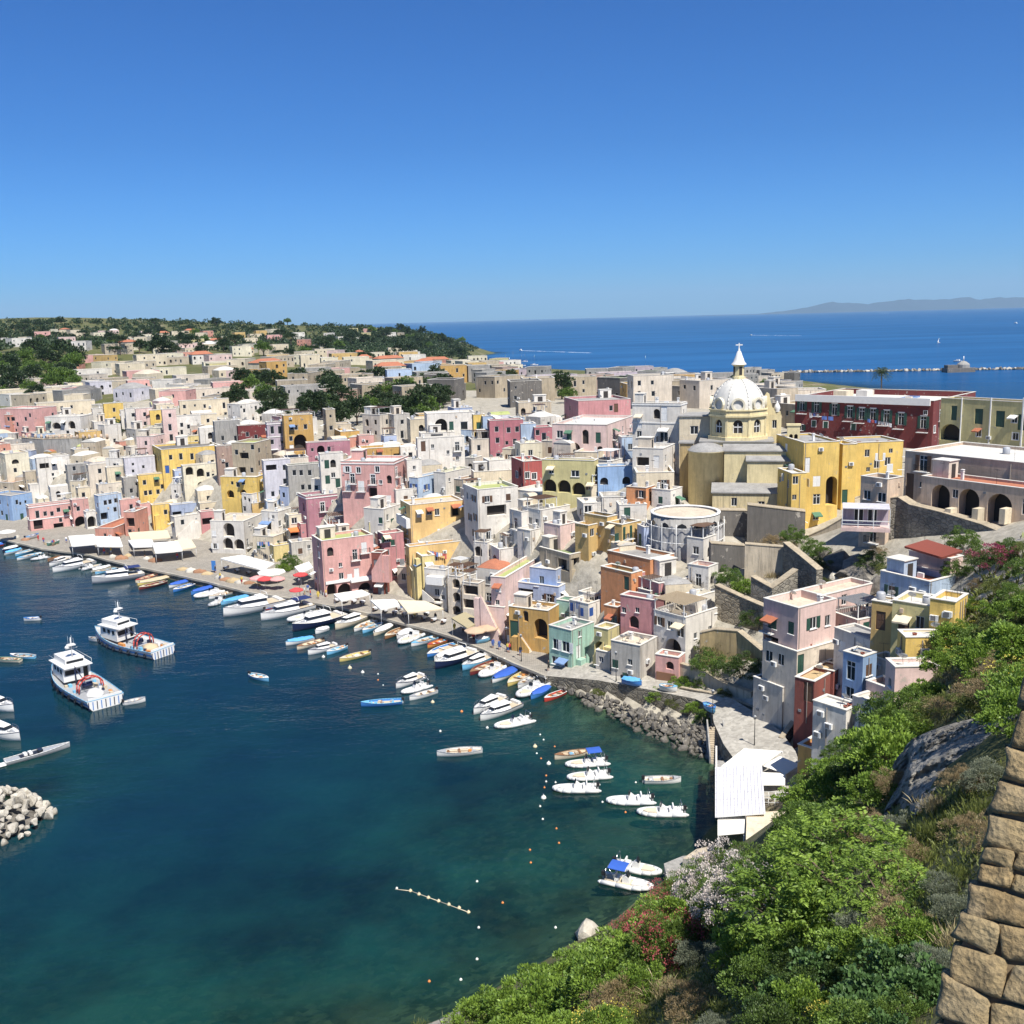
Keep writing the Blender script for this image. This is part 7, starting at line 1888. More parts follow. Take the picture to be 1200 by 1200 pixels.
def b_rib(root, L, c, c2, rnd, bimini=False):
 B = L * .40; r = .24 * max(.8, L / 5.5)
 tb = MB(); pts = []
 for s in (-1,):
  pts += [(-L * .5, s * (B / 2 - r), r * .9), (-L * .2, s * (B / 2 - r), r * .9), (L * .12, s * (B / 2 - r), r * .95), (L * .30, s * (B * .36 - r * .4), r * 1.15), (L * .42, s * (B * .18), r * 1.35), (L * .475, s * B * .05, r * 1.45)]
 full = pts + [(x, -y, z) for x, y, z in reversed(pts)]
 tb.path(full, r, 0, 10)
 for p in full[1:-1]: tb.lathe([(r * math.cos(a), r * math.sin(a)) for a in [-math.pi/2 + math.pi * i / 6 for i in range(7)]], 0, 10, p)
 for s in (-1, 1): tb.tube((-L * .5, s * (B / 2 - r), r * .9), (-L * .56, s * (B / 2 - r), r * .9), r, r * .35, 0, 10)
 tb.build('tube', [BM['tube'] if c != 'grey' else BM['grey']], root)
 rows = hull_rows(L * .9, B - 2 * r, .3, .3, .4); MB().grid(rows, 0).poly(rows[0], 0).build('hull', [BM['white']], root)
 MB().grid([[(x[0][0], x[0][1], .30), (x[-1][0], x[-1][1], .30)] for x in rows], 0, False).build('deck', [BM['white'] if rnd.random() < .7 else BM['deck']], root)
# sun pad, console with screen, seat, engine
 MB().prism([(L * .10, -B * .25), (L * .30, -B * .2), (L * .38, 0), (L * .30, B * .2), (L * .10, B * .25)], .305, .5).build('sun_pad', [BM['cream'] if rnd.random() < .5 else BM['white']], root)
 co = MB().prism([(-.35, .3), (.4, .3), (.3, .95), (.0, 1.05), (-.35, .75)], -.35, .35, 0, lambda u, v, w: (u - L * .03, w, v)).build('console', [BM['white']], root)
 MB().prism([(.2, .98), (.34, .96), (.12, 1.4), (.06, 1.4)], -.33, .33, 0, lambda u, v, w: (u - L * .03, w, v)).build('windscreen', [GLASS], co)
 MB().box((-L * .2 - .25, -B * .22, .305), (-L * .2 + .2, B * .22, .72)).box((-L * .2 - .32, -B * .22, .72), (-L * .2 - .18, B * .22, 1.1)).build('seat', [BM['white']], root)
 MB().path([(-L * .40, -B * .30, .4), (-L * .42, -B * .28, 1.45), (-L * .42, B * .28, 1.45), (-L * .40, B * .30, .4)], .03, 0, 5).build('roll_bar', [CHROME], root)
 outboard(root, -L * .47, .45)
 if bimini:
  rows = [[(x, y * B * .42, 1.85 + .12 * math.cos(y * 1.4) + .04 * math.sin(x * 3)) for y in (-1, -.5, 0, .5, 1)] for x in (-L * .36, -L * .2, -L * .02)]
  bi = MB().grid(rows, 0); bi.grid([[(p[0], p[1], p[2] - .04) for p in r_] for r_ in rows], 0); bo = bi.build('bimini', [TARP['blue']], root)
  for x in (-L * .34, -L * .04):
   for s in (-1, 1): MB().tube((-L * .18, s * B * .36, .5), (x, s * B * .41, 1.88), .018, .018, 0, 4).build('bimini_pole', [CHROME], root)
def b_cabin(root, L, c, c2, rnd, tall=1.0):
 B = L * .33; H = .8 * max(.9, L / 7) * .9
 hull_part(root, L, B, H, BM[c], BM['white'] if c != 'white' else BM['navy'], BM['white'], .08, stern=.85, fine=2.4, sheer=.45)
 hz = H
# cabin: raked lofted house with glazed band
 x0, x1 = -L * .18, L * .26; ch = .85 * tall * max(.85, L / 8)
 def sect(x, w, z): return (x, w, z)
 def house(nm, xa, xb, wa, wb, za, zb, mt, rake=.5):
  b = MB(); P = [(xa, -wa, za), (xb, -wb, za), (xb, wb, za), (xa, wa, za)]; Q = [(xa + .05, -wa * .86, zb), (xb - rake, -wb * .8, zb), (xb - rake, wb * .8, zb), (xa + .05, wa * .86, zb)]
  for i in range(4): b.poly([P[i], P[(i + 1) % 4], Q[(i + 1) % 4], Q[i]], 0)
  b.poly(Q, 0); return b.build(nm, [mt], root)
 house('cabin', x0, x1, B * .38, B * .25, hz - .1, hz + ch * .45, BM['white'], .3)
 house('window_band', x0 + .04, x1 - .2, B * .345, B * .22, hz + ch * .452, hz + ch * .85, GLASS, .45)
 house('cabin_roof', x0 - .25, x1 - .45, B * .34, B * .19, hz + ch * .853, hz + ch * 1.0, BM['white'], .2)
 MB().prism([(-L * .48, -B * .38), (-L * .2, -B * .40), (-L * .2, B * .40), (-L * .48, B * .38)], hz - .06, hz - .02).build('cockpit', [BM['deck']], root)
 MB().box((-L * .45, -B * .34, hz - .02), (-L * .38, B * .34, hz + .35)).build('aft_seat', [BM['white']], root)
 for s in (-1, 1):
  pts = [(L * (.12 + .36 * t), s * B / 2 * shp(.62 + .36 * t, 2.4, .85) * .96, H * (1 + .45 * max(0, (.62 + .36 * t - .3) / .7) ** 2) + .45) for t in (0, .35, .7, 1)]
  MB().path(pts, .02, 0, 4).build('rail', [CHROME], root)
  for p in pts[:-1]: MB().tube((p[0], p[1], p[2] - .45), p, .015, .015, 0, 4).build('stanchion', [CHROME], root)
 MB().prism([(L * .2, -B * .18), (L * .40, 0), (L * .2, B * .18)], H * 1.18, H * 1.28).build('foredeck_hatch', [BM['grey']], root)
 if c2 == 'bimini': MB().box((-L * .44, -B * .36, hz + 1.5), (-L * .14, B * .36, hz + 1.56)).build('bimini', [TARP['navy']], root)
 if L > 9:
  MB().box((x0 + .3, -B * .2, hz + ch + .003), (x0 + 1.6, B * .2, hz + ch + .25)).build('flybridge', [BM['white']], root)
  MB().path([(x0 - .2, -B * .33, hz + ch * .9), (x0 + .1, -B * .3, hz + ch + .9), (x0 + .1, B * .3, hz + ch + .9), (x0 - .2, B * .33, hz + ch * .9)], .05, 0, 6).build('radar_arch', [BM['white']], root)
def b_speed(root, L, c, c2, rnd):
 hull_part(root, L, L * .22, .55, BM[c], BM['white'], BM[c], .05, stern=.9, fine=2.0, sheer=.25)
 MB().prism([(-L * .28, -L * .07), (L * .0, -L * .07), (L * .02, L * .07), (-L * .28, L * .07)], .54, .57).build('cockpit', [BM['black']], root)
 for x in (-.22, -.14): MB().box((L * x, -L * .06, .575), (L * x + .4, L * .06, .85)).build('seat', [BM['white']], root)
 MB().prism([(L * .0, -L * .075), (L * .07, -L * .05), (L * .07, L * .05), (L * .0, L * .075)], .6, .85).build('windscreen', [GLASS], root)
 MB().box((-L * .60, -L * .08, .1), (-L * .5, L * .08, .18)).build('swim_platform', [BM['white']], root)
def b_trawler(root, L, c, c2, rnd):
 B = L * .30; H = 1.5
 rows = hull_part(root, L, B, H, BM['white'], BM['sky'], BM['grey'], .55, draft=.9, sheer=.75, fine=2.1, stern=.86, flare=.86, n=18)
# blue strakes and boot-top follow the hull
 for (za, zb, mt) in ((.69, 1.0, BM['blue']), (-.05, .16, BM['antifoul'])):
  for s in (-1, 1):
   st = [];
   for i in range(19):
    t = i / 18; x = -L / 2 + L * t; hb = B / 2 * shp(t, 2.1, .86); sc = (1 + .75 * max(0, (t - .3) / .7) ** 2)
    def yy(z):
     zs = H * sc; f = max(0, min(1, z / (zs * .45))); return hb * (.86 * .9 + (.94 - .774) * f) + .02 if z < zs * .45 else hb * (.94 + .06 * (z - zs * .45) / (zs * .55)) + .02
    a_, b_ = (za * sc if za > .3 else za), (zb * sc if zb > .3 else zb)
    st.append([(x, s * yy(a_), a_), (x, s * yy(b_), b_)])
   MB().grid(st, 0).build('strake', [mt], root)
# fenders on the transom
 for k in range(9):
  y = -B * .40 + B * .80 * k / 8
  MB().box((-L / 2 - .08, y - .06, .1), (-L / 2 - .005, y + .06, 1.3)).build('transom_fender', [BM['blue'] if k % 2 else BM['navy']], root)
# wheelhouse forward
 xw0, xw1 = L * .02, L * .30; w = B * .33; z0 = H + .1
 hb_ = MB(); cut_face(hb_, lambda u, v, n: (xw0 + n, -w + u, z0 + v), 2 * w, 2.3, [dict(u0=.3, u1=1.1, v0=.05, v1=1.9, k='d', arch=False, dep=.4, back=1), dict(u0=1.5, u1=2 * w - .3, v0=1.0, v1=1.8, k='w', arch=False, dep=.12, back=1)])
 for s in (-1, 1): hb_.poly([(xw0, s * w, z0), (xw1, s * w * .8, z0), (xw1 - .3, s * w * .8, z0 + 2.3), (xw0, s * w, z0 + 2.3)], 0)
 hb_.poly([(xw1, -w * .8, z0), (xw1, w * .8, z0), (xw1 - .3, w * .8, z0 + 2.3), (xw1 - .3, -w * .8, z0 + 2.3)], 0)
 wh = hb_.build('wheelhouse', [BM['white'], DARKROOM], root)
 for s in (-1, 1):
  for k in range(3):
   x = xw0 + .6 + k * (xw1 - xw0) * .27; ww = w * (1 - .2 * (x - xw0) / (xw1 - xw0)) + .015
   MB().box((x, s * ww - .02, z0 + 1.2), (x + .7, s * ww + .02, z0 + 1.9)).build('window', [GLASS], wh)
 MB().box((xw0 - .9, -w * 1.05, z0 + 2.303), (xw1 - .1, w * 1.05, z0 + 2.45)).build('wheelhouse_roof', [BM['white']], root)
 MB().box((xw0 + .4, -w * .7, z0 + 2.453), (xw1 - .6, w * .7, z0 + 3.4)).build('upper_bridge', [BM['white']], root)
 MB().box((xw0 + .38, -w * .62, z0 + 2.75), (xw1 - .58, w * .62, z0 + 3.15)).build('bridge_window', [GLASS], root)
 for s in (-1, 1): MB().path([(xw0 - .8, s * w, z0 + 2.45), (xw0 - .8, s * w, z0 + 3.2), (xw1 - .2, s * w, z0 + 3.2)], .03, 0, 5).build('rail', [BM['white']], root)
 mz = z0 + 3.4
 MB().tube((xw0 + 1.4, 0, mz), (xw0 + 1.4, 0, mz + 3.2), .09, .05, 0, 7).tube((xw0 + 1.4, -.9, mz + 1.4), (xw0 + 1.4, .9, mz + 1.4), .05, .05, 0, 6).box((xw0 + .9, -.55, mz + 1.9), (xw0 + 1.9, .55, mz + 2.05)).build('mast', [BM['white']], root)
 MB().lathe([(0, 0), (.35, .05), (.4, .25), (.2, .5), (0, .55)], 0, 12, (xw0 + 1.4, .6, mz + 1.45)).build('radar_dome', [BM['white']], root)
 for a in range(4): MB().tube((xw0 + 1.4, -.4 + a * .27, mz + 1.4), (xw0 + 1.4, -.4 + a * .27, mz + 3.0 + .5 * (a % 2)), .012, .012, 0, 4).build('antenna', [BM['white']], root)
# aft: red gantry, winch, net heap, crates
 gx = -L * .20
 for xx in (gx, gx - .9):
  pts = [(xx, -B * .30, H - .3)] + [(xx - .2 * math.sin(math.pi * i / 8), -B * .30 * math.cos(math.pi * i / 8), H - .2 + 2.1 * math.sin(math.pi * i / 8) ** .7) for i in range(1, 8)] + [(xx, B * .30, H - .3)]
  MB().path(pts, .11, 0, 7).build('gantry', [BM['red']], root)
 MB().tube((gx + 1.0, -.8, H + .2), (gx + 1.0, .8, H + .2), .45, .45, 0, 14).build('winch', [BM['navy']], root)
 MB().tube((-.3, .5, H - .4), (-.3, .5, H + 2.6), .12, .09, 0, 8).tube((-.3, .5, H + 2.5), (gx - 1.5, .9, H + 1.2), .09, .06, 0, 7).build('crane', [BM['navy']], root)
 nb = MB(); seg = 12; rws = []
 for j in range(6):
  a = math.pi / 2 * j / 5; rws.append([(gx - 2.2 + 1.5 * math.cos(a) * math.cos(2 * math.pi * i / seg) * (1 + .15 * math.sin(i * 2.3)), 1.3 * math.cos(a) * math.sin(2 * math.pi * i / seg) * (1 + .15 * math.cos(i * 1.7)), H - .5 + .8 * math.sin(a)) for i in range(seg)])
 nb.grid(rws, 0, True, True); nb.build('net_heap', [TARP['white'] if c2 == 'white' else TARP['tan']], root)
 for k in range(16):
  x = rnd.uniform(-L * .44, L * .0); y = rnd.choice((-1, 1)) * rnd.uniform(B * .22, B * .33); s = rnd.uniform(.2, .4)
  MB().box((x - s, y - s * .7, H - .55), (x + s, y + s * .7, H - .55 + s * 1.5)).build('crate', [rnd.choice([BM['sky'], BM['white'], BM['navy'], BM['orange'], BM['deck']])], root)
 for k in range(8):
  x = -L * .42 + k * L * .11
  for s in (-1, 1): MB().lathe([(.3 + .1 * math.cos(a), .1 * math.sin(a)) for a in [2 * math.pi * i / 6 for i in range(7)]], 0, 10).build('tyre_fender', [BM['black']], root, (x, s * (B / 2 * shp((x + L / 2) / L, 2.1, .86) + .06), .75), (math.pi / 2, 0, 0))
 MB().box((-L * .5 + .1, -B * .40, H + .02), (-L * .5 + .25, B * .40, H + .35)).build('stern_rail', [BM['white']], root)
BTYPE = {'g': (b_gozzo, 'rowing_boat', 'boat'), 'c': (b_cover, 'covered_boat', 'boat'), 'r': (b_rib, 'inflatable_boat', 'boat'), 'R': (lambda *a: b_rib(*a, bimini=True), 'inflatable_boat', 'boat'), 'm': (b_cabin, 'cabin_boat', 'boat'), 's': (b_speed, 'speedboat', 'boat'), 't': (b_trawler, 'fishing_trawler', 'boat')}
BOATS = [  # type, bow pixel, stern pixel, hull colour, second colour, label
 ('t', 58, 784, 133, 833, 'white', 'white', 'white and blue fishing trawler with red gantry and slatted transom'),
 ('t', 113, 748, 192, 768, 'white', 'red', 'white fishing trawler with dark hull reflection moored behind the larger trawler'),
 ('s', 82, 873, 6, 894, 'grey', 'white', 'long grey speedboat near the white boulders'),
 ('m', 24, 866, -22, 853, 'white', 'n', 'white cabin cruiser tied below another one by the boulders'), ('m', 16, 832, -28, 822, 'white', 'n', 'white cabin cruiser with passerelle above its twin'),
 ('g', 12, 769, 41, 770, 'sky', 'white', 'pale blue open boat beside a cream one in open water'), ('g', -6, 773, 24, 774, 'cream', 'green', 'cream and green open boat beside the pale blue one'),
 ('g', 28, 726, 47, 725, 'white', 'blue', 'tiny white tender with blue box alone on the water'), ('g', 170, 820, 146, 824, 'white', 'grey', 'dinghy tied to the stern of the blue-striped trawler'), ('g', 106, 749, 118, 750, 'white', 'grey', 'small dinghy at the bow of the farther trawler'),
 ('c', -4, 640, 14, 634, 'white', 'sky', 'small boat with sky cover by the blue house'), ('c', 3, 646, 22, 640, 'navy', 'white', 'dark boat with white cover by the blue house'), ('g', 18, 651, 41, 644, 'sky', 'white', 'sky blue open boat at the far quay'), ('g', 20, 656, 50, 648, 'white', 'sky', 'white open boat beside the sky blue one'), ('r', 36, 656, 57, 652, 'grey', 'n', 'grey inflatable beside the far quay steps'),
 ('m', 58, 663, 82, 655, 'white', 'n', 'small white cabin boat at the far quay'), ('m', 62, 670, 110, 660, 'white', 'n', 'long white cabin cruiser at the far quay'), ('m', 108, 683, 168, 674, 'grey', 'bimini', 'grey motor yacht with dark canopy at the far quay'),
 ('g', 159, 682, 183, 674, 'cream', 'red', 'cream open boat with red trim beside the grey yacht'), ('c', 160, 686, 200, 676, 'yellow', 'tan', 'yellow boat with tan cover beside the grey yacht'), ('g', 163, 690, 195, 682, 'maroon', 'cream', 'maroon open boat beside the grey yacht'), ('c', 198, 688, 222, 681, 'white', 'blue', 'white boat with rumpled blue cover'), ('g', 203, 693, 226, 685, 'blue', 'white', 'blue open boat with white trim'), ('c', 224, 696, 250, 688, 'blue', 'blue', 'bright blue tarpaulined boat by the kerb'),
 ('r', 228, 700, 263, 691, 'white', 'n', 'white inflatable next to the bright blue tarpaulin'), ('g', 245, 701, 273, 694, 'white', 'cream', 'white slender boat next to the inflatable'), ('r', 245, 710, 263, 702, 'grey', 'n', 'dark grey inflatable before the big yacht'), ('c', 259, 708, 291, 699, 'sky', 'sky', 'light blue boat under sky cover before the big yacht'),
 ('m', 262, 722, 331, 706, 'white', 'n', 'largest white motor yacht at the quay'), ('m', 306, 726, 366, 712, 'white', 'bimini', 'sleek white cruiser beside the largest yacht'), ('r', 335, 729, 378, 717, 'white', 'n', 'white inflatable with dark tyre between two cruisers'), ('m', 343, 739, 402, 723, 'navy', 'n', 'cream topped cruiser with black hull'), ('m', 393, 737, 430, 723, 'cream', 'n', 'cream fishing cruiser beside the black-hulled one'),
 ('m', 296, 700, 322, 692, 'white', 'n', 'white cuddy boat against the quay parasols'), ('g', 315, 706, 338, 697, 'white', 'blue', 'white boat wedged behind the cruisers'), ('g', 332, 694, 347, 688, 'yellow', 'white', 'yellow-trimmed boat against the quay parasols'),
 ('c', 335, 755, 367, 748, 'white', 'sky', 'white boat with light blue cover moored off the quay'), ('g', 348, 760, 378, 751, 'cream', 'wood', 'cream wooden boat moored off the quay'), ('m', 361, 766, 395, 757, 'white', 'n', 'white cuddy boat with black screen moored off the quay'), ('g', 383, 766, 406, 758, 'sky', 'white', 'pale blue boat at the end of the moored row'), ('g', 398, 774, 433, 765, 'yellow', 'cream', 'yellow and cream open boat moored alone'), ('c', 371, 741, 383, 737, 'white', 'white', 'tiny white covered tender near the black-hulled cruiser'),
 ('g', 315, 797, 293, 791, 'sky', 'white', 'light blue tender with two engines in open water'), ('g', 423, 826, 471, 822, 'blue', 'sky', 'bright blue open boat moored alone'),
 ('m', 464, 805, 496, 793, 'white', 'n', 'white cabin boat with square wheelhouse leading a trio'), ('r', 471, 812, 502, 802, 'white', 'n', 'cream inflatable in the middle of a trio'), ('g', 480, 819, 511, 810, 'white', 'grey', 'white launch last of a trio'),
 ('g', 415, 739, 439, 728, 'white', 'cream', 'white open boat moored by the long awning, beside the cream cruiser'), ('g', 425, 741, 447, 731, 'sky', 'white', 'blue-grey open boat moored by the long awning'), ('c', 438, 744, 459, 733, 'cream', 'white', 'cream covered boat moored by the long awning'), ('g', 451, 748, 475, 736, 'wood', 'cream', 'brown wooden boat moored by the long awning'), ('c', 465, 748, 486, 736, 'white', 'white', 'white covered boat moored by the long awning'), ('r', 468, 754, 495, 741, 'white', 'n', 'white inflatable moored by the long awning'), ('g', 482, 756, 513, 747, 'white', 'sky', 'white launch beside the orange boat'), ('g', 501, 758, 524, 750, 'orange', 'red', 'orange red open boat at the quay'), ('g', 500, 769, 540, 754, 'blue', 'white', 'blue and white fishing boat beside the orange one'), ('c', 509, 774, 544, 759, 'white', 'white', 'white covered boat past the orange one'), ('m', 510, 783, 556, 765, 'navy', 'n', 'dark-hulled white cabin boat at the quay'), ('m', 542, 784, 575, 770, 'sky', 'n', 'light blue cuddy boat at the quay'), ('g', 551, 790, 580, 776, 'maroon', 'wood', 'dark red open boat at the quay'), ('r', 563, 793, 590, 778, 'white', 'n', 'white inflatable past the dark red boat'), ('c', 577, 799, 606, 783, 'white', 'blue', 'white boat with blue stripe cover'), ('g', 595, 803, 620, 788, 'yellow', 'cream', 'pale yellow boat near the end of the quay'), ('g', 607, 805, 624, 795, 'white', 'grey', 'small white tender near the end of the quay'), ('r', 607, 817, 637, 800, 'white', 'n', 'white inflatable near the sea wall'), ('c', 622, 818, 643, 806, 'blue', 'blue', 'blue covered dinghy near the sea wall'), ('g', 638, 821, 661, 811, 'red', 'white', 'red and white dinghy beside the rocks'),
 ('m', 555, 836, 590, 818, 'white', 'n', 'white cabin boat paired with a second one in open water'), ('m', 563, 843, 608, 826, 'white', 'n', 'second white cabin boat of the open water pair'), ('r', 580, 852, 622, 842, 'white', 'n', 'white inflatable next to the pair of cabin boats'), ('g', 512, 884, 565, 879, 'white', 'grey', 'white open launch moored alone'),
 ('g', 650, 888, 688, 881, 'cream', 'wood', 'cream wooden boat first of the moored row'), ('R', 663, 896, 711, 892, 'white', 'n', 'white boat with blue bimini in the moored row'), ('r', 665, 911, 714, 907, 'cream', 'n', 'cream inflatable in the moored row'), ('r', 648, 924, 701, 923, 'white', 'n', 'white inflatable with dark fender at the end of the moored row'), ('g', 798, 914, 755, 915, 'white', 'grey', 'plain white skiff moored apart'), ('r', 711, 938, 765, 937, 'white', 'n', 'white inflatable with raised mast pole near the white restaurant roof'), ('r', 747, 951, 803, 951, 'white', 'n', 'white inflatable closest to the white restaurant roof'), ('r', 775, 1022, 720, 1012, 'white', 'n', 'white inflatable tied behind the blue bimini boat near the pier'), ('R', 765, 1040, 707, 1028, 'white', 'n', 'white inflatable with blue bimini near the pier')]
# small craft on the open sea
for (ty, ax, ay, bx, by, c, c2, lb) in BOATS:
 rnd = random.Random(int(ax * 7 + ay)); A = atz(ax, ay, .25); B_ = atz(bx, by, .25)
 d = A - B_; L = d.length; fn, nm, cat = BTYPE[ty]
 root = empty(nm, ((A.x + B_.x) / 2, (A.y + B_.y) / 2, 0.0), math.atan2(d.y, d.x), lb, cat, 'boats in the harbour')
 lim = {'g': (3.0, 8.0), 'c': (3.0, 8.0), 'r': (3.6, 7.5), 'R': (4.2, 7.5), 'm': (5.0, 14.0), 's': (8, 14), 't': (13, 21)}[ty]
 L = min(max(L, lim[0]), lim[1])
 fn(root, L, c, c2, rnd)
 root.rotation_euler = (rnd.uniform(-.03, .03), rnd.uniform(-.015, .015), math.atan2(d.y, d.x))
BC = [o.location.copy() for o in bpy.data.objects if o.get('group') == 'boats in the harbour']
BL = [max(2.2, (atz(b[1], b[2], 0) - atz(b[3], b[4], 0)).length * .45) for b in BOATS]
rnd = random.Random(17); nx = 0
for a, b_ in zip(qpts[1:-1], qpts[2:]):
 d = b_ - a; L = d.length; d.normalize(); out = Vector((d.y, -d.x, 0))
 if out.dot(CAM - a) < 0: out = -out
 k = 1.2
 while k < L:
  ln = rnd.uniform(3.8, 5.4); c = a + d * k + out * (ln / 2 + rnd.uniform(.7, 1.4)); k += rnd.uniform(1.9, 2.6); c.z = 0
  if any((c - q).length < min(3.4, 1.2 + l_ * .55) for q, l_ in zip(BC, BL)): continue
  ty = rnd.choice('ggccgcr'); fn, nm, cat = BTYPE[ty]; c1 = rnd.choice(['white', 'white', 'white', 'cream', 'sky', 'blue', 'wood', 'grey', 'green', 'red']); c2 = rnd.choice(['white', 'blue', 'cream', 'wood', 'sky'] if ty != 'c' else ['blue', 'white', 'tan', 'navy', 'sky'])
  an = math.atan2(out.y, out.x) + rnd.uniform(-.12, .12) + (math.pi if rnd.random() < .3 else 0)
  r = empty(nm, c, an, '%s %s moored stern-on to the quay kerb' % (c1 if ty != 'r' else 'grey-tubed', {'g': 'open boat with %s trim' % c2, 'c': 'boat under a %s cover' % c2, 'r': 'inflatable'}[ty]), cat, 'boats in the harbour'); fn(r, ln, c1, c2, rnd); BC.append(c.copy()); BL.append(2.2); nx += 1
print('boats', len(BOATS), nx)
# buoys
BUOYM = {}
for k, c in (('orange', (0.62, 0.20, 0.05)), ('white', (0.68, 0.66, 0.6)), ('cream', (0.6, 0.5, 0.32))):
 BUOYM[k] = MB().lathe([(0, -.2), (.2, -.15), (.28, 0), (.2, .18), (.06, .26), (.06, .34), (0, .35)], 0, 12).mesh('float', [plain('buoy_' + k, c, .5)])
RING = MB().tube((0, 0, .3), (0, 0, .45), .04, .04, 0, 6).mesh('eye', [CHROME])
def buoy(px, py, c, s, lb):
 p = atz(px, py, 0); r = empty('mooring_buoy', (p.x, p.y, 0), 0, lb, 'buoy', 'buoys on the harbour water'); r.scale = (s, s, s)
 link('float', BUOYM[c], r); link('eye', RING, r)
for (x, y, c, s) in ((410, 783, 'cream', 2.4), (425, 788, 'white', 2.0), (443, 790, 'white', 1), (443, 797, 'orange', 1), (449, 803, 'white', .8), (507, 823, 'cream', 2.0), (541, 834, 'orange', 1.5), (571, 853, 'white', 1.4), (516, 857, 'white', 1.2), (627, 875, 'cream', 2.0), (643, 895, 'white', 2.0), (637, 935, 'white', 2.2), (379, 770, 'white', 2.0), (425, 787, 'white', 1)):
 buoy(x, y, c, s * .55, 'oval %s mooring buoy floating alone between the boats' % c)
for (x, y) in ((633, 861), (637, 867), (629, 883), (634, 889), (640, 909), (640, 916), (638, 923), (633, 945), (636, 960), (652, 971), (655, 988), (621, 996), (622, 1011), (651, 917), (650, 875), (745, 917), (733, 952), (706, 940)): buoy(x, y, 'orange' if (x + y) % 2 else 'white', .5, 'small %s marker buoy of the loose buoy line' % ('orange' if (x + y) % 2 else 'white'))
for (x, y) in ((481, 1044), (491, 1048), (502, 1052), (514, 1056), (526, 1060), (538, 1064), (549, 1069)): buoy(x, y, 'cream', .7, 'pale float strung on the swimming line')
for (x, y, c) in ((559, 1033, 'white'), (589, 1058, 'orange'), (561, 1087, 'white'), (651, 1087, 'white'), (559, 1124, 'white'), (540, 1148, 'white'), (503, 1150, 'orange'), (465, 1041, 'white')): buoy(x, y, c, .5, 'small %s float over the shallow cobbles' % c)
l = MB(); q = [atz(*a, 0.02) for a in ((463, 1042), (481, 1044), (514, 1056), (549, 1069))]
l.path([tuple(v - q[0]) for v in q], .035, 0, 4); l.build('rope', [BM['cream']], None, q[0]); tag(bpy.data.objects['rope'], 'rope of the swimming line with pale floats', 'rope')
HAZE = 2.6e-5
# --- quay life: canopies, parasols, tables, nets, lamps, people
def canopy(pix, zf, zb, mat, lb, grp='canvas canopies along the quay'):
 return free_sheet('canopy', pix, [zb, zb, zf, zf], mat, None, lb, 'canopy', True, QZ, group=grp)
for (pix, mat, lb) in (
 ([(80,628),(110,626),(116,637),(84,640)], CANVAS, 'white pleated canopy at the far restaurant'), ([(108,628),(140,629),(144,640),(114,640)], CANVAS, 'second white pleated canopy at the far restaurant'),
 ([(150,624),(196,621),(200,630),(154,634)], CANVASC, 'cream canopy beside the yellow steps'), ([(150,633),(178,632),(182,640),(156,641)], CANVAS, 'low white canopy under the cream one'), ([(178,636),(208,634),(214,645),(182,648)], CANVAS, 'white canopy before the white stair house'), ([(204,633),(224,632),(230,641),(212,644)], CANVASC, 'narrow cream canopy before the white stair house'),
 ([(258,654),(284,650),(322,660),(308,668)], CANVAS, 'long white canopy over dark tables'), ([(345,664),(362,658),(367,665),(352,672)], CANVAS, 'small white canopy left of the pink harbour house'),
 ([(391,696),(424,691),(434,696),(400,704)], CANVAS, 'white canopy in front of the pink harbour house'), ([(434,703),(462,702),(474,708),(446,714)], CANVAS, 'white left half of the long restaurant awning'), ([(466,703),(498,704),(520,713),(478,718)], CANVASC, 'cream right half of the long restaurant awning'),
 ([(529,724),(545,717),(565,727),(548,736)], plain('khaki_canvas', (0.36, 0.31, 0.19), .9), 'khaki canopy beside the pale pink quay house')):
 canopy(pix, QZ + 2.6, QZ + 3.2, mat, lb)
def parasol(px, py, mat, lb, r=1.6, closed=False):
 p = atz(px, py, QZ + 2.5); root = empty('parasol', (p.x, p.y, QZ), 0, lb, 'parasol', 'parasols on the quay')
 MB().tube((0, 0, 0), (0, 0, 2.75), .03, .03, 0, 6).build('pole', [WOODW], root); MB().lathe([(0, 0), (.3, 0), (.3, .08), (0, .1)], 0, 10).build('base', [PL['grey']], root)
 MB().lathe([(.02, 2.8), (r * .5, 2.6), (r, 2.3), (r * 1.01, 2.12)], 0, 8, smooth=False).build('canopy', [mat], root)
REDC = plain('red_canvas', (0.55, 0.06, 0.06), .9); PINKC = plain('pink_canvas', (0.62, 0.30, 0.28), .9); TANC = plain('tan_canvas', (0.50, 0.36, 0.24), .9)
parasol(310, 677, REDC, 'red parasol beside the large white parasol'); parasol(301, 676, PINKC, 'pink parasol left of the red one'); parasol(325, 677, PINKC, 'pink parasol right of the red one'); parasol(318, 669, CANVAS, 'large white parasol among red ones', 3.0); parasol(347, 690, REDC, 'red parasol near the pink harbour house', 1.4); parasol(352, 672, REDC, 'red parasol behind the white canopy')
parasol(557, 737, TANC, 'tan parasol beside the khaki canopy', 1.9); parasol(571, 734, TANC, 'tan parasol against the pale pink quay house', 1.9); parasol(8, 622, CANVAS, 'white parasol below the blue house', 2.2); parasol(545, 690, CANVASC, 'small cream parasol among the white houses', 1.0); parasol(422, 672, PINKC, 'pink parasol on the pink house terrace', 1.2)
TTOP = MB().box((-.4, -.4, .70), (.4, .4, .74)).box((-.43, -.43, .45), (.43, -.42, .742)).box((-.43, .42, .45), (.43, .43, .742)).box((-.43, -.42, .45), (-.42, .42, .742)).box((.42, -.42, .45), (.43, .42, .742)).box((-.43, -.43, .742), (.43, .43, .75)).mesh('tablecloth_top', [plain('tablecloth', (0.7, 0.7, 0.7), .9)])
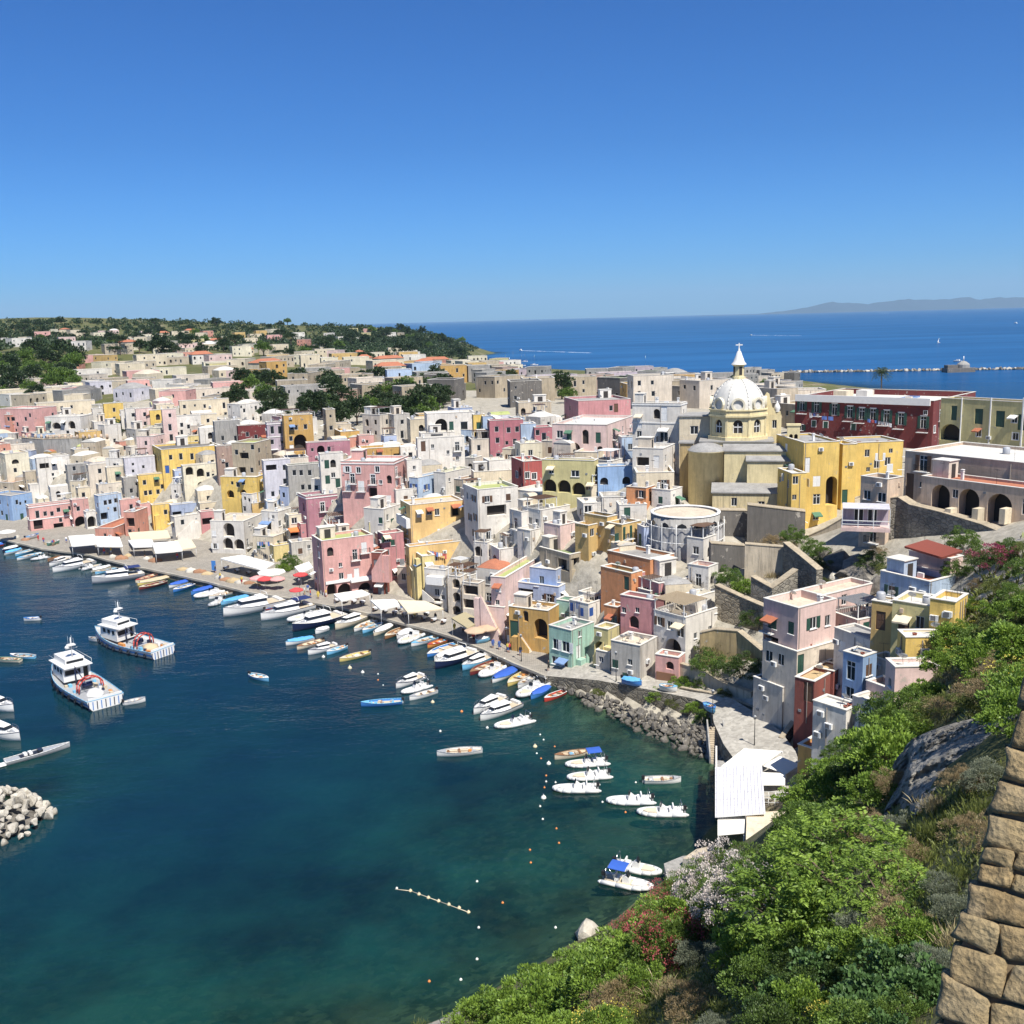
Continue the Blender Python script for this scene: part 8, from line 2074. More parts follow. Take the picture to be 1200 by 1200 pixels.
TLEG = MB().box((-.04, -.04, 0), (.04, .04, .7)).box((-.28, -.03, 0), (.28, .03, .03)).box((-.03, -.28, 0), (.03, .28, .03)).mesh('pedestal', [IRON])
CH1 = MB().box((-.21, -.21, .43), (.21, .21, .47)).mesh('seat', [WOODB]); CH2 = MB().box((-.21, .17, .47), (.21, .21, .88)).mesh('backrest', [WOODB]); CH3 = MB().box((-.02, -.02, 0), (.02, .02, .43)).mesh('leg', [IRON])
def table(p, rz, lb, grp):
 t = empty('cafe_table', p, rz, lb, 'table', grp); link('top', TTOP, t); link('pedestal', TLEG, t)
 for k in range(2):
  a = rz + k * math.pi; c = empty('cafe_chair', (p[0] + .68 * math.sin(a), p[1] - .68 * math.cos(a) , p[2]), a + math.pi, 'dark wooden chair pushed up to a white-clothed quay table', 'chair', 'chairs of the quay restaurants')
  link('seat', CH1, c); link('backrest', CH2, c)
  for sx in (-.18, .18):
   for sy in (-.18, .18): link('leg', CH3, c, (sx, sy, 0))
for (xa, ya, xb, yb, n, wh) in ((440, 716, 520, 731, 8, 'the long restaurant awning'), (450, 712, 500, 722, 4, 'the long restaurant awning'), (395, 706, 425, 708, 4, 'the canopy of the pink harbour house'), (265, 668, 305, 676, 4, 'the long white canopy'), (545, 740, 562, 746, 2, 'the khaki canopy')):
 for k in range(n):
  t = k / max(1, n - 1); q = atz(xa + (xb - xa) * t, ya + (yb - ya) * t, QZ); table((q.x, q.y, QZ), -.35 + .1 * math.sin(k), 'white-clothed cafe table under ' + wh, 'tables of the quay restaurants')
# fishing nets heaped on the quay, boxes
NET = [plain('net_tan', (0.42, 0.32, 0.18), 1, 0, .3, 6, .6), plain('net_white', (0.5, 0.47, 0.4), 1, 0, .3, 6, .6), plain('net_rust', (0.30, 0.16, 0.09), 1, 0, .3, 6, .6)]
rnd = random.Random(4)
for i, (px, py) in enumerate(((122, 650), (132, 653), (142, 655), (150, 652), (172, 655), (182, 658), (215, 668), (224, 670), (234, 671), (243, 673), (258, 678), (266, 680), (274, 682), (283, 683), (292, 684), (300, 686), (20, 630), (30, 633), (60, 638))):
 p = atz(px, py, QZ); b = MB(); sx, sy, h_ = rnd.uniform(.7, 1.6), rnd.uniform(.6, 1.0), rnd.uniform(.5, 1.0); rows = []
 for j in range(6):
  a = math.pi / 2 * j / 5; rows.append([(sx * math.cos(a) * math.cos(2 * math.pi * k / 14) * (1 + .2 * math.sin(k * 2.1 + i)), sy * math.cos(a) * math.sin(2 * math.pi * k / 14) * (1 + .2 * math.cos(k * 1.3 + i)), h_ * math.sin(a) * (1 + .12 * math.sin(k + j))) for k in range(14)])
 b.grid(rows, 0, True, True); o = b.build('fishing_net', [NET[i % 3]], None, (p.x, p.y, QZ)); tag(o, '%s fishing net heaped on the quay edge' % ('tan', 'pale', 'rust-coloured')[i % 3], 'net', 'fishing nets on the quay')
def lamp(px, py, z, h_, lb):
 p = atz(px, py, z); r = empty('street_lamp', (p.x, p.y, z), 0, lb, 'lamp')
 MB().tube((0, 0, 0), (0, 0, h_), .06, .04, 0, 7).tube((0, 0, 0), (0, 0, .5), .1, .08, 0, 7).build('post', [IRON], r); MB().lathe([(.02, 0), (.16, .05), (.2, .35), (.24, .38), (.03, .55), (0, .56)], 0, 8, (0, 0, h_)).build('lantern', [BM['grey']], r)
lamp(611, 775, QZ, 4, 'street lamp before the ochre house'); lamp(722, 798, 2.9, 4, 'street lamp before the peeling white house'); lamp(884, 876, 3.4, 3.6, 'street lamp on the cobbled ramp'); lamp(594, 762, QZ, 3.5, 'thin street lamp beside the pale pink house'); lamp(835, 852, 3.4, 4.5, 'tall lamp at the landing stair'); lamp(352, 704, QZ, 4, 'street lamp beside the pink harbour house')
def board(px, py, z, w, h_, mat, lb):
 p = atz(px, py, z); r = empty('sign_board', (p.x, p.y, z), -.2, lb, 'sign')
 MB().box((-w/2, -.03, .5), (w/2, .03, .5 + h_)).build('panel', [mat], r); MB().box((-.05, .031, 0), (.05, .09, .6)).build('post', [IRON], r)
board(251, 671, QZ, 1.0, 2.2, BM['blue'], 'tall blue sign panel on the quay'); board(598, 755, QZ, 1.0, 1.1, BM['white'], 'white notice board before the ochre house')
# small boats drawn up ashore
for (ax, ay, bx, by, z, c, c2, ty, lb) in ((46, 629, 30, 633, QZ, 'white', 'blue', 'g', 'boat drawn up on the quay below the pink house'), (70, 637, 56, 640, QZ, 'green', 'white', 'g', 'green boat drawn up on the quay slip'), (572, 752, 561, 754, QZ, 'sky', 'white', 'c', 'blue covered dinghy on the quay beside the tan parasols'), (752, 806, 730, 801, 2.95, 'blue', 'sky', 'c', 'blue covered dinghy on the path by the sea wall'), (792, 812, 775, 809, 3.1, 'white', 'sky', 'g', 'pale dinghy on the path by the tiny pink house'), (838, 838, 826, 830, 3.4, 'sky', 'blue', 'g', 'sky blue dinghy at the head of the landing stair')):
 A = atz(ax, ay, z); B_ = atz(bx, by, z); d = A - B_; fn, nm, cat = BTYPE[ty]
 root = empty(nm, ((A.x + B_.x) / 2, (A.y + B_.y) / 2, z + .34), math.atan2(d.y, d.x), lb, cat); fn(root, max(2.6, d.length), c, c2, random.Random(ax))
# people: one continuous body grown on a skeleton, clothes as children
def person_mesh(seed):
 b = [((0, 0, .92), .13), ((0, .01, 1.15), .125), ((0, 0, 1.40), .14), ((0, 0, 1.52), .055), ((0, -.01, 1.60), .085), ((0, 0, 1.72), .085),
 ((.17, 0, 1.42), .06), ((.24, .02, 1.15), .045), ((.25, -.06, .92), .035), ((.26, -.08, .84), .03), ((-.17, 0, 1.42), .06), ((-.23, .03, 1.15), .045), ((-.24, -.08, .93), .035), ((-.25, -.11, .85), .03),
 ((.09, 0, .86), .085), ((.10, -.05, .48), .06), ((.11, .05, .09), .042), ((.11, -.10, .04), .035), ((-.09, 0, .86), .085), ((-.10, .06, .48), .06), ((-.11, .12, .09), .042), ((-.11, -.02, .04), .035)]
 e = [(0, 1), (1, 2), (2, 3), (3, 4), (4, 5), (2, 6), (6, 7), (7, 8), (8, 9), (2, 10), (10, 11), (11, 12), (12, 13), (0, 14), (14, 15), (15, 16), (16, 17), (0, 18), (18, 19), (19, 20), (20, 21)]
 me = bpy.data.meshes.new('body'); me.from_pydata([p for p, r in b], e, []); o = bpy.data.objects.new('tmp', me); COL.objects.link(o)
 md = o.modifiers.new('s', 'SKIN')
 sv = me.skin_vertices[0].data if me.skin_vertices else None
 if sv is None:
  bm = bmesh.new(); bm.from_mesh(me); bm.verts.layers.skin.verify(); bm.to_mesh(me); bm.free(); sv = me.skin_vertices[0].data
 for i, (p, r) in enumerate(b): sv[i].radius = (r, r); sv[i].use_root = (i == 0)
 o.modifiers.new('u', 'SUBSURF').levels = 1
 dg = bpy.context.evaluated_depsgraph_get(); dg.update()
 out = bpy.data.meshes.new_from_object(o.evaluated_get(dg)); bpy.data.objects.remove(o)
 return out
PB = person_mesh(1);
SKIN = plain('skin', (0.42, 0.24, 0.16), .6)
def cloth_of(me, zlo, zhi, grow, mat, name):
 m = bpy.data.meshes.new(name); bm = bmesh.new(); bm.from_mesh(me); bm.normal_update()
 kill = [f for f in bm.faces if not (zlo < f.calc_center_median().z < zhi)]
 bmesh.ops.delete(bm, geom=kill, context='FACES')
 for v in bm.verts: v.co += v.normal * grow
 bm.to_mesh(m); bm.free(); m.materials.append(mat); return m
if not PB.materials: PB.materials.append(SKIN)
PCOL = {'white': (0.65, 0.65, 0.63), 'blue': (0.05, 0.1, 0.3), 'red': (0.45, 0.05, 0.05), 'black': (0.02, 0.02, 0.02), 'khaki': (0.3, 0.25, 0.15), 'yellow': (0.6, 0.45, 0.08)}
SH = {k: cloth_of(PB, .95, 1.49, .02, plain('cloth_' + k, c, .9), 'shirt') for k, c in PCOL.items()}
TRS = {k: cloth_of(PB, .42, .955, .022, plain('cloth_' + k, c, .9), 'trousers') for k, c in PCOL.items()}
HAIR = cloth_of(PB, 1.685, 2.0, .014, plain('hair_dark', (0.03, 0.02, 0.015), .8), 'hair')
def person(p, rz, a, b_, lb, grp=None):
 r = empty('person', p, rz, lb, 'person', grp); link('body', PB, r); link('shirt', SH[a], r); link('trousers', TRS[b_], r); link('hair', HAIR, r)
rnd = random.Random(21)
for (px, py, z, a, b_, lb) in ((643, 786, 1.5, 'black', 'black', 'person in dark clothes walking past the mint house'), (62, 640, QZ, 'blue', 'khaki', 'person in blue shirt by the boat on the quay'), (78, 636, QZ, 'white', 'blue', 'person in white shirt before the far canopy'), (208, 656, QZ, 'red', 'blue', 'person in red shirt beside the white canopies'), (275, 660, QZ, 'white', 'black', 'person in white shirt by the four-arched house'), (357, 697, QZ, 'white', 'khaki', 'person in white shirt beside the pink harbour house'), (364, 700, QZ, 'red', 'blue', 'person in red shirt beside the pink harbour house'), (361, 694, QZ, 'blue', 'white', 'person in blue shirt beside the pink harbour house'), (555, 752, QZ, 'red', 'black', 'person in red shirt sitting out by the quay kerb'), (436, 706, QZ, 'black', 'white', 'waiter in black shirt under the long awning'), (1099, 596, None, 'red', 'khaki', 'person in red shirt under the taupe arcade')):
 if z is None: continue
 q = atz(px, py, z); person((q.x, q.y, z), rnd.uniform(0, 6), a, b_, lb)
for k in range(14):
 px, py = rnd.uniform(766, 792), rnd.uniform(548, 556); q = cast(px, py, 300)
 if q: a = rnd.choice(list(PCOL)); person((q.x, q.y, q.z), rnd.uniform(0, 6), a, rnd.choice(list(PCOL)), 'person in %s shirt standing on the crowded piazza' % a, 'people on the piazza')
for k in range(26):
 t = rnd.random(); px = 20 + t * 600; py = float(np.interp(px, [p[0] for p in QE], [p[1] for p in QE])) - rnd.uniform(4, 14); q = atz(px, py, QZ); a = rnd.choice(list(PCOL)); person((q.x, q.y, QZ), rnd.uniform(0, 6), a, rnd.choice(list(PCOL)), 'person in %s top strolling along the quay' % a, 'people strolling on the quay')
# --- rocks
def rock_mesh(seed, mat, n=2):
 bm = bmesh.new(); bmesh.ops.create_icosphere(bm, subdivisions=n, radius=1.0); rg = random.Random(seed)
 cuts = [(Vector((rg.gauss(0, 1), rg.gauss(0, 1), rg.gauss(0, 1))).normalized(), rg.uniform(.45, .8)) for _ in range(13)]
 for v in bm.verts:
  for nrm, d in cuts:
   e = v.co.dot(nrm) - d
   if e > 0: v.co -= nrm * e * .95
  v.co += v.co.normalized() * noise.fractal(v.co * 1.7 + Vector((seed, 0, 0)), 1, 2, 3) * .08
 me = bpy.data.meshes.new('rock'); bm.to_mesh(me); bm.free(); me.materials.append(mat); return me
def rockmat(name, c1, c2):
 def fn(t, m):
  g = t.new('ShaderNodeTexCoord').outputs['Object']; n = t.noise(g, 2.2, 7, .65); oi = t.new('ShaderNodeObjectInfo').outputs['Random']
  col = t.mix(t.ramp(n, [(.35, 0), (.68, 1)]), c1, c2); col = t.mix(t.math('MULTIPLY', oi, .45), col, tuple(x * .45 for x in c1))
  gz = t.new('ShaderNodeSeparateXYZ'); t.l.new(t.new('ShaderNodeNewGeometry').outputs['Position'], gz.inputs[0])
  wet = t.ramp(t.math('MULTIPLY', gz.outputs[2], 1.0), [(.02, .75), (.40, 0.0)])
  col = t.mix(wet, col, (.03, .03, .022)); t.bsdf(col, .9, t.bump(t.noise(g, 6, 6, .7), .7, .12))
 return mat_new(name, fn)
RW = rockmat('limestone_boulder', (0.40, 0.36, 0.29), (0.62, 0.58, 0.50)); RD = rockmat('dark_boulder', (0.10, 0.09, 0.075), (0.26, 0.235, 0.20))
RWM = [rock_mesh(s, RW) for s in range(6)]; RDM = [rock_mesh(s + 20, RD) for s in range(6)]
# boulder breakwater tip on the left
bp = atz(10, 975, 0); bw = empty('boulder_breakwater', (bp.x, bp.y, 0), 0); tag(bw, 'heap of pale boulders running out from the harbour mole', None, None, 'structure')
rnd = random.Random(6)
tip = atz(48, 968, 0); ax = (atz(-120, 960, 0) - tip); La = ax.length; ax.normalize(); ay = Vector((-ax.y, ax.x, 0))
used = []
for k in range(1300):
 u = rnd.uniform(0, 24); hw = min(7.5, 3.0 + u * .75); v = rnd.uniform(-hw, hw); top = max(0, 3.6 * (1 - (abs(v) / (hw + .3)) ** 1.6) * min(1, .35 + u / 7))
 s = rnd.uniform(.34, .85); q = tip + ax * u + ay * v; z = top - .35 * s
 if any((q - a).to_2d().length < (s + c) * .66 for a, c in used): continue
 used.append((q, s)); link('rock', rnd.choice(RWM), bw, (q.x - bp.x, q.y - bp.y, z), (rnd.uniform(0, 6), rnd.uniform(0, 6), rnd.uniform(0, 6)), (s * rnd.uniform(.9, 1.3), s, s * rnd.uniform(.8, 1.1)))
print('rocks', len(used))
core = MB(); rows = []
for i in range(9):
 u = 1.0 + i * 3; hw = min(7.0, 2.6 + u * .72); rows.append([tuple(tip + ax * u + ay * (hw * w) - bp + Vector((0, 0, max(-1.5, 3.0 * (1 - abs(w) ** 1.6) * min(1, .35 + u / 7) - .9)))) for w in (-1.2, -.8, -.4, 0, .4, .8, 1.2)])
core.grid(rows, 0); core.build('rubble_core', [RD], bw)
# boulders at the foot of the sea wall
sp = atz(740, 845, 0); sr = empty('shore_boulders', (sp.x, sp.y, 0), 0); tag(sr, 'grey boulders piled along the foot of the sea wall', None, None, 'structure')
wl_ = [atz(*a, 0) for a in ((655, 806), (690, 826), (730, 846), (770, 866), (805, 880), (838, 892), (842, 905))]
wt_ = [atz(*a, 1.6) for a in ((660, 801), (700, 810), (745, 824), (790, 837), (822, 848), (838, 864), (848, 887))]
used = []
for k in range(2600):
 t = rnd.uniform(0, 5.999); i = int(t); f = t - i; a_ = wl_[i].lerp(wl_[i+1], f); b_ = wt_[i].lerp(wt_[i+1], f); w = rnd.uniform(-.10, 1.0); q = a_.lerp(b_, w)
 s = rnd.uniform(.28, .80) * (1.1 - .3 * w)
 if any((q - a).to_2d().length < (s + c) * .58 for a, c in used): continue
 used.append((q, s)); link('rock', rnd.choice(RDM), sr, (q.x - sp.x, q.y - sp.y, 1.1 * max(0, w) - .15), (rnd.uniform(0, 6), rnd.uniform(0, 6), rnd.uniform(0, 6)), (s * 1.2, s, s * .85))
print('shore rocks', len(used))
for (px, py, s, lb) in ((686, 1097, 1.6, 'lone pale rock at the waterline below the shrubs'), (1010, 672, 3.0, 'big dark boulder under the white veranda'), (985, 660, 2.6, 'rounded boulder beside the stair under the veranda'), (965, 650, 1.8, 'boulder at the corner of the big yellow house'), (1030, 690, 1.8, 'boulder below the rock wall'), (995, 676, 2.2, 'dark split boulder in the hollow under the veranda'), (975, 682, 1.5, 'small boulder below the rounded one'), (1022, 664, 2.4, 'boulder wedged beneath the veranda floor'), (952, 662, 1.3, 'low stone at the foot of the rubble stair wall'), (1045, 700, 1.3, 'stone beside the pale blue terrace house')):
 q = cast(px, py, 300, 15, 0); o = link('boulder', RDM[int(px) % 6] if s > 1.7 else RWM[2], None, (q.x, q.y, q.z + .2), (.4, .3, px), (s * 1.2, s, s * .9)); tag(o, lb, 'boulder')
# --- restaurant on the water's edge (lower right)
RWZ = 1.6
rc = atz(868, 950, RWZ)
rest = empty('waterside_restaurant', (rc.x, rc.y, -.5), 0, 'waterside restaurant with white ribbed roof and canopies', 'restaurant')
def rp(px, py, z): return atz(px, py, z) - rest.location
def sheet3(name, pix, mat, thick=.12, ribs=0):
 P = [rp(*a) for a in pix]; b = MB(); n = len(P); dn = Vector((0, 0, -thick))
 b.poly(P, 0); b.poly([p + dn for p in P], 0)
 for i in range(n): b.poly([P[i], P[(i+1) % n], P[(i+1) % n] + dn, P[i] + dn], 0)
 o = b.build(name, [mat], rest)
 for k in range(ribs):
  t = (k + .5) / ribs; p = P[0].lerp(P[1], t); q = P[3].lerp(P[2], t); d = (P[1] - P[0]).normalized() * .035; u = Vector((0, 0, .03))
  MB().obox((p + q) / 2 + u, d, (q - p) / 2, u).build('rib', [PL['lavender']], rest)
 return o
RIBW = plain('ribbed_sheet_white', (0.66, 0.66, 0.67), .45, 0, .06)
base = MB(); fp = [rp(838, 955, 0), rp(930, 985, 0), rp(945, 935, 0), rp(905, 912, 0), rp(838, 905, 0)]
base.prism([(p.x, p.y) for p in fp], -1.0, RWZ + .5); base.build('platform', [PL['grey']], rest)
sheet3('ribbed_roof', [(838, 899, 5.2), (893, 897, 5.6), (897, 953, 5.4), (838, 957, 5.0)], RIBW, .12, 14)
for k in range(8):
 t = (k + .5) / 8; p = rp(838, 899, 5.2).lerp(rp(838, 957, 5.0), t); q = rp(893, 897, 5.6).lerp(rp(897, 953, 5.4), t); u = Vector((0, 0, .02)); d = (rp(838, 957, 5.0) - rp(838, 899, 5.2)).normalized() * .03
 MB().obox((p + q) / 2 + u, d, (q - p) / 2, u).build('batten', [PL['lavender']], rest)
sheet3('canopy', [(845, 898, 5.0), (872, 877, 5.6), (917, 880, 5.6), (893, 897, 5.2)], CANVAS, .06)
sheet3('canopy', [(893, 897, 5.0), (914, 886, 5.4), (938, 896, 5.0), (921, 907, 4.6)], CANVAS, .06)
sheet3('canopy', [(893, 905, 4.8), (920, 906, 4.8), (920, 920, 4.2), (893, 920, 4.2)], CANVAS, .06)
sheet3('cream_roof', [(875, 952, 5.0), (924, 950, 5.0), (924, 988, 4.8), (874, 989, 4.8)], PL['cream'], .3)
sheet3('canopy', [(841, 958, 4.6), (873, 958, 4.6), (873, 976, 4.4), (841, 979, 4.4)], CANVAS, .06)
wb = MB()
for (a, b_) in (((839, 960), (839, 905)), ((874, 992), (920, 990)), ((874, 992), (874, 958))):
 p, q = rp(*a, RWZ), rp(*b_, RWZ); dd = (q - p).normalized(); nn = Vector((-dd.y, dd.x, 0)) * .1; mid = (p + q) / 2
 wb.obox(Vector((mid.x, mid.y, RWZ + .5 + 1.5 + .5)), (q - p) / 2, nn, Vector((0, 0, 1.35)))
wb.build('wall', [PL['white']], rest)
for (px, py) in ((846, 897), (872, 877), (917, 880), (938, 897), (921, 908), (893, 921), (920, 921), (842, 980), (872, 978)):
 p = rp(px, py, 4.4); MB().box((p.x - .06, p.y - .06, .5), (p.x + .06, p.y + .06, 4.85)).build('post', [WOODW], rest)
for k, (a, b_) in enumerate((((893, 932), (940, 934)), ((893, 940), (938, 942)))):
 p, q = rp(*a, 3.2), rp(*b_, 3.2)
 for z in (.0, .45): MB().tube(p + Vector((0, 0, z)), q + Vector((0, 0, z)), .04, .04, 0, 5).build('railing', [WOODW], rest)
 for i in range(7): r_ = p.lerp(q, i / 6); MB().tube(r_ - Vector((0, 0, .6)), r_ + Vector((0, 0, .45)), .04, .04, 0, 5).build('baluster', [WOODW], rest)
# concrete slip / pier
P = [atz(*a, 1.0) for a in ((778, 1012), (800, 1003), (838, 1000), (850, 1012), (812, 1032), (782, 1030))]; o = slab('pier', P, -2.0, [PL['grey'], PL['grey']], 'small concrete slip beside the restaurant')
P = [atz(*a, 1.9) for a in ((800, 1006), (816, 995), (838, 990), (838, 1008))]; o = slab('pier', P, .5, [PL['beige'], PL['grey']], 'raised concrete block of the slip')
# landing stair cut into the sea wall
st = atz(838, 850, 3.4); sb_ = atz(842, 892, .3); d = sb_ - st; lr = empty('landing_stair', (st.x, st.y, 0), math.atan2(d.y, d.x), 'stone landing stair going down from the ramp to the water', 'stair')
Ls = math.hypot(d.x, d.y); n = 16
for k in range(n): MB().box((Ls * k / n, -.9, -1), (Ls * (k + 1) / n - .004, .9, 3.4 - 3.1 * (k + 1) / n)).build('step', [PL['beige']], lr)
for s in (-1.1, .92): MB().prism([(0, -1), (Ls, -1), (Ls, .9), (0, 4.2)], s, s + .18, 0, lambda u, v, w: (u, w, v)).build('parapet', [PL['grey']], lr)
# ochre terrace house with terracotta deck
h = H('ochre terrace house with terracotta deck beside the ramp', 'ochre', 958, 925, 880, 936, 980, 60, 'terra', D=101, feats=[('n', 946, 880, 1.2, 1.6)], ph=.35)
# --- tan stone wall of the look-out (right edge)
W0 = atd(1128, 1100, 6.4); dv = atz(1200, 1124, W0.z) - W0; dv.z = 0; dv.normalize()
wn_ = Vector((dv.y, -dv.x, 0));
if wn_.dot(CAM - W0) < 0: wn_ = -wn_
up = (Vector((0, 0, 1)) - wn_ * .5).normalized(); nrm = dv.cross(up).normalized()
if nrm.dot(CAM - W0) < 0: nrm = -nrm
def on_wall(px, py):
 d = ray(px, py); t = (W0 - CAM).dot(nrm) / d.dot(nrm); q = CAM + d * t; return (q - W0).dot(dv), (q - W0).dot(up)
edge = [on_wall(*a) for a in ((1092, 1205), (1114, 1110), (1134, 1040), (1162, 960), (1174, 905), (1190, 828))]
print('wall uv', [tuple(round(x, 2) for x in e) for e in edge])
ev = [e[1] for e in edge]; eu = [e[0] for e in edge]
def left_u(v): return float(np.interp(v, ev, eu)) if v <= ev[-1] else eu[-1] + (v - ev[-1]) * (eu[-1] - eu[-2]) / max(.01, ev[-1] - ev[-2])
lw = empty('stone_wall', tuple(W0), 0, 'rough wall of tan tuff blocks beside the look-out', 'wall')
def tuff_mat(t, m):
 g = t.new('ShaderNodeTexCoord').outputs['Object']; oi = t.new('ShaderNodeObjectInfo').outputs['Random']
 cx_ = t.new('ShaderNodeCombineXYZ'); t.l.new(t.math('MULTIPLY', oi, 37.0), cx_.inputs[0]); ad = t.new('ShaderNodeVectorMath', operation='ADD'); t.l.new(g, ad.inputs[0]); t.l.new(cx_.outputs[0], ad.inputs[1]); g = ad.outputs[0]
 n = t.noise(g, 4, 8, .7); n2 = t.noise(g, 22, 6, .7); n3 = t.noise(g, 1.6, 3)
 col = t.mix(t.ramp(n, [(.32, 0), (.68, 1)]), (0.17, 0.115, 0.05), (0.40, 0.29, 0.145)); col = t.mix(t.ramp(n2, [(.46, 0), (.66, .7)]), col, (0.09, 0.065, 0.035)); col = t.mix(t.ramp(n3, [(.5, 0), (.7, .45)]), col, (0.30, 0.28, 0.22)); col = t.mix(t.math('MULTIPLY', oi, .3), col, (0.46, 0.38, 0.22))
 v = t.new('ShaderNodeTexVoronoi'); v.inputs['Scale'].default_value = 26; t.l.new(g, v.inputs['Vector'])
 h_ = t.math('ADD', t.math('MULTIPLY', n, 1.2), t.math('ADD', t.math('MULTIPLY', n2, .7), t.math('MULTIPLY', v.outputs['Distance'], .5)))
 t.bsdf(col, .95, t.bump(h_, .9, .035))
TUFF = mat_new('tuff_block', tuff_mat); MORT = plain('deep_mortar', (0.13, 0.095, 0.055), 1, 0, .3, 8, .5)
def block_mesh(seed, w, h_):
 """a rough-hewn block w x h, front bulging to +n, with uneven outline"""
 rg = random.Random(seed); nx, nz = max(6, int(w / .035)), max(6, int(h_ / .035)); b = MB(); rows = []
 cx = [rg.uniform(-.022, .022) for _ in range(8)]
 for j in range(nz + 1):
  r = []
  for i in range(nx + 1):
   u, v = i / nx * 2 - 1, j / nz * 2 - 1
# superellipse-ish outline with skewed corners
   k = (abs(u) ** 18 + abs(v) ** 18) ** (1 / 18); k0 = max(abs(u), abs(v)); q = k0 / k if k > 1e-6 else 1
   x = u * q * w / 2 + cx[0] * v + cx[1] * u * v + cx[6] * v * v; z = v * q * h_ / 2 + cx[2] * u + cx[3] * u * v + cx[7] * u * u
   e = max(abs(u), abs(v)); d = .045 * (1 - e ** 8) - (.12 if e > .999 else 0)
   p = Vector((x * 3.1 + seed, z * 3.1, seed * .7)); d += noise.fractal(p * 1.6, .9, 2.1, 5) * .035 * (1 - e ** 10) + noise.fractal(p * .6, 1, 2, 2) * .03
   x += noise.noise(p * 1.3) * .018; z += noise.noise(p * 1.3 + Vector((9, 0, 0))) * .018
   r.append((x, z, d))
  rows.append(r)
 b.grid(rows, 0); return b
rnd = random.Random(12); v = min(ev) - .7; row = 0; nb = 0
while v < ev[-1] + 1.0:
 hr = rnd.uniform(.19, .30); u = left_u(v + hr / 2) + rnd.uniform(-.03, .03)
 while u < left_u(v + hr / 2) + 2.3:
  w = rnd.uniform(.18, .46);
  if rnd.random() < .16 and hr > .27:   # two flat stones in place of one
   for (dz, hh) in ((0, hr * .5), (hr * .5, hr * .5)):
    c = W0 + dv * (u + w / 2) + up * (v + dz + hh / 2); o = block_mesh(nb * 3 + 1, w + .045, hh + .04).build('stone', [TUFF], lw); o.matrix_local = Matrix.Translation(c - W0) @ Matrix((dv, up, nrm)).transposed().to_4x4(); nb += 1
  else:
   hh = hr * rnd.uniform(.92, 1.06); c = W0 + dv * (u + w / 2) + up * (v + hr / 2 + rnd.uniform(-.02, .02)); o = block_mesh(nb * 3 + 1, w + .045, hh + .04).build('stone', [TUFF], lw); o.matrix_local = Matrix.Translation(c - W0) @ Matrix((dv, up, nrm)).transposed().to_4x4() @ Matrix.Rotation(rnd.uniform(-.05, .05), 4, 'Z'); nb += 1
  u += w
 v += hr; row += 1
print('stones', nb)
b = MB(); rows = []; vv = min(ev) - .8
while vv < ev[-1] + 1.0:
 l_ = left_u(vv) + .06; rows.append([tuple(dv * (l_ + k) + up * vv + nrm * dz) for k, dz in ((0, -.9), (0, -.02), (1.2, -.02), (2.5, -.02))]); vv += .15
b.grid(rows, 0, False); b.build('mortar_core', [MORT], lw)
# --- grey tuff cliff on the slope
def cliff_mat(t, m):
 g = t.new('ShaderNodeNewGeometry').outputs['Position']; n = t.noise(g, .35, 7, .7); n2 = t.noise(t.scaled(g, (2.5, 2.5, .5)), 1.2, 7, .7); n3 = t.noise(g, 5, 6, .7)
 col = t.mix(t.ramp(n, [(.35, 0), (.65, 1)]), (0.24, 0.225, 0.195), (0.46, 0.43, 0.37)); col = t.mix(t.ramp(n2, [(.48, 0), (.66, .75)]), col, (0.06, 0.058, 0.052)); col = t.mix(t.ramp(n3, [(.55, 0), (.75, .5)]), col, (0.45, 0.42, 0.36))
 t.bsdf(col, .95, t.bump(t.math('ADD', t.math('MULTIPLY', n2, 1.5), n3), .9, .25))
b = MB(); rows = []
cb = [cast(float(np.interp(i, [0, 30, 70, 99], [1040, 1085, 1165, 1205])), float(np.interp(i, [0, 30, 70, 99], [958, 942, 914, 902])), 100, 8) for i in range(100)]
for j in range(80):
 r = []
 for i in range(100):
  v_ = 1 - j / 79; base = cb[i]; back = Vector((base.x, base.y, 0)).normalized() * (.8 + 8.0 * v_)
  topy = float(np.interp(i, [0, 18, 45, 99], [905, 866, 846, 818])); top = atd(proj(base)[0] + 6 * v_, topy, base.y + 8)
  p = Vector((base.x, base.y, base.z - .6)) + back; p.z += (top.z - base.z + .6) * v_
  q = p * .35; p = p + Vector((-.5, -.7, .25)) * (noise.hetero_terrain(q * 1.3, .7, 2.2, 6, .4) * .7 + noise.fractal(q * 3, .6, 2.2, 6) * .4) + Vector((-.4, -.6, .2)) * (abs(noise.noise(q * 1.1)) * 1.5)
  r.append(p)
 rows.append(r)
c0 = rows[79][0].copy(); b.grid([[tuple(p - c0) for p in r] for r in rows], 0); o = b.build('cliff', [mat_new('cliff_tuff', cliff_mat)], None, c0); tag(o, 'grey weathered tuff cliff face on the slope', None, None, 'structure')
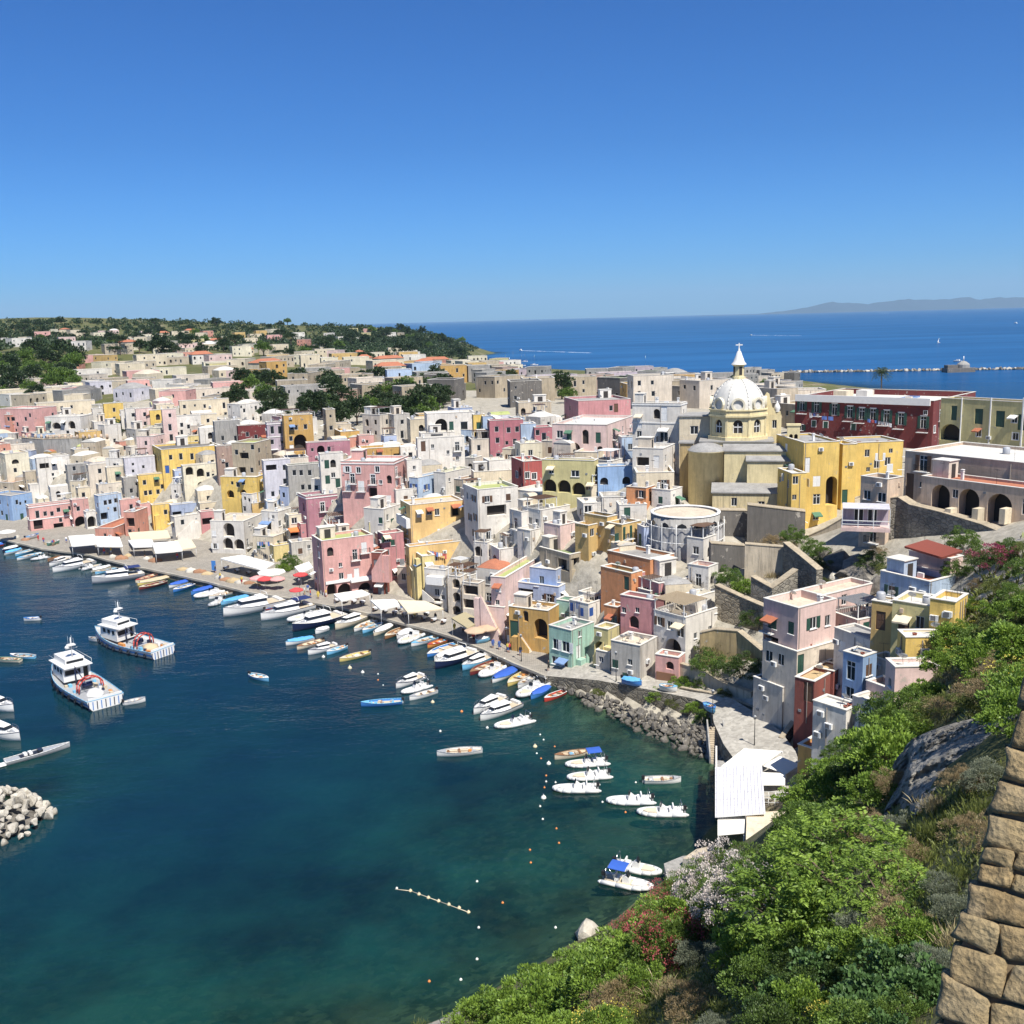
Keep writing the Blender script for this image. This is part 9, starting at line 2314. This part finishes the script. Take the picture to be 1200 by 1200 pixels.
# --- far sea: mole, pavilion, masts, boats with wakes, hills
ml = [atz(*a, 0) for a in ((925, 437), (1010, 436), (1100, 434.5), (1240, 432.5))]
mo = empty('harbour_mole', tuple(ml[0]), 0); tag(mo, 'long boulder mole closing the far harbour', None, None, 'structure')
rnd = random.Random(31); k = 0
for a, b_ in zip(ml[:-1], ml[1:]):
 n = int((b_ - a).length / 1.7)
 for i in range(n):
  q = a.lerp(b_, i / n) - ml[0]; s = rnd.uniform(1.2, 2.0); link('rock', rnd.choice(RWM + RDM), mo, (q.x, q.y + rnd.uniform(-1.5, 1.5), .8), (rnd.uniform(0, 6), rnd.uniform(0, 6), 0), (s * 1.3, s, s * .9)); k += 1
pq = atz(1123, 436, 0); mpq = m_per_px(pq)
pv = empty('mole_pavilion', (pq.x, pq.y, 0), 0, 'dark stone pavilion with small light on the far mole', 'building')
MB().box((-12, -6, -1), (12, 6, 3.6)).build('base', [PL['darkgrey']], pv); MB().lathe([(5.2, 0), (5.2, 2.8), (4.6, 3.6), (2.5, 5.2), (.4, 6.0)], 0, 12, (4, 0, 3.6), False).build('tower', [PL['grey']], pv); MB().tube((4, 0, 9.5), (4, 0, 13.5), .5, .4, 0, 8).build('light', [WOODW], pv); MB().box((-11, -4, 3.603), (-2, 4, 6.2)).build('room', [PL['darkgrey']], pv)
def sailboat(px, py, h_, lb, sail=False):
 p = atz(px, py, 0); r = empty('sailing_boat', (p.x, p.y, 0), rnd.uniform(-.6, .6), lb, 'boat', 'sailing boats at anchor'); L = h_ * .8
 hull_part(r, L, L * .28, L * .1, BM['white'], BM['navy'], BM['white'], .05, draft=.4); MB().box((-L * .2, -L * .07, L * .1), (L * .15, L * .07, L * .16)).build('cabin', [BM['white']], r); MB().tube((0.05 * L, 0, L * .1), (.05 * L, 0, h_), .09, .06, 0, 6).tube((.05 * L, 0, L * .2), (-L * .42, 0, L * .2), .07, .07, 0, 5).build('mast', [CHROME], r)
 if sail: MB().poly([(0, .02, h_ * .95), (0, .02, L * .22), (-L * .4, .02, L * .22)]).build('sail', [CANVAS], r)
for i, (px, py, h_) in enumerate(((592, 428, 14), (597, 431, 12), (601, 426, 15), (606, 433, 12), (611, 429, 14), (617, 432, 11), (626, 428, 12), (588, 433, 11), (615, 424, 10), (594, 437, 12))): sailboat(px, py, h_, 'white sailing boat anchored off the headland')
sailboat(756, 431, 13, 'white yacht lying alone behind the grey rooftops'); sailboat(1100, 402, 8, 'tiny lone sail far out on the sea', True)
FOAM = mat_new('foam', lambda t, m: (lambda g: t.bsdf(t.mix(t.ramp(t.noise(g, .05, 6, .7), [(.40, 0), (.6, 1)]), (0.10, 0.25, 0.42), (0.75, 0.78, 0.8)), .8))(t.new('ShaderNodeNewGeometry').outputs['Position']))
for (ax_, ay_, bx_, by_, w, lb, nm) in ((610, 411, 690, 413.5, 9, 'speeding motorboat with long white wake off the headland', 1), (880, 393, 938, 393.5, 8, 'far motorboat with a short white wake', 1), (1030, 366.5, 1042, 367, 16, 'white ferry near the horizon', 1), (1122, 424, 1180, 425, 5, 'motorboat leaving a wake beyond the mole', 1), (1190, 379, 1200, 379, 14, 'small white boat near the horizon at the mole side', 1)):
 A = atz(ax_, ay_, 0); B_ = atz(bx_, by_, 0); d = B_ - A; r = empty('motorboat', (A.x, A.y, 0), math.atan2(-d.y, -d.x), lb, 'boat')
 L = max(9.0, w * 1.1); hull_part(r, L, L * .3, L * .12, BM['white'], BM['white'], BM['white'], .05); MB().box((-L * .25, -L * .1, L * .12), (L * .15, L * .1, L * .28)).build('cabin', [BM['white']], r)
 if d.length > 60:
  rows = []; n = 24
  for i in range(n + 1):
   t = i / n; ww = w * (.25 + .75 * t ** .6) * (.8 + .4 * noise.noise(Vector((i * .7, ax_, 0)))); rows.append([(-d.length * t - L * .45, -ww * .5, .25 * (1 - t) + .05), (-d.length * t - L * .45, 0, .5 * (1 - t) + .10), (-d.length * t - L * .45, ww * .5, .25 * (1 - t) + .05)])
  MB().grid(rows, 0).build('wake', [FOAM], r)
# pale mountains across the gulf
mt_ = mat_new('far_mountain', lambda t, m: t.bsdf((0.03, 0.05, 0.075), .95))
b = MB(); rows = [[], []]; D = 30000.0
for i in range(90):
 px = 830 + i * 6.0; p = atz(px, 363, 0) if False else atd(px, 600, D); x = p.x
 u = i / 89; hgt = 400 * (math.exp(-((u - .52) / .16) ** 2) * .75 + math.exp(-((u - .30) / .12) ** 2) * .55 + math.exp(-((u - .80) / .18) ** 2) * .7) + 130 * noise.fractal(Vector((i * .14, 0, 0)), .9, 2, 5) * min(1, u * 6); rows[0].append((x, D, -20)); rows[1].append((x, D + 1500, max(10, hgt)))
rows.append([(x, D + 4000, -20) for x, y, z in rows[0]])
b.grid(rows, 0); o = b.build('mountains', [mt_]); tag(o, 'faint mountains across the gulf', None, None, 'structure')
# --- air
hz = MB().box((-75000, -600, -60), (75000, 66000, 1500)).build('haze', [mat_new('haze', lambda t, m: t.l.new(t.set(t.new('ShaderNodeVolumePrincipled'), Color=(0.50, 0.76, 1.0, 1), Density=HAZE).outputs[0], t.out.inputs['Volume']))])
tag(hz, 'thin blue summer haze over the sea', 'haze', None, 'stuff')
# --- past 300 houses: the farthest ones become one mass
tops = [o for o in bpy.data.objects if o.parent is None and o.get('category') == 'house']
tops.sort(key=lambda o: math.hypot(o.location.x, o.location.y))
extra = tops[300:]
if extra:
 kidmap = {}
 for o in bpy.data.objects:
  if o.parent is not None: kidmap.setdefault(o.parent.name, []).append(o)
 mats, mi, V, F, M = [], {}, [], [], []
 def eat(o, mw):
  global V
  if o.type == 'MESH':
   n = len(V); V.extend([tuple(mw @ v.co) for v in o.data.vertices])
   for p in o.data.polygons:
    F.append([n + i for i in p.vertices]); m_ = o.data.materials[p.material_index] if o.data.materials else None
    if m_ not in mi: mi[m_] = len(mats); mats.append(m_)
    M.append(mi[m_])
  for c in kidmap.get(o.name, []): eat(c, mw @ c.matrix_basis)
 kill = []
 def collect(o):
  kill.append(o)
  for c in kidmap.get(o.name, []): collect(c)
 for o in extra: eat(o, o.matrix_basis); collect(o)
 me = bpy.data.meshes.new('far_houses'); me.from_pydata(V, [], F)
 for m_ in mats: me.materials.append(m_)
 me.polygons.foreach_set('material_index', M); me.update()
 bpy.data.batch_remove(kill)
 tag(link('far_houses', me), 'mass of small pale houses on the far hill and shore', 'houses', None, 'stuff')
